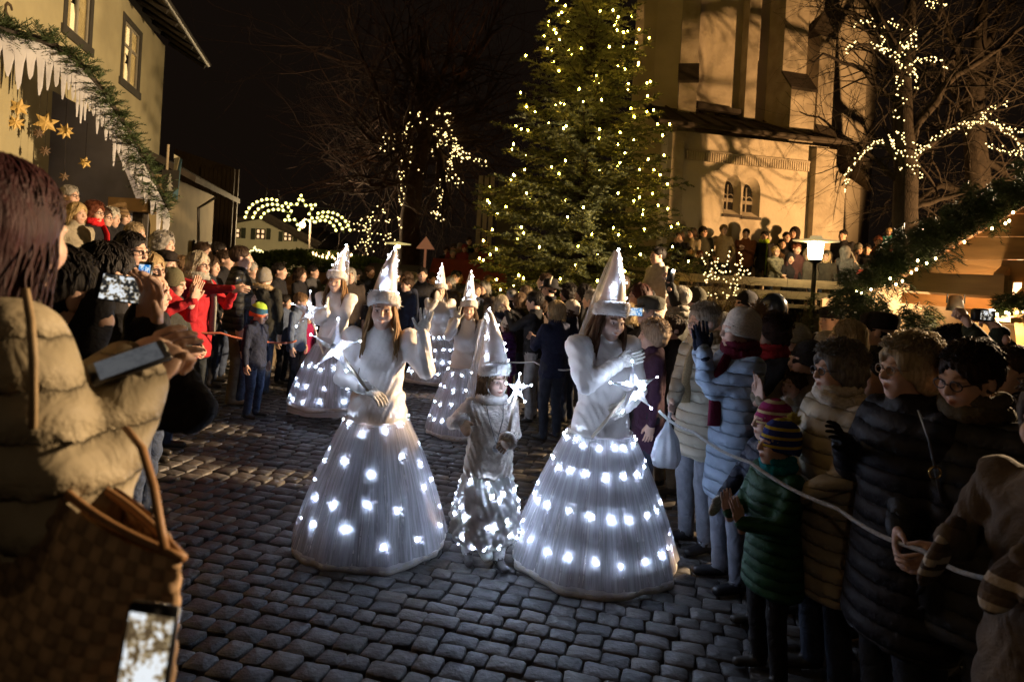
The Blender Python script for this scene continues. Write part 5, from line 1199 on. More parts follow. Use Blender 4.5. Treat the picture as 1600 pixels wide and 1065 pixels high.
# young dark fir sapling against the lamp post
rg = np.random.RandomState(81); b = P2(1268, 11.9); rt = empty('young_spruce', (b.x, b.y, 0)); mb = MB()
for i in range(150):
    z = rg.uniform(.5, 1.75); a = rg.rand() * 6.28; spray(mb, (0, 0, z), (math.cos(a), math.sin(a), .1), .42 * (1 - (z - .5) / 1.6) + .05, rg, 12, .05, .012)
mb.tube([(0, 0, 0), (0, 0, 1.8)], [.02, .004], 5); mb.build('foliage', NEED, rt, False); tag(rt, 'thin young spruce standing against the street lamp post', 'tree')
# --- second lamp with disc, far down the street
q = W(622, 381, 17); rt = empty('street_lamp', (q.x, q.y, 0)); mb = MB(); mb.tube([(0, 0, 0), (0, 0, q.z)], .04, 8); mb.build('post', _MC['lamp_black'], rt)
mb = MB(); mb.lathe([(.04, q.z - .03), (.34, q.z - .01), (.34, q.z + .01), (.05, q.z + .05), (.001, q.z + .06)], 24); mb.build('disc_shade', M('lamp_disc_lit', (.5, .42, .2), .5, .05, emis=.5, ecol=(1, .8, .3)), rt)
mb = MB(); mb.ell((0, 0, q.z - .07), .06, 8, 6); mb.build('lamp_bulb', emit('disc_bulb', (1, .8, .4), 14), rt); tag(rt, 'far street lamp with disc shade above the waving woman\'s hat', 'street lamp')
# --- stalls down the street
def stall(label, px0, px1, py_e, py_r, d, c, depth=2.0, glow=None):
    a, b = P2(px0, d), P2(px1, d); m = (a + b) / 2; rt = empty('market_stall', tuple(m)); ze = W((px0 + px1) / 2, py_e, d).z; zr_ = W((px0 + px1) / 2, py_r, d).z; w_ = (b - a).length
    mb = MB(); mb.add([(-w_ / 2, 0, ze), (w_ / 2, 0, ze), (w_ / 2, depth / 2, zr_), (-w_ / 2, depth / 2, zr_), (w_ / 2, depth, ze), (-w_ / 2, depth, ze), (-w_ / 2, 0, ze - .22), (w_ / 2, 0, ze - .22)], [(0, 1, 2, 3), (3, 2, 4, 5), (6, 7, 1, 0)]); mb.build('awning', M('awning_%.2f' % c[0], c, .8, .2, 3, .2, 20), rt, False)
    mb = MB()
    for s_ in (-1, 1):
        for y_ in (.05, depth - .05): MB().box((s_ * w_ * .48, y_, ze / 2), (.08, .08, ze - .05)).build('post', DARKW, rt, False)
    mb = MB(); mb.box((0, .15, .5), (w_ * .9, .5, 1.0)); mb.build('counter', DARKW, rt, False)
    if glow:
        mb = MB()
        for i in range(7): mb.ell(((i / 6 - .5) * w_ * .85, .2, ze - .18 - .03 * (i % 2)), .04, 6, 5)
        mb.build('lamp_row', emit('stall_bulb', (1, .55, .2), 9.0), rt)
    tag(rt, label, 'market stall', 'market stalls down the street'); return rt
stall('market stall with dark red awning behind the farthest gowned woman', 668, 792, 440, 405, 15, (.22, .045, .03), glow=True)
stall('low dark market stall to the right of the green hedge', 566, 650, 432, 412, 17, (.05, .04, .035), glow=True)
stall('market stall with brown roof left of the gowned woman touching her cheek', 440, 500, 447, 425, 15, (.16, .09, .05), glow=True)
q = W(666, 369, 20); b0_ = W(666, 389, 20); rt = empty('pyramid_tent', (q.x, q.y, 0)); mb = MB(); s_ = .22
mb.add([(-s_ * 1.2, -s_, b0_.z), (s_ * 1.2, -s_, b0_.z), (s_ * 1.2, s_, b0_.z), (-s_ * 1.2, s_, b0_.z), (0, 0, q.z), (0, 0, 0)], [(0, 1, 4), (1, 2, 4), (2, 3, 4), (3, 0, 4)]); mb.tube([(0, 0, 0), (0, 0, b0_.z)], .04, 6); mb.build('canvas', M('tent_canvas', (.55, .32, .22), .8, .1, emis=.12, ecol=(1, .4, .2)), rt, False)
tag(rt, 'small pale pyramid roof glowing pink in the dark behind the parade', 'tent')
cb = MB(); cb.ell((0, 0, 0), (.03, .03, .06), 6, 6); cbm = cb.mesh('candle_flame', [emit('candle_warm', (1, .6, .25), 9)])
bs = MB(); rg = np.random.RandomState(3); q0 = W(520, 408, 18.2); rt = empty('candle_row', (q0.x, q0.y, q0.z))
for i, (x, y) in enumerate([(489, 396), (494, 397), (499, 398), (504, 400), (511, 402), (514, 396), (519, 400), (523, 403), (528, 398), (533, 401), (540, 402), (549, 399)]): link('candle_flame', cbm, rt, Matrix.Translation(W(x, y, 18.2) - q0))
bs.box((0, .1, -.02), (1.15, .12, .05)); bs.build('shelf', DARKW, rt); tag(rt, 'row of small candle lights above the green hedge', 'candles')
# --- right-hand booth: timber roof, beams, fir boughs, shelf
bt = empty('wooden_booth', tuple(P2(1520, 5.6))); PINE = M('new_pine', (.50, .30, .13), .65, .22, 2.2, .3, 16, stretch=(1, 1, 7), spec=.35)
e0, e1 = W(1385, 442, 5.4), W(1700, 266, 4.6)
bk = Vector((1.9, 2.6, 0)); th_ = Vector((-.05, 0, .09))
NB = 9
for i in range(NB):
    f0, f1 = i / NB, (i + .985) / NB; q = [e0 + bk * f0, e1 + bk * f0, e1 + bk * f1, e0 + bk * f1]; mb = MB(); mb.prism([tuple(v) for v in q], tuple(th_.normalized()), .04); part(mb, 'roof_board', PINE, bt)
for i in range(5):
    ya, yb = 262 + i * 36, 262 + (i + 1) * 36 - .6; lx = lambda y_: 1402 + (440 - y_) * 1.72
    mb = MB(); mb.prism([tuple(W(max(lx(yb), 1402), yb, 5.32 - (max(lx(yb), 1402) - 1402) * .0022)), tuple(W(1720, yb, 4.62)), tuple(W(1720, ya, 4.62)), tuple(W(lx(ya), ya, 5.32 - (lx(ya) - 1402) * .0022))], (.3, 1, 0), .025); part(mb, 'gable_board', PINE, bt)
def beam(a, b, w_, h_, name='beam', mat=None):
    a, b = Vector(a), Vector(b); d_ = (b - a).normalized(); s_ = d_.cross(Vector((0, 0, 1))).normalized(); u_ = s_.cross(d_); mb = MB()
    mb.prism([tuple(a + s_ * w_ / 2 * p + u_ * h_ / 2 * q) for p, q in ((-1, -1), (1, -1), (1, 1), (-1, 1))], tuple(d_), (b - a).length); return part(mb, name, mat or PINE, bt)
beam(W(1425, 440, 5.3), W(1572, 447, 4.7), .06, .155); beam(W(1410, 465, 6.0), W(1550, 476, 5.5), .05, .10); beam(W(1560, 440, 4.75), W(1640, 360, 6.6), .06, .13, 'rafter'); beam(W(1572, 452, 4.72), W(1590, 440, 7.0), .07, .12)
beam(W(1600, 470, 4.8), W(1625, 720, 4.8), .10, .10, 'post'); beam(W(1345, 480, 7.9), W(1345, 640, 7.9), .10, .10, 'post')
mb = MB(); a, b = W(1280, 560, 8.4), W(1760, 560, 7.6); mb.prism([(a.x, a.y, .1), (b.x, b.y, .1), (b.x, b.y, 3.6), (a.x + 1.2, a.y, 2.0), (a.x, a.y, 1.7)], (0, 1, 0), .05); part(mb, 'back_wall', M('booth_back', (.34, .23, .12), .8, .2, 2, .2, 20), bt)
mb = MB(); q = W(1600, 500, 4.9); mb.box((q.x + .25, q.y + .1, q.z), (.9, .45, .035)); part(mb, 'shelf', PINE, bt); mb = MB(); mb.box((q.x + .25, q.y + .32, q.z - .35), (.9, .03, .6)); part(mb, 'shelf_back', M('booth_back', ()), bt)
rg = np.random.RandomState(91)
def boughs(path, d0, d1, n, ln, rg):
    mb = MB(); m = len(path)
    for i in range(n):
        t = rg.rand() * (m - 1); j = min(int(t), m - 2); f = t - j; x = path[j][0] * (1 - f) + path[j + 1][0] * f; y = path[j][1] * (1 - f) + path[j + 1][1] * f; dd = d0 + (d1 - d0) * t / (m - 1) + rg.uniform(-.25, .15)
        c = np.array(W(x + rg.randn() * 8, y + rg.randn() * 8, dd)); v = np.array((rg.uniform(-.55, .35), rg.uniform(-.5, .3), rg.uniform(-1.0, -.25)))
        L_ = ln * rg.uniform(.6, 1.3); v /= np.linalg.norm(v)
        spray(mb, c, v, L_, rg, 46, .060, .0065, droop=.2)
        sd = np.cross(v, (0, 1., 0)); sd /= np.linalg.norm(sd)
        for tt in (.25, .42, .58, .72):
            for s_ in (-1, 1): spray(mb, c + v * L_ * tt, v * .8 + sd * s_ * rg.uniform(.5, .9), L_ * (.62 - .45 * tt), rg, 24, .055, .0065, droop=.2)
    return mb
part(boughs([(1640, 250), (1550, 292), (1470, 338), (1410, 372), (1360, 410), (1325, 450)], 4.75, 5.4, 120, .27, rg), 'fir_boughs', NEEDG, bt)
part(boughs([(1325, 450), (1370, 470), (1420, 478), (1460, 482)], 5.1, 5.2, 34, .30, rg), 'hanging_fir_boughs', NEEDG, bt)
part(boughs([(1575, 455), (1610, 460), (1660, 470)], 4.6, 4.6, 16, .2, rg), 'shelf_fir_boughs', NEEDG, bt)
bb = emit('booth_bulb', (1.0, .70, .28), 26.0); m1 = MB(); m1.ell((0, 0, 0), (.008, .008, .011), 7, 5); bme = m1.mesh('bulb', [bb]); sl2 = empty('string_lights', tuple(W(1450, 430, 4.9)))
for (x, y, d_) in ((1338, 455, 5.2), (1346, 458, 5.2), (1361, 452, 5.15), (1391, 435, 5.1), (1400, 444, 5.1), (1410, 439, 5.1), (1424, 426, 5.05), (1432, 421, 5.0), (1434, 407, 5.0), (1448, 411, 5.0), (1462, 404, 4.95), (1507, 378, 4.9), (1550, 357, 4.8), (1571, 349, 4.8), (1577, 345, 4.8), (1583, 332, 4.75), (1547, 486, 4.6), (1558, 491, 4.6), (1572, 488, 4.6), (1576, 490, 4.6), (1589, 488, 4.6), (1598, 487, 4.6)): link('bulb', bme, sl2, Matrix.Translation(W(x, y, d_ - .25) - Vector(sl2.location)))
tag(sl2, 'warm string lights threaded through the fir boughs of the right-hand booth', 'string lights')
tag(bt, 'new pine booth with sloping board roof edged by fir boughs at the right', 'booth')
# the lamp under the booth roof
q = W(1493, 474, 5.2); rt = empty('spot_lamp', tuple(q)); mb = MB(); mb.lathe([(.015, .07), (.045, .06), (.06, -.02), (.066, -.06), (.055, -.06), (.02, .03), (.001, .03)], 18); mb.build('housing', _MC['lamp_black'], rt); mb = MB(); mb.tube([(-.07, 0, .0), (-.07, 0, .09), (.07, 0, .09), (.07, 0, 0)], .008, 5); mb.build('bracket', _MC['lamp_black'], rt)
mb = MB(); mb.ell((0, 0, -.05), (.045, .045, .012), 12, 5); mb.build('bulb', emit('spot_bulb', (1, .8, .45), 20.0), rt); tag(rt, 'black spot lamp hung under the booth\'s pine beam', 'lamp')
bulb('booth_lamp_light', q + Vector((.02, -.30, -.10)), 19, (1.0, .66, .32), .05)
# --- ropes
def rope(label, pts, r, c, grp='ropes holding back the crowd'):
    P = [W(*p) for p in pts]; Q = []
    for i in range(len(P) - 1):
        for t in np.linspace(0, 1, 10, endpoint=False): q = P[i].lerp(P[i + 1], t); q.z -= .02 * math.sin(math.pi * t); Q.append(tuple(q))
    Q.append(tuple(P[-1])); mb = MB(); mb.tube(Q, r, 7); tag(mb.build('rope', fabric(c, 'knit')), label, 'rope', grp)
rope('pale grey rope held along the right-hand crowd', [(1030, 642, 3.75), (1085, 675, 3.5), (1172, 722, 3.05), (1310, 795, 2.62), (1442, 860, 2.2), (1560, 906, 1.9), (1700, 962, 1.65)], .0085, (.42, .42, .42))
rope('reddish rope in front of the left-hand crowd', [(225, 512, 6.2), (262, 512, 6.5), (345, 520, 6.7), (400, 530, 6.9), (455, 535, 7.3), (470, 525, 9)], .011, (.42, .13, .08))
rope('thin pale rope across the middle crowd', [(775, 562, 8.0), (835, 565, 7.4), (868, 577, 7.0), (905, 573, 6.9), (1000, 590, 6.0)], .009, (.45, .45, .45))
# church floodlight on the terrace behind the tree
floodlight('sodium floodlight on the terrace aimed at the church', (11.9, 10.2, 2.7), tuple(W(1150, 170, 18)), 5500, (1.0, .53, .20), 80, .06)
# ================================================================ the light princesses
LEDM = emit('led_cold_white', (.56, .71, 1.0), 330.0)
WHITE = (.76, .70, .65)
def led_mesh(r=.0052):
    mb = MB(); mb.ell((0, 0, 0), (r, r, r * 1.25), 8, 6); return mb.mesh('led_light', [LEDM])
LEDME = led_mesh(); LEDBIG = LEDME
def put_led(parent, p, me=None):
    return link('led_light', me or LEDME, parent, Matrix.Translation(p) @ Euler((random.random(), random.random(), 0)).to_matrix().to_4x4())
def tulle_mat():
    if 'tulle' in _MC: return _MC['tulle']
    m = bpy.data.materials.new('tulle'); m.use_nodes = True; N = m.node_tree.nodes; L = m.node_tree.links; N.clear()
    tc = N.new('ShaderNodeTexCoord'); sp = N.new('ShaderNodeSeparateXYZ'); L.new(tc.outputs['Object'], sp.inputs[0])
    at = N.new('ShaderNodeMath'); at.operation = 'ARCTAN2'; L.new(sp.outputs[0], at.inputs[0]); L.new(sp.outputs[1], at.inputs[1])
    cb = N.new('ShaderNodeCombineXYZ'); L.new(at.outputs[0], cb.inputs[0]); zz = N.new('ShaderNodeMath'); zz.operation = 'MULTIPLY'; zz.inputs[1].default_value = .12; L.new(sp.outputs[2], zz.inputs[0]); L.new(zz.outputs[0], cb.inputs[2])
    nz = N.new('ShaderNodeTexNoise'); nz.inputs['Scale'].default_value = 16; nz.inputs['Detail'].default_value = 4; nz.inputs['Roughness'].default_value = .7; L.new(cb.outputs[0], nz.inputs[0])
    mr = N.new('ShaderNodeMapRange'); mr.inputs[1].default_value = .38; mr.inputs[2].default_value = .66; mr.inputs[3].default_value = .30; mr.inputs[4].default_value = .68; L.new(nz.outputs['Fac'], mr.inputs[0])
    tp = N.new('ShaderNodeBsdfTransparent'); df = N.new('ShaderNodeBsdfDiffuse'); df.inputs[0].default_value = (.70, .68, .70, 1); tl = N.new('ShaderNodeBsdfTranslucent'); tl.inputs[0].default_value = (.70, .70, .75, 1)
    a = N.new('ShaderNodeMixShader'); a.inputs[0].default_value = .5; L.new(df.outputs[0], a.inputs[1]); L.new(tl.outputs[0], a.inputs[2])
    b = N.new('ShaderNodeMixShader'); L.new(mr.outputs[0], b.inputs[0]); L.new(tp.outputs[0], b.inputs[1]); L.new(a.outputs[0], b.inputs[2])
    o = N.new('ShaderNodeOutputMaterial'); L.new(b.outputs[0], o.inputs[0]); _MC['tulle'] = m; return m
SKIRTM = M('white_skirt_cloth', (.74, .70, .69), .7, .10, 5, .3, 30, stretch=(1, 1, .35), trans=.3)
def skirt(P, leds=12, rows=(.80, .615, .40, .20), ztop=.86, rt=.205, rb=.50, conv=.05, jit=.02, seed=1, hemz=.015, two=False):
    root = P['root']; rg = np.random.RandomState(seed); ph = rg.rand(6) * 6
    rad = lambda z: rt + (rb - rt) * (1 - (z - hemz) / (ztop - hemz)) + conv * math.sin(math.pi * (z - hemz) / (ztop - hemz)) * .55
    seams = [.66, .475, .30, .12]
    def fn(a, r, z):
        q = (1 - z / ztop); rip = 1 + q * (.020 * np.sin(9 * a + ph[0] + 2 * z) + .014 * np.sin(17 * a + ph[1]) + .006 * np.sin(41 * a + ph[2]))
        seam = min(abs(z - s_) for s_ in seams); rip = rip * (1 - .022 * max(0, 1 - seam / .012)); lo_ = max([s_ for s_ in [hemz] + seams if s_ <= z + 1e-9] or [hemz]); rip = rip * (1 + .030 * max(0, 1 - (z - lo_) / .18) * (z > hemz + .01))
        return r * rip, z + q * .012 * np.sin(5 * a + ph[3]) * (z < .1)
    zs = sorted(set(list(np.linspace(hemz, ztop, 44)) + [s_ + e for s_ in seams for e in (-.013, -.004, 0, .004, .013)]))
    mb = MB(); mb.lathe([(rad(z), z) for z in zs], 120, fn=fn); sk = mb.build('skirt', SKIRTM, root)
    hb = MB(); hb.lathe([(rad(hemz) - .012, hemz + .030), (rad(hemz) + .006, hemz + .030), (rad(hemz) + .010, hemz + .008), (rad(hemz) + .006, hemz - .006), (rad(hemz) - .015, hemz - .004)], 120, fn=lambda a, r, z: (r * (1 + .020 * np.sin(9 * a + ph[0]) + .014 * np.sin(17 * a + ph[1])), z + .012 * np.sin(5 * a + ph[3])))
    hb.build('hem_band', fabric((.50, .43, .35), 'satin'), sk)
    tm = MB(); tz = np.linspace(hemz + .05, ztop - .01, 24)
    tm.lathe([(rad(z) + .010 + .020 * (1 - z / ztop), z) for z in tz], 144, fn=lambda a, r, z: (r * (1 + (1 - z / ztop) * (.020 * np.sin(9 * a + ph[0] + 2 * z) + .016 * np.sin(23 * a + ph[4]) + .010 * np.sin(57 * a + ph[5] + 3 * z))), z + 0 * a))
    tm.build('tulle_overskirt', tulle_mat(), sk)
    for z0 in rows:
        wr = MB(); wr.tube([((rad(z0) * (1 + (1 - z0 / ztop) * (.020 * math.sin(9 * t + ph[0] + 2 * z0) + .014 * math.sin(17 * t + ph[1]))) + .006) * math.cos(t), (rad(z0) * (1 + (1 - z0 / ztop) * (.020 * math.sin(9 * t + ph[0] + 2 * z0) + .014 * math.sin(17 * t + ph[1]))) + .006) * math.sin(t), z0 + .012 * math.sin(7 * t + ph[2]) + .006 * math.sin(19 * t)) for t in np.linspace(0, 2 * math.pi, 90)], .0022, 4, cap=False); wr.build('light_wire', M('wire_grey', (.22, .22, .22), .5, 0), sk)
    for j, z0 in enumerate(rows):
        n = leds + (j > 1) * 2
        for i in range(n):
            t = 2 * math.pi * (i + .5 * (j % 2) + .3 * rg.rand()) / n; z = z0 + jit * rg.randn()
            rr = rad(z) * (1 + (1 - z / ztop) * (.020 * math.sin(9 * t + ph[0] + 2 * z) + .014 * math.sin(17 * t + ph[1]))) + .011
            put_led(sk, (rr * math.cos(t), rr * math.sin(t), z))
    return sk
def cone_hat(P, hgt=.36, lean=(0, .05), leds=10, seed=1, veil=.55, vside=0.0, r0=.092, strap=False, dim=False):
    root = P['root']; TH = P['TH']; rg = np.random.RandomState(seed); z0 = .075
    ho = empty('pointed_hat'); ho.parent = root; ho.matrix_local = TH
    cx = lambda t: (lean[0] * t * t, .02 + lean[1] * t * t)
    mb = MB(); n = 48; V = []; ts = np.linspace(0, 1, 22)
    for t in ts:
        r = r0 * (1 - t) ** .92 * (1 - .0) + .016 * t; r = r if t < .97 else .010
        a = np.arange(n) * 2 * math.pi / n; rr = r * (1 + .012 * np.sin(2 * a + 6 * t) + .02 * np.sin(a * 3 + 9 * t) * t)
        V.append(np.stack([cx(t)[0] + rr * np.cos(a), cx(t)[1] + rr * 1.12 * np.sin(a), z0 + hgt * t + 0 * a - .02 * np.cos(a + 1.57) * (1 - t)], -1))
    V.append(np.array([[cx(1)[0], cx(1)[1], z0 + hgt + .006]] * n)); m = len(V)
    i = np.arange(m - 1)[:, None] * n; j = np.arange(n)[None, :]; j2 = (j + 1) % n
    mb.adda(np.concatenate(V), np.stack([i + j, i + j2, i + n + j2, i + n + j], -1).reshape(-1, 4))
    cn = mb.build('cone', M('hat_satin', (.68, .62, .59), .45, .10, 8, .25, 40, trans=.2), ho)
    arc = [(.092 * math.cos(t), .018 + .109 * math.sin(t), .063 + .030 * -math.sin(t)) for t in np.linspace(0, 2 * math.pi, 30, endpoint=False)]
    arc = [(x * .96, .018 + (y - .018) * .96, z - .012) for x, y, z in arc]; fb_ = fur_ring(arc, .030, 900, rs=seed); [fur_ring([(x * (1 - q_), .018 + (y - .018) * (1 - q_), z + dz_) for x, y, z in arc], .030, 700, rs=seed + 1, mb=fb_) for q_, dz_ in ((.0, .014), (.01, .028), (.03, .042))]
    fb_.build('fur_brim', fabric((.62, .57, .52), 'wool'), ho)
    for q in range(leds):                               # a chain winding up the cone
        t = .06 + .92 * q / leds; a = q * 2.2 + seed * 1.7 + .3 * rg.randn(); a = -math.pi / 2 + math.sin(a) * 1.5 if q % 3 else a
        r = r0 * (1 - t) ** .92 + .016 * t + .010
        put_led(cn, (cx(t)[0] + r * math.cos(a), cx(t)[1] + 1.12 * r * math.sin(a), z0 + hgt * t - .02 * math.cos(a + 1.57) * (1 - t)))
    put_led(cn, (cx(1)[0], cx(1)[1] - .012, z0 + hgt + .010))
    if veil:
        mb = MB(); nu, nv = 30, 16; V = []
        for v in range(nv):
            t = v / (nv - 1)
            for u in range(nu):
                s = u / (nu - 1) * 2 - 1; wd_ = .018 + .085 * t ** .8
                x = cx(1)[0] * (1 - t) + vside * t + wd_ * s + .006 * math.sin(u * 2.3 + 3 * t) * t
                y = cx(1)[1] * (1 - t) + .150 * t ** .7 + .012 * math.sin(u * 1.9 + seed) * t - .06 * s * s * t + .012
                V.append((x, y, z0 + hgt - .005 - (hgt + veil) * t))
        f = [(v * nu + u, v * nu + u + 1, (v + 1) * nu + u + 1, (v + 1) * nu + u) for v in range(nv - 1) for u in range(nu - 1)]
        mb.add(V, f); mb.build('veil', tulle_mat(), ho)
    if strap:
        mb = MB()
        for s in (-1, 1): mb.tube([(s * .088, -.01, .05), (s * .080, -.04, -.05), (s * .04, -.055, -.115), (0, -.06, -.122)], [.012, .011, .010, .010], 6, flat=.4)
        mb.build('chin_strap', fabric((.6, .56, .52), 'wool'), ho)
    return ho
def long_hair(P, c, ln=.42, n=70, seed=1, wav=.014, front=True, spread=.105):
    """loose locks falling from under the hat, in front of and behind the shoulders"""
    rg = np.random.RandomState(seed); mb = MB(); k = 0
    for i in range(n):
        a = rg.uniform(-math.pi * .82, math.pi * .82) if not front else math.copysign(rg.uniform(1.02, 2.75), rg.randn())
        sx, sy = math.sin(a), -math.cos(a)
        L = ln * rg.uniform(.75, 1.05); ph = rg.rand() * 6; w = wav * rg.uniform(.6, 1.3); pts = []
        fr = 1 if abs(a) < 1.75 else 0
        for t in np.linspace(0, 1, 14):
            out = .80 + .35 * min(t * 2.2, 1) + .10 * t
            x = sx * spread * out * (.92 + .12 * rg.rand() * 0) + w * math.sin(7 * t + ph) * t
            y = .02 + sy * .110 * (.82 + .2 * t) + (-.070 * fr * t) + .03 * (1 - fr) * t + w * math.cos(6 * t + ph) * t
            pts.append((x, y, .06 - L * t))
        r0 = rg.uniform(.010, .017)
        mb.tube(pts, [r0 * (1.0 if t < .6 else (1 - (t - .6) * 2.1)) + .001 for t in np.linspace(0, 1, 14)], 5, flat=.55)
    o = link('hair', mb.mesh('hair', [hair_mat(c, 'long')]), P['root'], P['TH']); return o
def star_wand(label, c, r, ydir, tail, seed=1, pts=5, tip_led=True, spin=0.0):
    """a spiky five-pointed star of card on a stick, LEDs on its tips; c world centre, ydir towards its viewer"""
    root = empty('star_wand', c); ydir = Vector(ydir).normalized(); up = Vector((0, 0, 1))
    B = basis(up - ydir * up.dot(ydir), -ydir); B4 = B.to_4x4(); root.matrix_world = Matrix.Translation(c) @ B4 @ Matrix.Rotation(spin, 4, 'Y')
    mb = MB(); o = []
    for i in range(pts * 2):
        a = math.pi * i / pts; q = r if i % 2 == 0 else r * .36; o.append((q * math.sin(a), 0, q * math.cos(a)))
    m = len(o); V = o + [(0, -.020, 0), (0, .020, 0)]
    F = [((i + 1) % m, i, m) for i in range(m)] + [(i, (i + 1) % m, m + 1) for i in range(m)]
    mb.add(V, F); st = mb.build('star', M('star_card', (.60, .56, .54), .5, .08, 9, trans=.25), root, smooth=False)
    bt = MB(); bt.tube([(0, -.014, 0), (0, -.026, 0)], r * .11, 14); bt.build('button', M('button_grey', (.16, .15, .15), .4), st)
    rg = np.random.RandomState(seed)
    for i in range(pts):
        a = 2 * math.pi * i / pts; p = Vector((r * 1.10 * math.sin(a), -.008, r * 1.10 * math.cos(a))); put_led(st, p)
        w = MB(); w.tube([tuple(p), (p.x * .8, -.012, p.z * .8), (p.x * .45, -.02, p.z * .45)], .0018, 4); w.build('wire', M('wire_white', (.6, .6, .6), .5, 0), st)
    for i in range(4):
        a = rg.rand() * 6; q = r * rg.uniform(.25, .5); put_led(st, (q * math.sin(a), -.022, q * math.cos(a)))
    tl = root.matrix_world.inverted() @ Vector(tail); mb = MB(); mb.tube([(0, .012, 0), tuple(tl)], .010, 8); mb.build('stick', M('wand_wood', (.45, .36, .26), .6), root)
    tag(root, label, 'wand', 'star wands carried in the parade'); return root
SAT = fabric(WHITE, 'satin')
def puff_sleeves(r=.105):
    def fn(f, hands, sh, zb):
        for s, S, E, t, *_ in hands:
            f.cap(S + (E - S) * .05, S + (E - S) * .75, r, r * .82, .03, reg=0); f.ell(tuple(S + Vector((s * .02, 0, .02))), (r * .95, r * .95, r * .85), .03)
            f.cap(E, E + (t - E) * .9, .050, .044, .02, reg=0, ridge=(7, .006))
    return fn
def hips(f, hands, sh, zb):
    for s in (-1, 1): f.ell((s * .068, -.085, 1.225 * zb), (.070, .062, .066), .04)
    f.cap((0, .01, sh), (0, .005, sh + .09), .066, .062, .02)
    f.prof([(.80 * zb, .20, .165, .0), (.92 * zb, .195, .155, 0), (1.02 * zb, .165, .125, 0)], .03, 0)
def both(*fs):
    def fn(*a):
        for q in fs: q(*a)
    return fn
GLV = fabric((.62, .57, .50), 'knit')
# --- the waving woman at the front left
A = person('woman in white gown and lit pointed hat waving her gloved hand, front left of parade', 600, 459, 4.25, yaw=2, hair=None, coat=SAT, ctype='satin', hem=.80, trous=(.5, .5, .5), kind='smile', hy=4, hp=2,
           lh=('px', 661, 520, 4.15), lp='open', ln=(.15, -.9, .4), lf=(.12, -.15, 1), rh=('px', 574, 607, 3.98), rp='relax', rf=(.75, -.45, -.30), rn=(.2, .3, -1), relb=(-.9, .2, -.6), lelb=(.1, -.1, -1),
           glove=GLV, extra=both(puff_sleeves(.074), hips), h=.0115, legs=False, collar=.4, group='women of the light parade')
skirt(A, 10, (.825, .62, .40, .21), jit=.03, seed=4); cone_hat(A, .36, (.05, .05), 9, seed=3, veil=.30, vside=-.02); long_hair(A, (.30, .165, .065), .47, 90, 3)
star_wand('large white card star on a stick in front of the waving woman\'s right shoulder', W(523, 541, 3.95), .155, (-.15, -1, .1), W(576, 612, 3.95), 2, spin=.05)
# --- the woman at the front right
Cw = person('woman in white gown looking down, arm crossed over her chest, front right of parade', 949, 470, 4.15, yaw=24, hair=None, coat=SAT, ctype='satin', hem=.80, trous=(.5, .5, .5), kind='smile', hy=2, hp=-10, roll=6,
            rh=('px', 968, 566, 3.92), rp='flat', rf=(.75, -.2, .25), rn=(.1, .9, -.2), relb=(-1, .0, -.9), lh=('px', 976, 636, 3.92), lp='grip', lf=(-.75, -.35, -.15), ln=(-.2, .8, -.5), lelb=(1, .2, -.7),
            glove=GLV, extra=both(puff_sleeves(.090), hips), h=.0115, legs=False, collar=.5, group='women of the light parade')
skirt(Cw, 17, (.82, .66, .43, .20), jit=.010, seed=8, rb=.52); cone_hat(Cw, .38, (-.02, .06), 10, seed=6, veil=.42, vside=-.06); long_hair(Cw, (.105, .050, .026), .36, 80, 5, wav=.012)
star_wand('white card star with lit wire tips held by the woman looking down', W(991, 606, 3.80), .145, (.25, -1, .1), W(925, 683, 3.85), 3, spin=-.12)
# --- the child between them
def child_fur(f, hands, sh, zb): f.prof([(.76 * zb, .19, .165, 0), (.84 * zb, .205, .17, 0), (1.0 * zb, .19, .15, 0), (sh - .06, .17, .125, 0)], .03, 0)
B = person('small child in white fur jacket and ruffled lit trousers between the two women', 772, 567, 4.02, yaw=18, hair=('long', (.20, .115, .055)), coat=fabric((.62, .54, .46), 'wool'), ctype='fur', hem=.76, trous=(.55, .52, .5), shoes=(.09, .08, .075), child=.55, kind='c', hy=14, hp=-4,
           rh=('px', 722, 660, 3.92), rp='mitten', rf=(.1, -.8, -.3), rn=(.6, .2, -.4), lh=('px', 792, 690, 3.75), lp='grip', lf=(-.5, -.7, -.2), ln=(-.4, .3, -.6), glove=fabric((.26, .15, .08), 'leather'), extra=child_fur, h=.0115, group='children of the light parade', walk=.08)
cone_hat(B, .43, (-.035, .08), 9, seed=11, veil=.42, vside=-.10, r0=.112, strap=True)
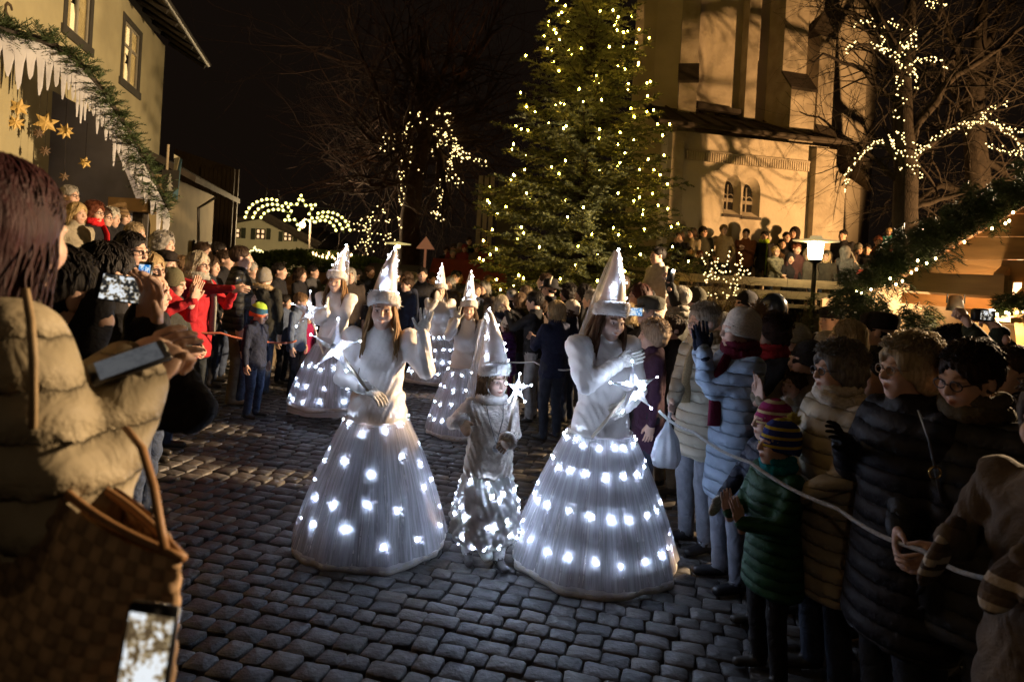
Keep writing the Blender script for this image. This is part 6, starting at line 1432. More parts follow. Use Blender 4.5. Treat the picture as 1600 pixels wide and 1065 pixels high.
def ruffle_trousers(P):
    f = Field((-.36, -.34, .04), (.36, .34, .86), .0125); zz = [.17, .22, .30, .42, .54, .66, .76, .80]
    rr = [.17, .255, .285, .285, .265, .235, .20, .17]
    f.prof([(z, r, r * .86, 0) for z, r in zip(zz, rr)], .02, 0, lambda ph, z: .085 * (np.abs(np.sin(math.pi * (z + .055 * np.abs(np.sin(3 * ph))) / .125)) ** .55 - .55) + .05 * np.sin(12 * ph + 6 * np.sin(8 * z)) + .03 * np.sin(29 * ph + 40 * z))
    f.cap((0, -.1, .12), (0, .25, .12), .05, None, .04); f.V = np.where(f.V > 0, f.V, f.V)
    f.disp(lambda x, y, z: .006 * np.sin(60 * x + 25 * z) * np.sin(55 * y - 35 * z))
    Pm, Q, _ = f.mesh(); o = link('ruffled_trousers', mesh_arrays('ruffled_trousers', Pm, [Q], mats=[M('ruffle_cloth', (.80, .77, .74), .6, .06, 9, .2, 40, trans=.4)]), P['root'])
    rg = np.random.RandomState(4); nrm = Pm - np.array((0, 0, .45)); nrm[:, 2] = 0
    lift = Pm + .012 * nrm / (np.linalg.norm(nrm, axis=1)[:, None] + 1e-6)
    cand = lift[(np.abs(Pm[:, 2] - .45) < .30)]
    lv = [.22, .34, .47, .60, .72]
    for z in lv:
        for i in range(9):
            t = 2 * math.pi * (i + rg.rand() * .8) / 9; dd = np.abs(cand[:, 2] - z - .04 * rg.randn()) * 2 + np.abs(np.angle(np.exp(1j * (np.arctan2(cand[:, 1], cand[:, 0]) - t))))
            put_led(o, cand[dd.argmin()])
ruffle_trousers(B)
def cuff(P, i, r=.05, c=(.62, .56, .50), n=700):
    m = P['HM'][i]; pts = [m @ Vector((r * math.cos(t), r * math.sin(t), -.02)) for t in np.linspace(0, 2 * math.pi, 16, endpoint=False)]
    fur_ring(pts, .034, n, rs=i).build('fur_cuff', fabric(c, 'wool'), P['root'])
cuff(B, 0); cuff(B, 1)
nk = MB(); nk.tube([(.10 * math.cos(t), .09 * math.sin(t), B['sh'] + .04) for t in np.linspace(0, 6.28, 16)], .045, 8); nk.build('fur_collar', fabric((.58, .52, .46), 'wool'), B['root'])
pn = MB(); s0 = B['sh']; pn.tube([(-.08, -.06, s0 + .05), (-.06, -.15, s0 - .10), (0, -.19, s0 - .30)], .004, 5); pn.tube([(.08, -.06, s0 + .05), (.06, -.15, s0 - .10), (0, -.19, s0 - .30)], .004, 5); pn.ell((0, -.20, s0 - .33), (.034, .012, .034), 12, 8)
pn.build('pendant', M('pewter', (.25, .24, .23), .35, .2, 30, metal=.8), B['root'])
star_wand('small spiky white star on a stick in the child\'s hand', W(809, 607, 3.85), .082, (.5, -1, .1), W(792, 690, 3.78), 6, spin=.1)
# --- those walking behind
D = person('woman in white gown with gloved hand raised to her cheek, behind the waving woman', 527, 425, 7.4, yaw=-12, hair=None, coat=SAT, ctype='satin', hem=.80, kind='smile', hy=6,
           rh=('px', 511, 487, 7.15), rp='flat', rf=(-.05, 0, 1), rn=(.4, .1, 0), relb=(.1, -.4, -1), lh=('px', 506, 553, 7.1), lp='grip', lf=(-.7, -.4, -.2), lelb=(.8, .2, -.7), glove=GLV, extra=both(puff_sleeves(.072), hips), h=.016, collar=.5, group='women of the light parade', trous=(.5, .5, .5), shoes=(.4, .38, .35))
skirt(D, 12, (.62, .42, .27), jit=.012, seed=14, hemz=.16, rb=.47); cone_hat(D, .36, (.08, .03), 9, seed=13, veil=.1); long_hair(D, (.26, .14, .055), .42, 60, 9)
star_wand('white star lit from behind held out by the woman touching her cheek', W(482, 486, 7.0), .20, (-.3, -1, .1), W(505, 553, 7.1), 9)
E_ = person('woman in white gown with raised glove and tall lit hat, behind the child', 733, 470, 7.2, yaw=-10, hair=None, coat=SAT, ctype='satin', hem=.80, kind='smile', hy=12, rh=('px', 714, 500, 6.95), rp='open', rf=(0, 0, 1), rn=(.2, -1, 0), lh=(.2, -.2, .95), lp='relax', glove=GLV, extra=both(puff_sleeves(.075), hips), h=.016, collar=.6, group='women of the light parade', legs=False)
skirt(E_, 12, (.80, .60, .40, .20), jit=.02, seed=21, rb=.45); cone_hat(E_, .42, (0, .05), 9, seed=17, veil=.25, vside=-.05); long_hair(E_, (.12, .07, .04), .36, 46, 12)
F_ = person('farthest woman in white gown with brightly lit skirt, in the dark behind the others', 689, 444, 9.9, yaw=8, hair=None, coat=SAT, ctype='satin', hem=.80, kind='f', rh=('px', 682, 470, 9.6), rp='open', rf=(0, 0, 1), rn=(.2, -1, 0), lh=(.22, -.2, 1.0), glove=GLV, extra=both(puff_sleeves(.075), hips), h=.020, group='women of the light parade', legs=False)
skirt(F_, 16, (.84, .66, .46, .27), jit=.015, seed=31, hemz=.10, rb=.50); cone_hat(F_, .38, (0, .03), 12, seed=19, veil=0); long_hair(F_, (.07, .045, .03), .34, 40, 14)
# ================================================================ spectators
BLK = (.014, .013, .015); NAVY = (.018, .022, .040); RED = (.42, .022, .030); JEAN = (.045, .06, .10); KHAKI = (.13, .10, .065); GREYT = (.17, .18, .21)
BLOND = (.48, .34, .17); PALE = (.55, .47, .35); GREY = (.36, .33, .29); WHT = (.62, .58, .50); BRN = (.055, .030, .017); DK = (.016, .011, .009); AUB = (.16, .045, .02)
def stripes(name, cols, rep=9, lo=-.05, hi=.16):
    st = [(i / rep, cols[i % len(cols)]) for i in range(rep)]; return M('knit_' + name, cols[0], .9, 0, bump=.9, bs=90, bands=(2, st, lo, hi), bdist=.006)
GL = 'spectators on the left'; GP = 'spectators up on the stage'; GR_ = 'spectators on the right'; GM = 'spectators in the middle background'; GT = 'spectators on the terrace'
# ---- left: foreground
L1 = person('woman with dark red hair in cream puffer jacket, very close at the left edge', -4, 256, 1.16, H=1.72, yaw=140, hair=('sleek', (.034, .005, .006)), coat=(.38, .32, .215), ctype='puffer', hem=.60, trous=BLK, fat=1.04, h=.0085, hy=28, hp=-4, pa=.5,
            rh=('px', 208, 600, 1.18), rp='grip', rf=(.15, -.75, .65), rn=(.3, .2, -.9), relb=(-.55, .10, -1), af=1.32, lh=('px', 190, 575, 1.40), lp='relax', lf=(-.4, -.6, .5), group=GL)
def px_frame(px, py, d, ax_u, ax_n):
    """frame at a picture point: Z along ax_u, Y along ax_n"""
    z = Vector(ax_u).normalized(); y = Vector(ax_n); y = (y - z * y.dot(z)).normalized(); x = y.cross(z)
    return Matrix.Translation(W(px, py, d)) @ Matrix((x, y, z)).transposed().to_4x4()
phone('phone', 'phone with pale grey screen held by the woman in the cream jacket', px_frame(203, 566, 1.13, (.75, .55, .35), (-.1, -.55, .83)), .062, .125, 'grey')
def basket():
    rt = empty('woven_bag', tuple(W(140, 900, 1.0))); o = Vector(rt.location); d = .96
    TL, TR, BR, BL = W(48, 712, 1.02), W(283, 872, .90), W(262, 1190, .86), W(-120, 1060, .98)
    for sgn, nm in ((-1, 'woven_front'), (1, 'woven_back')):
        nu, nv = 132, 132; u = np.linspace(0, 1, nu)[None, :]; v = np.linspace(0, 1, nv)[:, None]
        A = [np.array(q) for q in (TL, TR, BR, BL)]
        P = ((1 - u) * (1 - v))[..., None] * A[0] + (u * (1 - v))[..., None] * A[1] + (u * v)[..., None] * A[2] + ((1 - u) * v)[..., None] * A[3]
        bul = .085 * np.sin(math.pi * np.clip(u, 0, 1)) ** .7 * (.35 + .65 * np.sin(math.pi * np.clip(v * .75 + .08, 0, 1)))
        N = 17; wv = np.sin(math.pi * u * N) * np.sin(math.pi * v * N); strip = np.abs(np.sin(math.pi * u * N)) ** .5 * np.abs(np.sin(math.pi * v * N)) ** .5
        dsp = bul + .0035 * wv + .003 * strip
        P = P + dsp[..., None] * np.array((.12, sgn, .1 * sgn)); V = P.reshape(-1, 3) - np.array(o)
        i = np.arange(nv - 1)[:, None] * nu; j = np.arange(nu - 1)[None, :]; F = np.stack([i + j, i + j + 1, i + nu + j + 1, i + nu + j], -1).reshape(-1, 4)
        F = F if sgn < 0 else F[:, ::-1]
        pat = np.where(((np.floor(u * N) + np.floor(v * N)) % 2) > .5, 1.0, .62); big = np.where((np.sin(5.2 * u + 3.5 * v) + .4 * np.sin(9 * v - 4 * u)) > .45, .45, 1.0)
        C = (pat * big * (.75 + .25 * strip))[..., None] * np.array((1, 1, 1)); C = C.reshape(-1, 3)
        m = M('woven_straw', (.62, .40, .22), .65, .25, 30, .3, 120, attr=True)
        link(nm, mesh_arrays(nm, V, [F], None, C, True, [m]), rt)
    for sgn in (-1, 1):
        mb = MB(); pts = [TL.lerp(TR, t) + Vector((.12 * .03, sgn * .030 * math.sin(math.pi * t), 0)) - o for t in np.linspace(0, 1, 14)]; mb.tube([tuple(p) for p in pts], .0065, 7); mb.build('rim', M('leather_tan', (.30, .16, .07), .5, .2, 20), rt)
    mb = MB(); mb.tube([tuple(q - o) for q in (W(50, 720, 1.0), W(52, 640, .93), W(52, 560, .90), W(48, 500, .93), W(40, 452, 1.05))], .0062, 7, flat=.5); mb.build('strap', M('strap_tan', (.42, .30, .17), .6, .2, 20), rt)
    mb = MB(); mb.tube([tuple(q - o) for q in (W(196, 668, 1.02), W(222, 700, .97), W(240, 760, .93), W(252, 830, .905), W(258, 858, .90))], .0065, 7, flat=.5); mb.build('strap', _MC['leather_tan'], rt)
    tag(rt, 'large brown woven straw bag on the shoulder of the woman in the cream jacket', 'bag')
basket()
KID = person('child below the picture edge holding up a bright phone', 205, 1150, .86, yaw=175, child=.5, coat=BLK, hair=('short', BRN), rh=('px', 300, 1260, .74), rp='relax', rf=(-.25, -.2, .95), rn=(.3, -.8, 0), lh=('px', 190, 1260, .76), lp='relax', lf=(.1, -.2, .9), group=GL)
phone('phone', 'phone with bright crowded screen at the bottom edge, left', px_frame(231, 1022, .74, (.06, .10, 1), (-.05, -1, .12)), .058, .115, 'big')
person('person in black filming with a phone held sideways, behind the cream jacket', 96, 392, 1.80, yaw=150, coat=BLK, hair=('male', DK), male=1, rh=('px', 232, 512, 1.72), rp='relax', rf=(-.25, .1, 1), rn=(-.2, 1, 0), lh=('px', 150, 478, 1.80), lp='relax', lf=(.55, .1, .75), ln=(.5, .2, -.7), group=GL)
phone('phone', 'black phone held sideways showing the parade, left foreground', px_frame(197, 452, 1.70, (1, .25, -.12), (-.35, -.9, .15)), .072, .145, 'dark')
person('dark-haired man with black sleeve raised, holding a blue-lit phone', 172, 384, 2.75, yaw=140, coat=BLK, hair=('male', DK), male=1, rh=('px', 224, 480, 2.45), rp='grip', rf=(0, -.1, 1), rn=(-.5, -.5, 0), group=GL)
phone('phone', 'upright phone with glowing blue screen in the left foreground', px_frame(226, 433, 2.35, (.05, .05, 1), (-.35, -.94, 0)), .062, .115, 'blue')
# ---- left: front row
person('man with glasses and short dark hair, black jacket, second row at the left', 203, 364, 4.9, yaw=82, hair=('male', DK), coat=BLK, male=1, glasses=BLK, hp=-6, scarf=(BLK, 0), group=GL)
person('blonde woman in red coat raising her arm, behind the olive knit hat', 236, 399, 5.2, yaw=70, hair=('bob', BLOND), coat=RED, glasses=BLK, hem=.62, rh=(.06, -.40, 1.36), rp='flat', rf=(.1, -.3, 1), lh=(.10, -.36, 1.40), lp='flat', lf=(0, -.2, 1), group=GL)
person('spectator in olive knitted hat and dark jacket with navy bag', 268, 420, 5.6, yaw=92, hat=('beanie', (.13, .12, .07)), hair=('fringe', BRN), coat=(.040, .040, .034), hem=.80, trous=JEAN, pose='front', hp=-10, group=GL)
rw = person('woman with blond bob in bright red coat photographing with a phone', 311, 396, 6.7, yaw=74, hair=('bob', PALE), coat=RED, ctype='wool', hem=.64, trous=(.03, .035, .04), glasses=BLK, scarf=((.30, .29, .25), .28), rh=('px', 371, 452, 6.45), lh=('px', 366, 455, 6.75), rp='relax', lp='relax', collar=1.2, group=GL)
phone('phone', 'silver camera phone in the hands of the woman in bright red', px_frame(374, 436, 6.5, (.1, .9, .1), (-.9, .1, .2)), .075, .14, 'dark')
person('tall dark-haired man in black jacket and khaki trousers beside the red coat', 377, 386, 7.5, yaw=112, hair=('male', BRN), coat=(.022, .023, .024), ctype='puffer', hem=.80, trous=KHAKI, shoes=(.15, .10, .055), male=1, group=GL)
person('small boy in lime, blue and orange knitted hat', 404, 474, 7.0, yaw=75, child=.6, hat=('beanie', stripes('neon', [(.65, .13, .05), (.65, .13, .05), (.03, .10, .16), (.03, .10, .16), (.40, .62, .06), (.40, .62, .06)], 6, -.06, .15)), hair=('fringe', BRN), coat=NAVY, trous=JEAN, hp=-14, group=GL)
person('person in grey knit hat and dark jacket with tan fur hood, back turned', 414, 420, 8.1, yaw=168, hat=('beanie', (.22, .20, .17)), hair=('male', BRN), coat=(.032, .031, .025), ctype='wool', hood=(.38, .27, .15), hem=.78, trous=JEAN, male=1, fat=1.06, group=GL)
person('fair-haired boy in blue-grey jacket looking down at the star', 468, 458, 8.2, yaw=85, child=.35, hair=('male', (.24, .14, .07)), coat=(.09, .12, .19), trous=BLK, hp=-14, group=GL)
person('dark-haired girl with hair tied up beside the fair-haired boy', 446, 462, 8.9, yaw=80, child=.2, hair=('short', DK), coat=(.06, .08, .13), trous=BLK, group=GL)
person('child in magenta coat half hidden behind the fair-haired boy', 480, 486, 8.9, yaw=70, child=.55, hair=('bob', BRN), coat=(.22, .01, .06), trous=BLK, group=GL)
person('man in brown jacket behind the olive knit hat', 318, 380, 8.6, yaw=85, hair=('male', BRN), coat=(.05, .04, .03), male=1, group=GL)
person('woman in dark coat just left of the red-coated photographer', 285, 402, 7.4, yaw=80, hair=('short', (.2, .12, .06)), coat=BLK, group=GL)
for lb, x, y, d_, hs, ct, mm in (('dark-haired man in black coat in front of the olive knit hat', 238, 432, 4.2, ('male', DK), BLK, 1), ('brown-haired woman in charcoal coat behind the red-coated photographer', 330, 402, 8.0, ('bob', BRN), (.03, .03, .032), 0), ('man in black jacket behind the khaki trousers', 352, 392, 8.6, ('male', BRN), BLK, 1), ('woman with grey hair behind the small boy', 392, 410, 9.2, ('short', GREY), (.04, .035, .03), 0),
        ('man in dark jacket right of the fur hood', 437, 412, 9.6, ('male', DK), BLK, 1), ('woman in black coat at the far end of the left row', 470, 420, 11, ('bob', BRN), BLK, 0), ('man in grey coat at the far end of the left row', 490, 416, 12, ('male', DK), (.06, .06, .065), 1), ('tall man in black between fur hood and red coat', 343, 380, 9.4, ('male', DK), BLK, 1), ('teenager in navy jacket beside the small boy', 388, 452, 7.5, ('short', BRN), NAVY, 0)):
    person(lb, x, y, d_, yaw=78 + 7 * (x % 5), hair=hs, coat=ct, male=mm, pose=('down', 'pocket', 'front', 'clap')[x % 4], trous=(BLK, JEAN, KHAKI)[x % 3], group=GL)
# ---- left: up on the stage
def up(label, px, py, d, H=1.66, **k): return person(label, px, py, d, H=H, group=GP, **k)
up('grey-haired man with glasses, highest head on the stage', 110, 292, 8.5, 1.72, yaw=78, hair=('short', GREY), coat=(.05, .04, .04), male=1, glasses=BLK, scarf=((.10, .06, .05), 0))
up('brown-haired person with dark red scarf left of the grey-haired man', 86, 297, 8.7, 1.68, yaw=80, hair=('short', BRN), coat=BLK, scarf=((.30, .015, .02), 0))
up('white-haired person at the far left of the stage, mostly hidden', 60, 284, 8.9, 1.72, yaw=80, hair=('short', GREY), coat=BLK)
up('woman with wavy blonde hair and beige coat on the stage', 121, 319, 7.6, yaw=72, hair=('bob', (.56, .40, .19)), coat=(.30, .26, .19), collar=1.3)
up('woman with auburn hair and chunky bright red scarf', 148, 318, 7.9, yaw=78, hair=('curly', AUB), coat=BLK, scarf=((.55, .018, .022), .05), glasses=BLK, pose='clap')
up('person with dark glasses beside the auburn-haired woman', 163, 326, 8.3, yaw=80, hair=('short', BRN), coat=BLK, glasses=BLK)
up('white-haired woman in profile right of the dark glasses', 174, 328, 8.6, yaw=85, hair=('curly', WHT), coat=BLK)
up('person in brown striped knitted hat near the eave of the stage', 192, 326, 9.2, yaw=80, hat=('beanie', stripes('brown', [(.10, .06, .03), (.20, .13, .06)], 8)), hair=('bob', BRN), coat=BLK)
up('fair-haired person photographing with raised camera near the stage post', 212, 350, 7.6, 1.62, yaw=88, hair=('short', (.36, .27, .16)), coat=(.045, .045, .05), pose='phone')
up('white-haired woman below the stage post', 256, 366, 7.0, 1.72, yaw=84, hair=('curly', GREY), coat=(.10, .08, .06))
up('person with dark beret in front of the white-haired woman', 258, 394, 6.3, 1.6, yaw=80, hair=('bob', (.40, .3, .17)), hat=('cap', DK), coat=BLK)
# ---- right: front
mitt = M('nordic_mitten', (.12, .09, .07), .9, 0, bump=.9, bs=90, bands=(2, [(i / 10, ((.09, .065, .05), (.50, .45, .38), (.16, .11, .085), (.42, .36, .30), (.09, .065, .05))[i % 5]) for i in range(10)], 0.1, 2.0))
bands_n = _MC['nordic_mitten'].node_tree
R15 = person('person in beige coat with patterned mittens holding the rope, bottom right corner', 1668, 600, 1.75, yaw=-72, hair=('curly', BRN), coat=(.12, .09, .065), ctype='wool', hem=.55, trous=BLK, rh=('px', 1482, 838, 1.82), rp='mitten', rf=(-.25, -.35, -.9), rn=(.8, .1, -.3), lh=('px', 1602, 872, 1.55), lp='mitten', lf=(-.2, -.4, -.8), glove=stripes('nordic', [(.07, .05, .04), (.48, .43, .37), (.12, .09, .07), (.07, .05, .04), (.40, .35, .30)], 26, .70, 1.25), group=GR_)
person('woman with dark short hair and glasses smiling down, dark jacket, far right', 1527, 538, 2.38, yaw=-68, hair=('short', (.030, .016, .011)), coat=(.035, .037, .042), ctype='puffer', hem=.62, glasses=BLK, hp=-14, hy=-6, scarf=((.10, .085, .06), 0), pose='front', kind='f', group=GR_)
R12 = person('woman with blond-grey hair and glasses in black quilted coat', 1425, 534, 2.58, yaw=-84, hair=('curly', (.46, .36, .22)), coat=(.016, .015, .020), ctype='puffer', hem=.50, glasses=(.2, .12, .06), hood=True, fat=1.12, rh=('px', 1318, 690, 2.6), rp='relax', glove=BLK, group=GR_)
bg_ = MB(); bo = empty('shoulder_bag', tuple(W(1470, 880, 2.35))); o = Vector(bo.location); bg_.tube([tuple(W(x, y, dd) - o) for x, y, dd in ((1435, 640, 2.40), (1452, 690, 2.36), (1461, 735, 2.33), (1475, 800, 2.32))], .008, 6, flat=.4); bg_.build('strap', fabric((.03, .028, .03), 'leather'), bo)
mb = MB(); q = W(1461, 738, 2.30) - o; mb.tube([(q.x + .022 * math.cos(a), q.y, q.z + .022 * math.sin(a)) for a in np.linspace(0, 6.28, 14)], .004, 6); mb.build('ring', M('brass', (.6, .45, .2), .25, .1, metal=1), bo)
mb = MB(); q = W(1490, 900, 2.36) - o; mb.box(tuple(q), (.24, .10, .28), bev=.03); mb.build('pouch', fabric((.02, .018, .02), 'leather'), bo); tag(bo, 'black shoulder bag with a brass strap ring on the black quilted coat', 'bag')
person('woman with grey curly hair and glasses in pale padded coat', 1312, 543, 3.0, yaw=-82, hair=('curly', (.17, .155, .14)), coat=(.36, .31, .23), ctype='puffer', hem=.48, glasses=BLK, scarf=((.48, .43, .35), 0), pose='front', rp='relax', group=GR_)
person('boy in blue and yellow striped bobble hat and green jacket holding the rope', 1218, 660, 3.02, yaw=-78, child=.6, hat=('beanie', stripes('blueyellow', [(.012, .022, .15), (.012, .022, .15), (.42, .30, .02), (.012, .022, .15), (.012, .022, .15), (.42, .30, .02)], 12, -.04, .15), ((.40, .31, .05), .042, (0, .10, .135))), hair=('short', BLOND), coat=(.013, .060, .026), ctype='puffer', hem=.62, trous=BLK, scarf=((.01, .17, .21), 0), rh=(-.06, -.30, 1.12), lh=(.08, -.30, 1.10), rp='flat', lp='flat', rf=(.1, -.3, 1), lf=(-.1, -.3, 1), group=GR_)
person('child in magenta and cream striped hat with white pompom', 1207, 628, 3.4, yaw=-82, child=.6, hat=('beanie', stripes('magenta', [(.26, .012, .10), (.26, .012, .10), (.50, .40, .22), (.20, .012, .05)], 12, -.04, .15), ((.60, .56, .50), .042, (0, .11, .12))), hair=('short', BLOND), coat=NAVY, ctype='puffer', trous=BLK, glove=(.4, .35, .3), rh=(-.05, -.33, 1.0), rp='mitten', group=GR_)
R3 = person('woman in pale blue padded coat and cream bobble hat clapping in navy gloves', 1158, 486, 3.92, yaw=-80, hat=('beanie', (.60, .54, .46), ((.34, .22, .12), .058, (0, .125, .135)), 1.05), hair=('short', GREY), coat=(.25, .31, .40), ctype='puffer', hem=.56, trous=(.19, .20, .24), shoes=BLK, scarf=((.12, .012, .03), .15), rh=('px', 1100, 546, 3.75), lh=('px', 1092, 550, 3.95), rp='flat', lp='flat', rf=(-.05, -.15, 1), lf=(-.05, -.15, 1), rn=(.5, -.2, 0), ln=(-.5, -.2, 0), glove=NAVY, group=GR_)
R4 = person('woman in beige coat with patterned tan shawl and grey trousers beside the blue coat', 1103, 476, 4.45, yaw=-70, hair=('short', (.30, .25, .19)), coat=(.36, .32, .25), ctype='puffer', hem=.66, trous=GREYT, shoes=BLK, glasses=(.3, .2, .1), scarf=((.34, .25, .14), .12), hp=-6, rh=('px', 1048, 640, 4.2), group=GR_)
pb = empty('plastic_bag', tuple(W(1042, 690, 4.1))); f = Field((-.13, -.08, -.20), (.13, .08, .16), .008); f.prof([(-.16, .075, .045, 0), (-.10, .095, .055, 0), (.02, .07, .04, 0), (.09, .03, .02, 0), (.13, .016, .012, 0)], .01, 0, lambda ph, z: .10 * np.sin(5 * ph + 9 * z) + .05 * np.sin(11 * ph)); Pm, Q, _ = f.mesh()
link('bag_body', mesh_arrays('bag_body', Pm, [Q], mats=[M('white_plastic', (.62, .63, .66), .35, .08, 9, .3, 30, trans=.3)]), pb); mb = MB(); mb.tube([(0, 0, .12), (.01, 0, .19)], .012, 6); mb.build('handle', _MC['white_plastic'], pb); tag(pb, 'knotted white plastic bag hanging beside the beige coat', 'bag')
person('woman with dark curly hair, glasses and red scarf behind the blue coat', 1206, 496, 4.35, yaw=-84, hair=('curly', (.045, .022, .016)), coat=BLK, glasses=BLK, scarf=((.30, .018, .02), .1), pose='clap', group=GR_)
person('person in grey knit cap with a pale star', 1244, 508, 5.0, yaw=-95, hat=('beanie', (.19, .17, .12)), hair=('short', BRN), coat=BLK, group=GR_)
person('person in pale ribbed knit hat in front of the young spruce', 1290, 520, 4.9, yaw=-100, hat=('beanie', (.40, .33, .22)), hair=('short', BLOND), coat=BLK, group=GR_)
person('woman in dark ribbed hat clapping, beige sleeves, beside the grey-haired woman', 1262, 535, 3.75, yaw=-80, hat=('beanie', (.035, .033, .036)), hair=('short', BRN), coat=(.24, .20, .15), pose='clap', rh=(-.04, -.33, 1.34), lh=(.04, -.33, 1.32), rp='flat', lp='flat', rf=(0, -.2, 1), lf=(0, -.2, 1), group=GR_)
person('young woman with straight blond hair turned away, under the fir boughs', 1325, 503, 4.3, yaw=-118, hair=('straight', (.55, .38, .17)), coat=BLK, group=GR_)
person('man in dark flat cap under the hanging fir boughs', 1374, 492, 4.5, yaw=-120, hat=('cap', DK), hair=('male', DK), coat=(.03, .028, .025), male=1, group=GR_)
person('second man in dark peaked cap just left of the hanging boughs', 1300, 482, 6.2, yaw=-80, hat=('cap', BLK), hair=('male', DK), coat=BLK, male=1, group=GR_)
R14 = person('man in dark green coat raising a camera over the crowd', 1490, 520, 3.5, yaw=-110, hair=('curly', DK), coat=(.020, .026, .016), male=1, rh=('px', 1562, 520, 3.35), lh=('px', 1515, 512, 3.3), rp='grip', lp='grip', rf=(-.5, -.3, .6), lf=(.3, -.3, .8), relb=(.5, .4, -.6), group=GR_)
cmx = px_frame(1536, 492, 3.25, (0, 0, 1), (.2, -.95, 0)); co = empty('camera'); co.name = 'compact_camera'; co.matrix_world = cmx; mb = MB(); mb.box((0, 0, 0), (.115, .035, .065), bev=.008); mb.build('camera_body', fabric(BLK, 'leather'), co); mb = MB(); mb.tube([(.0, -.018, 0), (0, -.045, 0)], .026, 14); mb.build('lens', _MC['phone_case'], co); mb = MB(); mb.box((0, .019, 0), (.07, .002, .045)); mb.build('screen', screen_mat('dark'), co); tag(co, 'compact camera held up over heads at the right', 'camera')
person('person in navy smooth helmet-like hat behind the cream bobble hat', 1207, 466, 5.8, yaw=-150, hat=('helmet', (.020, .026, .035)), hair=('male', DK), coat=BLK, group=GR_)
person('person in black beanie in front of the lit shrub', 1166, 456, 7.2, yaw=-75, hat=('beanie', BLK), hair=('male', DK), coat=BLK, group=GR_)
person('woman with curly blond-grey hair and plum coat near the star wand', 1022, 503, 5.0, yaw=-92, hair=('curly', (.40, .28, .18)), coat=(.045, .020, .040), hem=.6, group=GR_)
person('grey-haired man in flat cap filming with a camera', 1017, 466, 5.6, yaw=-88, hat=('cap', (.07, .065, .05)), hair=('short', GREY), coat=(.035, .030, .028), male=1, pose='phone', group=GR_)
phone('phone', 'camera phone with glowing display held by the man in flat cap', px_frame(993, 487, 5.35, (1, .1, 0), (.3, -.95, 0)), .072, .14, 'blue')
person('white-haired man holding up a phone with its light on', 1061, 449, 6.4, yaw=-115, hair=('male', WHT), coat=(.035, .035, .030), male=1, rh=('px', 1045, 440, 6.2), rp='grip', rf=(0, -.1, 1), scarf=((.3, .28, .24), 0), group=GR_)
pf = phone('phone', 'phone with a bright white light raised by the white-haired man', px_frame(1048, 430, 6.1, (.1, 0, 1), (0, 1, 0)), .07, .13, 'dark')
mb = MB(); mb.ell((.012, -.008, .045), .012, 8, 6); mb.build('flash', emit('phone_flash', (.85, 1.0, .95), 60), pf)
person('dark-haired woman with reddish hair behind the man in flat cap', 1000, 446, 7.0, yaw=-80, hair=('bob', (.07, .02, .014)), coat=BLK, group=GR_)
person('dark-haired man in dark jacket above the gowned woman\'s shoulder', 971, 430, 7.6, yaw=-70, hair=('male', BRN), coat=BLK, male=1, hp=-10, group=GR_)
person('small blond head right behind the gowned woman\'s hat', 978, 476, 6.6, yaw=-100, hair=('bob', (.5, .36, .17)), coat=BLK, group=GR_)
person('man in white jacket standing high above the crowd by the fir', 1029, 387, 9.4, H=1.74, yaw=-72, hair=('male', DK), coat=(.36, .32, .26), hem=.78, male=1, rh=(.12, -.3, .98), group=GR_)
person('dark head between the white jacket and the flat cap', 1010, 452, 7.8, yaw=-130, hair=('male', DK), coat=BLK, male=1, group=GR_)
person('person in olive cap behind the white-haired man', 1086, 450, 7.4, yaw=-120, hat=('beanie', (.05, .045, .03)), hair=('male', DK), coat=(.04, .035, .03), male=1, group=GR_)
for lb, x, y, d_, hs, ct, mm, hh_ in (('dark-haired man in black coat behind the grey-haired woman', 1368, 556, 3.35, ('male', DK), BLK, 1, None), ('woman in charcoal coat with brown bob behind the black quilted coat', 1472, 548, 3.2, ('bob', BRN), (.025, .025, .028), 0, None), ('man in dark jacket at the right edge behind the glasses', 1585, 545, 3.1, ('male', BRN), BLK, 1, None),
        ('person in dark green jacket behind the bobble hats', 1248, 578, 3.75, ('short', BRN), (.02, .028, .02), 0, None), ('woman in black coat right behind the blue padded coat', 1182, 520, 4.6, ('bob', DK), BLK, 0, None), ('man in dark coat behind the patterned shawl', 1128, 490, 5.4, ('male', GREY), BLK, 1, None), ('woman in dark coat behind the plum coat', 1052, 496, 5.6, ('short', BRN), (.03, .026, .024), 0, None), ('boy in black jacket behind the pale padded coat', 1345, 610, 3.5, ('male', DK), BLK, 0, None), ('person in black wool hat near the booth post', 1440, 520, 4.2, ('short', DK), BLK, 0, ('beanie', BLK)), ('person in grey wool hat under the booth beam', 1560, 530, 4.0, ('short', DK), (.04, .04, .04), 1, ('beanie', (.08, .08, .08)))):
    person(lb, x, y, d_, yaw=-70 - 8 * (x % 4), hair=hs, coat=ct, male=mm, hat=hh_, pose=('down', 'pocket', 'front')[x % 3], trous=(BLK, JEAN, KHAKI)[x % 3], hem=.6, group=GR_)
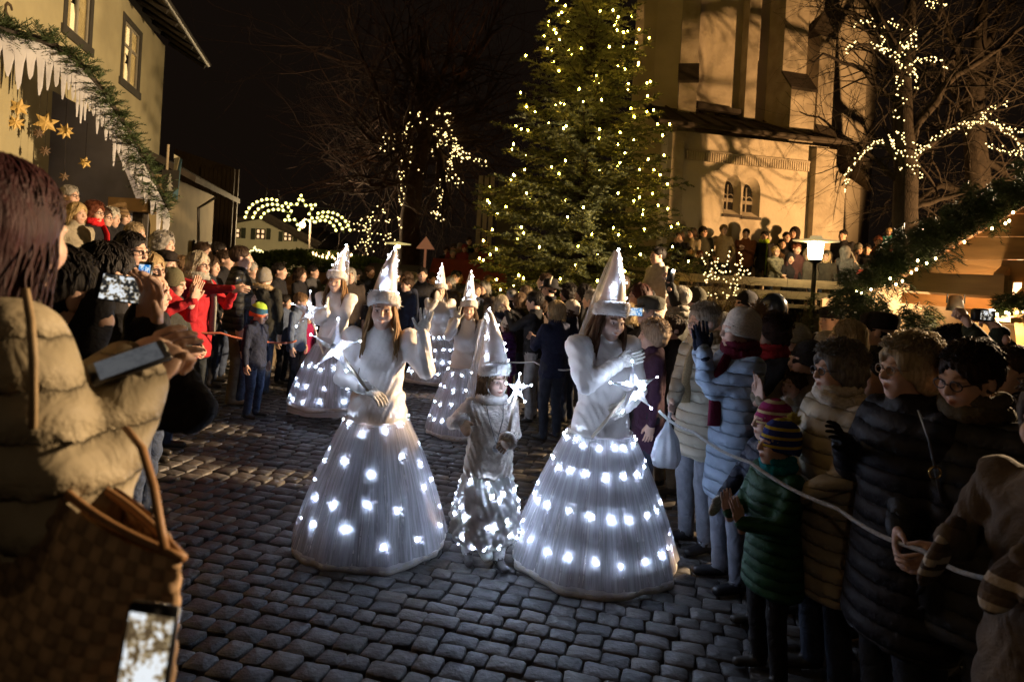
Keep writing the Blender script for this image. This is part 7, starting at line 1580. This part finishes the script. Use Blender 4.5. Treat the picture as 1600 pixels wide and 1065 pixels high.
# ---- middle background
def mid(label, px, py, d, **k): return person(label, px, py, d, group=GM, **k)
mid('woman with pale blond hair, back turned, left end of the middle crowd', 783, 463, 8.6, yaw=-150, hair=('bob', PALE), coat=NAVY)
mid('child in pale knit hat and purple jacket at the middle rope', 795, 494, 7.9, yaw=-110, child=.45, hat=('beanie', (.50, .46, .42)), hair=('bob', BRN), coat=(.060, .016, .085), ctype='puffer', trous=(.12, .008, .05))
mid('woman with brown bob behind the child in purple', 812, 459, 9.2, yaw=-140, hair=('bob', (.20, .13, .08)), coat=BLK)
mid('dark-haired person in black jacket and light grey trousers at the middle rope', 838, 457, 7.9, yaw=-105, hair=('short', DK), coat=(.018, .018, .02), hem=.85, trous=(.30, .29, .28), pose='phone', hp=-8, male=1)
mid('blond-bobbed woman in navy coat clapping at the middle rope', 869, 472, 7.1, yaw=-140, hair=('bob', (.46, .34, .18)), coat=(.020, .024, .05), pose='clap')
mid('man in black brimmed hat with a feather', 860, 440, 9.3, yaw=-120, hat=('brim', BLK), hair=('male', DK), coat=BLK, male=1)
mid('man with dark hair behind the brimmed hat', 852, 428, 10.4, yaw=-100, hair=('male', BRN), coat=(.025, .02, .02), male=1)
mid('woman in pale headscarf right of the blond bob', 893, 470, 8.0, yaw=-120, hat=('beanie', (.45, .40, .33)), hair=('bob', BRN), coat=NAVY)
mid('curly dark head right of the brimmed hat', 888, 446, 9.4, yaw=-110, hair=('curly', DK), coat=BLK)
mid('brown-haired woman holding a red lantern, by the brimmed hat', 845, 470, 8.5, yaw=-115, hair=('short', BRN), coat=(.03, .02, .018))
mid('fair head among dark coats left of the brimmed hat', 822, 448, 10.0, yaw=-120, hair=('short', (.22, .15, .09)), coat=BLK)
mid('short-haired man at the back left of the middle crowd', 800, 450, 10.6, yaw=-140, hair=('male', GREY), coat=BLK, male=1)
mid('dark-haired woman half hidden behind the right gown\'s veil', 912, 446, 9.0, yaw=-100, hair=('bob', DK), coat=BLK)
mid('grey head beside the veil of the right gown', 925, 455, 8.2, yaw=-110, hair=('short', GREY), coat=BLK)
rg = np.random.RandomState(101); DKL = []; FSL = []
def copy_person(P, px, py, d, H, yaw):
    """another onlooker of the same build: the thing and each of its parts copied"""
    top = W(px, py, d); src = P['root']; r = src.copy(); col.objects.link(r); k = H / 1.70; r.location = (top.x, top.y, top.z - H); r.rotation_euler = (0, 0, R(yaw)); r.scale = (k, k, k)
    for c in src.children:
        q = c.copy(); col.objects.link(q); q.parent = r
    return r
for i, x in enumerate((562, 580, 598, 616, 634, 648, 660, 672, 700, 716, 742, 756, 770, 636, 655, 708, 765, 545)):
    d_ = 12.0 + rg.uniform(-1.2, 2.2); hz = CY + (x - CX) * ROLL; Hh = rg.uniform(1.55, 1.8); py_ = hz - (Hh - CAMH) * 1000 / d_
    if i >= 6: copy_person(DKL[i % 6], x + rg.uniform(-4, 4), py_, d_, Hh, rg.uniform(-60, 60)); continue
    DKL.append(person('dark-coated onlooker in the unlit row behind the gowned women', x + rg.uniform(-4, 4), py_, d_, yaw=rg.uniform(-60, 60), hair=(('male', 'short', 'bob')[i % 3], (DK, BRN, GREY)[i % 3]), coat=(BLK, NAVY, (.04, .03, .025))[i % 3], male=i % 2, h=.031, group='dark onlookers behind the parade', legs=True))
# ---- terrace
def ter_(label, px, py, d=15.4, H=1.68, **k):
    k.setdefault('coat', BLK); k.setdefault('hair', ('male', DK)); k.setdefault('yaw', random.uniform(-50, 25)); k.setdefault('pose', random.choice(['down', 'front', 'pocket', 'clap', 'phone'])); k.setdefault('hy', random.uniform(-20, 20)); return person(label, px, py, d, H=H, group=GT, h=.031, **k)
ter_('person in dark coat nearest the fir on the terrace', 1063, 362, hair=('bob', BRN)); ter_('woman in beige jacket second from the fir on the terrace', 1082, 357, coat=(.30, .25, .17), hair=('bob', BRN)); ter_('man in dark green jacket against the church wall', 1099, 354, coat=(.035, .034, .022), male=1, hat=('beanie', DK), H=1.76)
ter_('person in pale tan clothes against the church wall', 1131, 352, coat=(.34, .25, .14), hair=('short', (.3, .2, .1))); ter_('person in rust-coloured jacket below the lancet windows', 1166, 358, coat=(.16, .055, .025), male=1); ter_('person with lime green scarf and black jacket on the terrace', 1195, 362, coat=BLK, scarf=((.28, .42, .03), .5))
ter_('person in brown jacket behind the seated boy', 1222, 374, coat=(.10, .06, .03)); ter_('person in black with bare head left of the tall hooded figure', 1229, 363); ter_('tall hooded figure in black against the church corner', 1242, 356, H=1.78, hat=('hood', DK), male=1)
KD = 13.25
def kid(label, px, py, **k): k.setdefault('coat', BLK); k.setdefault('hair', ('short', BRN)); k.setdefault('yaw', random.uniform(-45, 20)); k.setdefault('hp', random.uniform(-10, 4)); return person(label, px, py, KD, H=1.36, child=.35, group=GT, h=.028, **k)
kid('blond boy in camouflage jacket sitting at the rail', 1212, 385, coat=M('camo', (.20, .19, .13), .85, 0, vs_=16, c2=(.03, .03, .025)), hair=('male', BLOND), yaw=10, rh=(.05, -.3, .95)); kid('hooded child in dark coat leaning on the rail', 1235, 396, hat=('hood', BLK), pose='rail'); kid('child with pale face behind the hooded child', 1245, 381, hair=('short', AUB), coat=(.05, .02, .02))
kid('child standing directly left of the lamp glass', 1263, 390, coat=(.06, .055, .045), hat=('hood', (.16, .13, .09))); kid('child in fur-trimmed hood right of the lamp', 1292, 393, hat=('hood', (.05, .045, .035), (.42, .32, .18)), coat=(.045, .042, .035))
person('toddler in fur-trimmed hood looking through the rail', 1250, 434, 13.2, H=.95, child=.7, hat=('hood', (.05, .045, .035), (.38, .30, .18)), hair=('short', BRN), coat=(.035, .033, .028), group=GT, h=.016)
kid('person in blue-grey jacket with pale shoulder strap, back turned', 1333, 396, coat=(.07, .09, .12), yaw=150); kid('person in light grey hood behind the blue-grey jacket', 1322, 386, coat=(.13, .13, .13), hat=('hood', (.16, .16, .16)), yaw=120)
ter_('tall dark figure in the shade of the church corner', 1318, 360, H=1.76, male=1); ter_('dark figure with bright face under the bare tree', 1355, 382, 14.2, yaw=-20); ter_('person in grey cap under the bare tree', 1342, 381, 14.6, hat=('beanie', (.14, .13, .11)))
ter_('adult in brown jacket carrying a child under the bare tree', 1373, 370, 14.5, coat=(.20, .09, .05), hair=('short', AUB)); ter_('child in teal jacket lifted high under the bare tree', 1390, 357, 14.4, H=1.0, child=.6, coat=(.02, .16, .14), hair=('short', BLOND)); ter_('child in red jacket at the foot of the bare tree', 1395, 376, 14.2, H=1.2, child=.5, coat=(.25, .02, .03)); ter_('person with bent head at the right end of the terrace', 1374, 396, 13.6, H=1.5, hp=-12, hair=('short', (.2, .12, .08)))
ter_('dark seated figure near the fir on the terrace', 1078, 386, 14.2, H=1.3); ter_('second dark seated figure near the fir', 1094, 392, 14.0, H=1.25, hair=('short', AUB))
rb_ = MB(); q = W(1345, 426, 13.0); rb_.ell((0, 0, 0), (.09, .07, .075), 14, 10); o = rb_.build('red_pouch', fabric((.60, .09, .06), 'satin')); o.location = q; mb = MB(); mb.tube([(0, 0, .07), (-.10, .05, .25), (-.16, .1, .42)], .012, 5); mb.build('strap', fabric((.5, .45, .38), 'wool'), o); tag(o, 'bright red pouch on the rail beside the blue-grey jacket', 'bag')
# ---- far steps below the fir
for i, (x, y) in enumerate(((698, 386), (709, 381), (708, 391), (719, 380), (716, 391), (726, 382), (733, 371), (731, 393), (745, 382), (747, 388), (754, 374), (760, 380), (720, 395), (757, 392))):
    if i >= 6: copy_person(FSL[i % 6], x, y, 19.5 - .2 * (i % 3), 1.62, rg.uniform(-30, 30)); continue
    FSL.append(person('onlooker packed on the far steps left of the fir tree', x, y, 19.5 - .2 * (i % 3), H=1.62, yaw=rg.uniform(-30, 30), hat=('beanie', ((.3, .27, .22), (.05, .04, .04), (.25, .05, .04))[i % 3]) if i % 2 else None, hair=(('short', 'bob')[i % 2], (BRN, BLOND, GREY)[i % 3]), coat=(BLK, (.18, .03, .03), (.10, .08, .06), (.05, .05, .05))[i % 4], group='onlookers on the far steps', h=.034))
stp = empty('far_steps', tuple(P2(730, 20))); mb = MB(); a, b = P2(680, 19), P2(775, 19)
for i in range(4): part(MB().box(((a.x + b.x) / 2, 19.0 + .45 * i, .19 + .19 * i), (b.x - a.x + .4, .45, .38 + .38 * i)), 'step', M('terrace_wall', ()), stp)
tag(stp, 'stone steps rising to the church left of the fir', 'steps')

# one pass of collapse over the spectators' bodies keeps the scene light
dead = []
bpy.context.view_layer.update()
for b_, r_ in TOLIGHTEN:
    md = b_.modifiers.new('collapse', 'DECIMATE'); md.ratio = r_
dg = bpy.context.evaluated_depsgraph_get(); new = []
for b_, r_ in TOLIGHTEN: new.append(bpy.data.meshes.new_from_object(b_.evaluated_get(dg), preserve_all_data_layers=True, depsgraph=dg))
swap = {}
for (b_, r_), me in zip(TOLIGHTEN, new): swap[b_.data] = me
for o_ in bpy.data.objects:
    if o_.type == 'MESH' and o_.data in swap: o_.modifiers.clear(); o_.data = swap[o_.data]
for old, me in swap.items(): me.name = 'body'; bpy.data.meshes.remove(old)
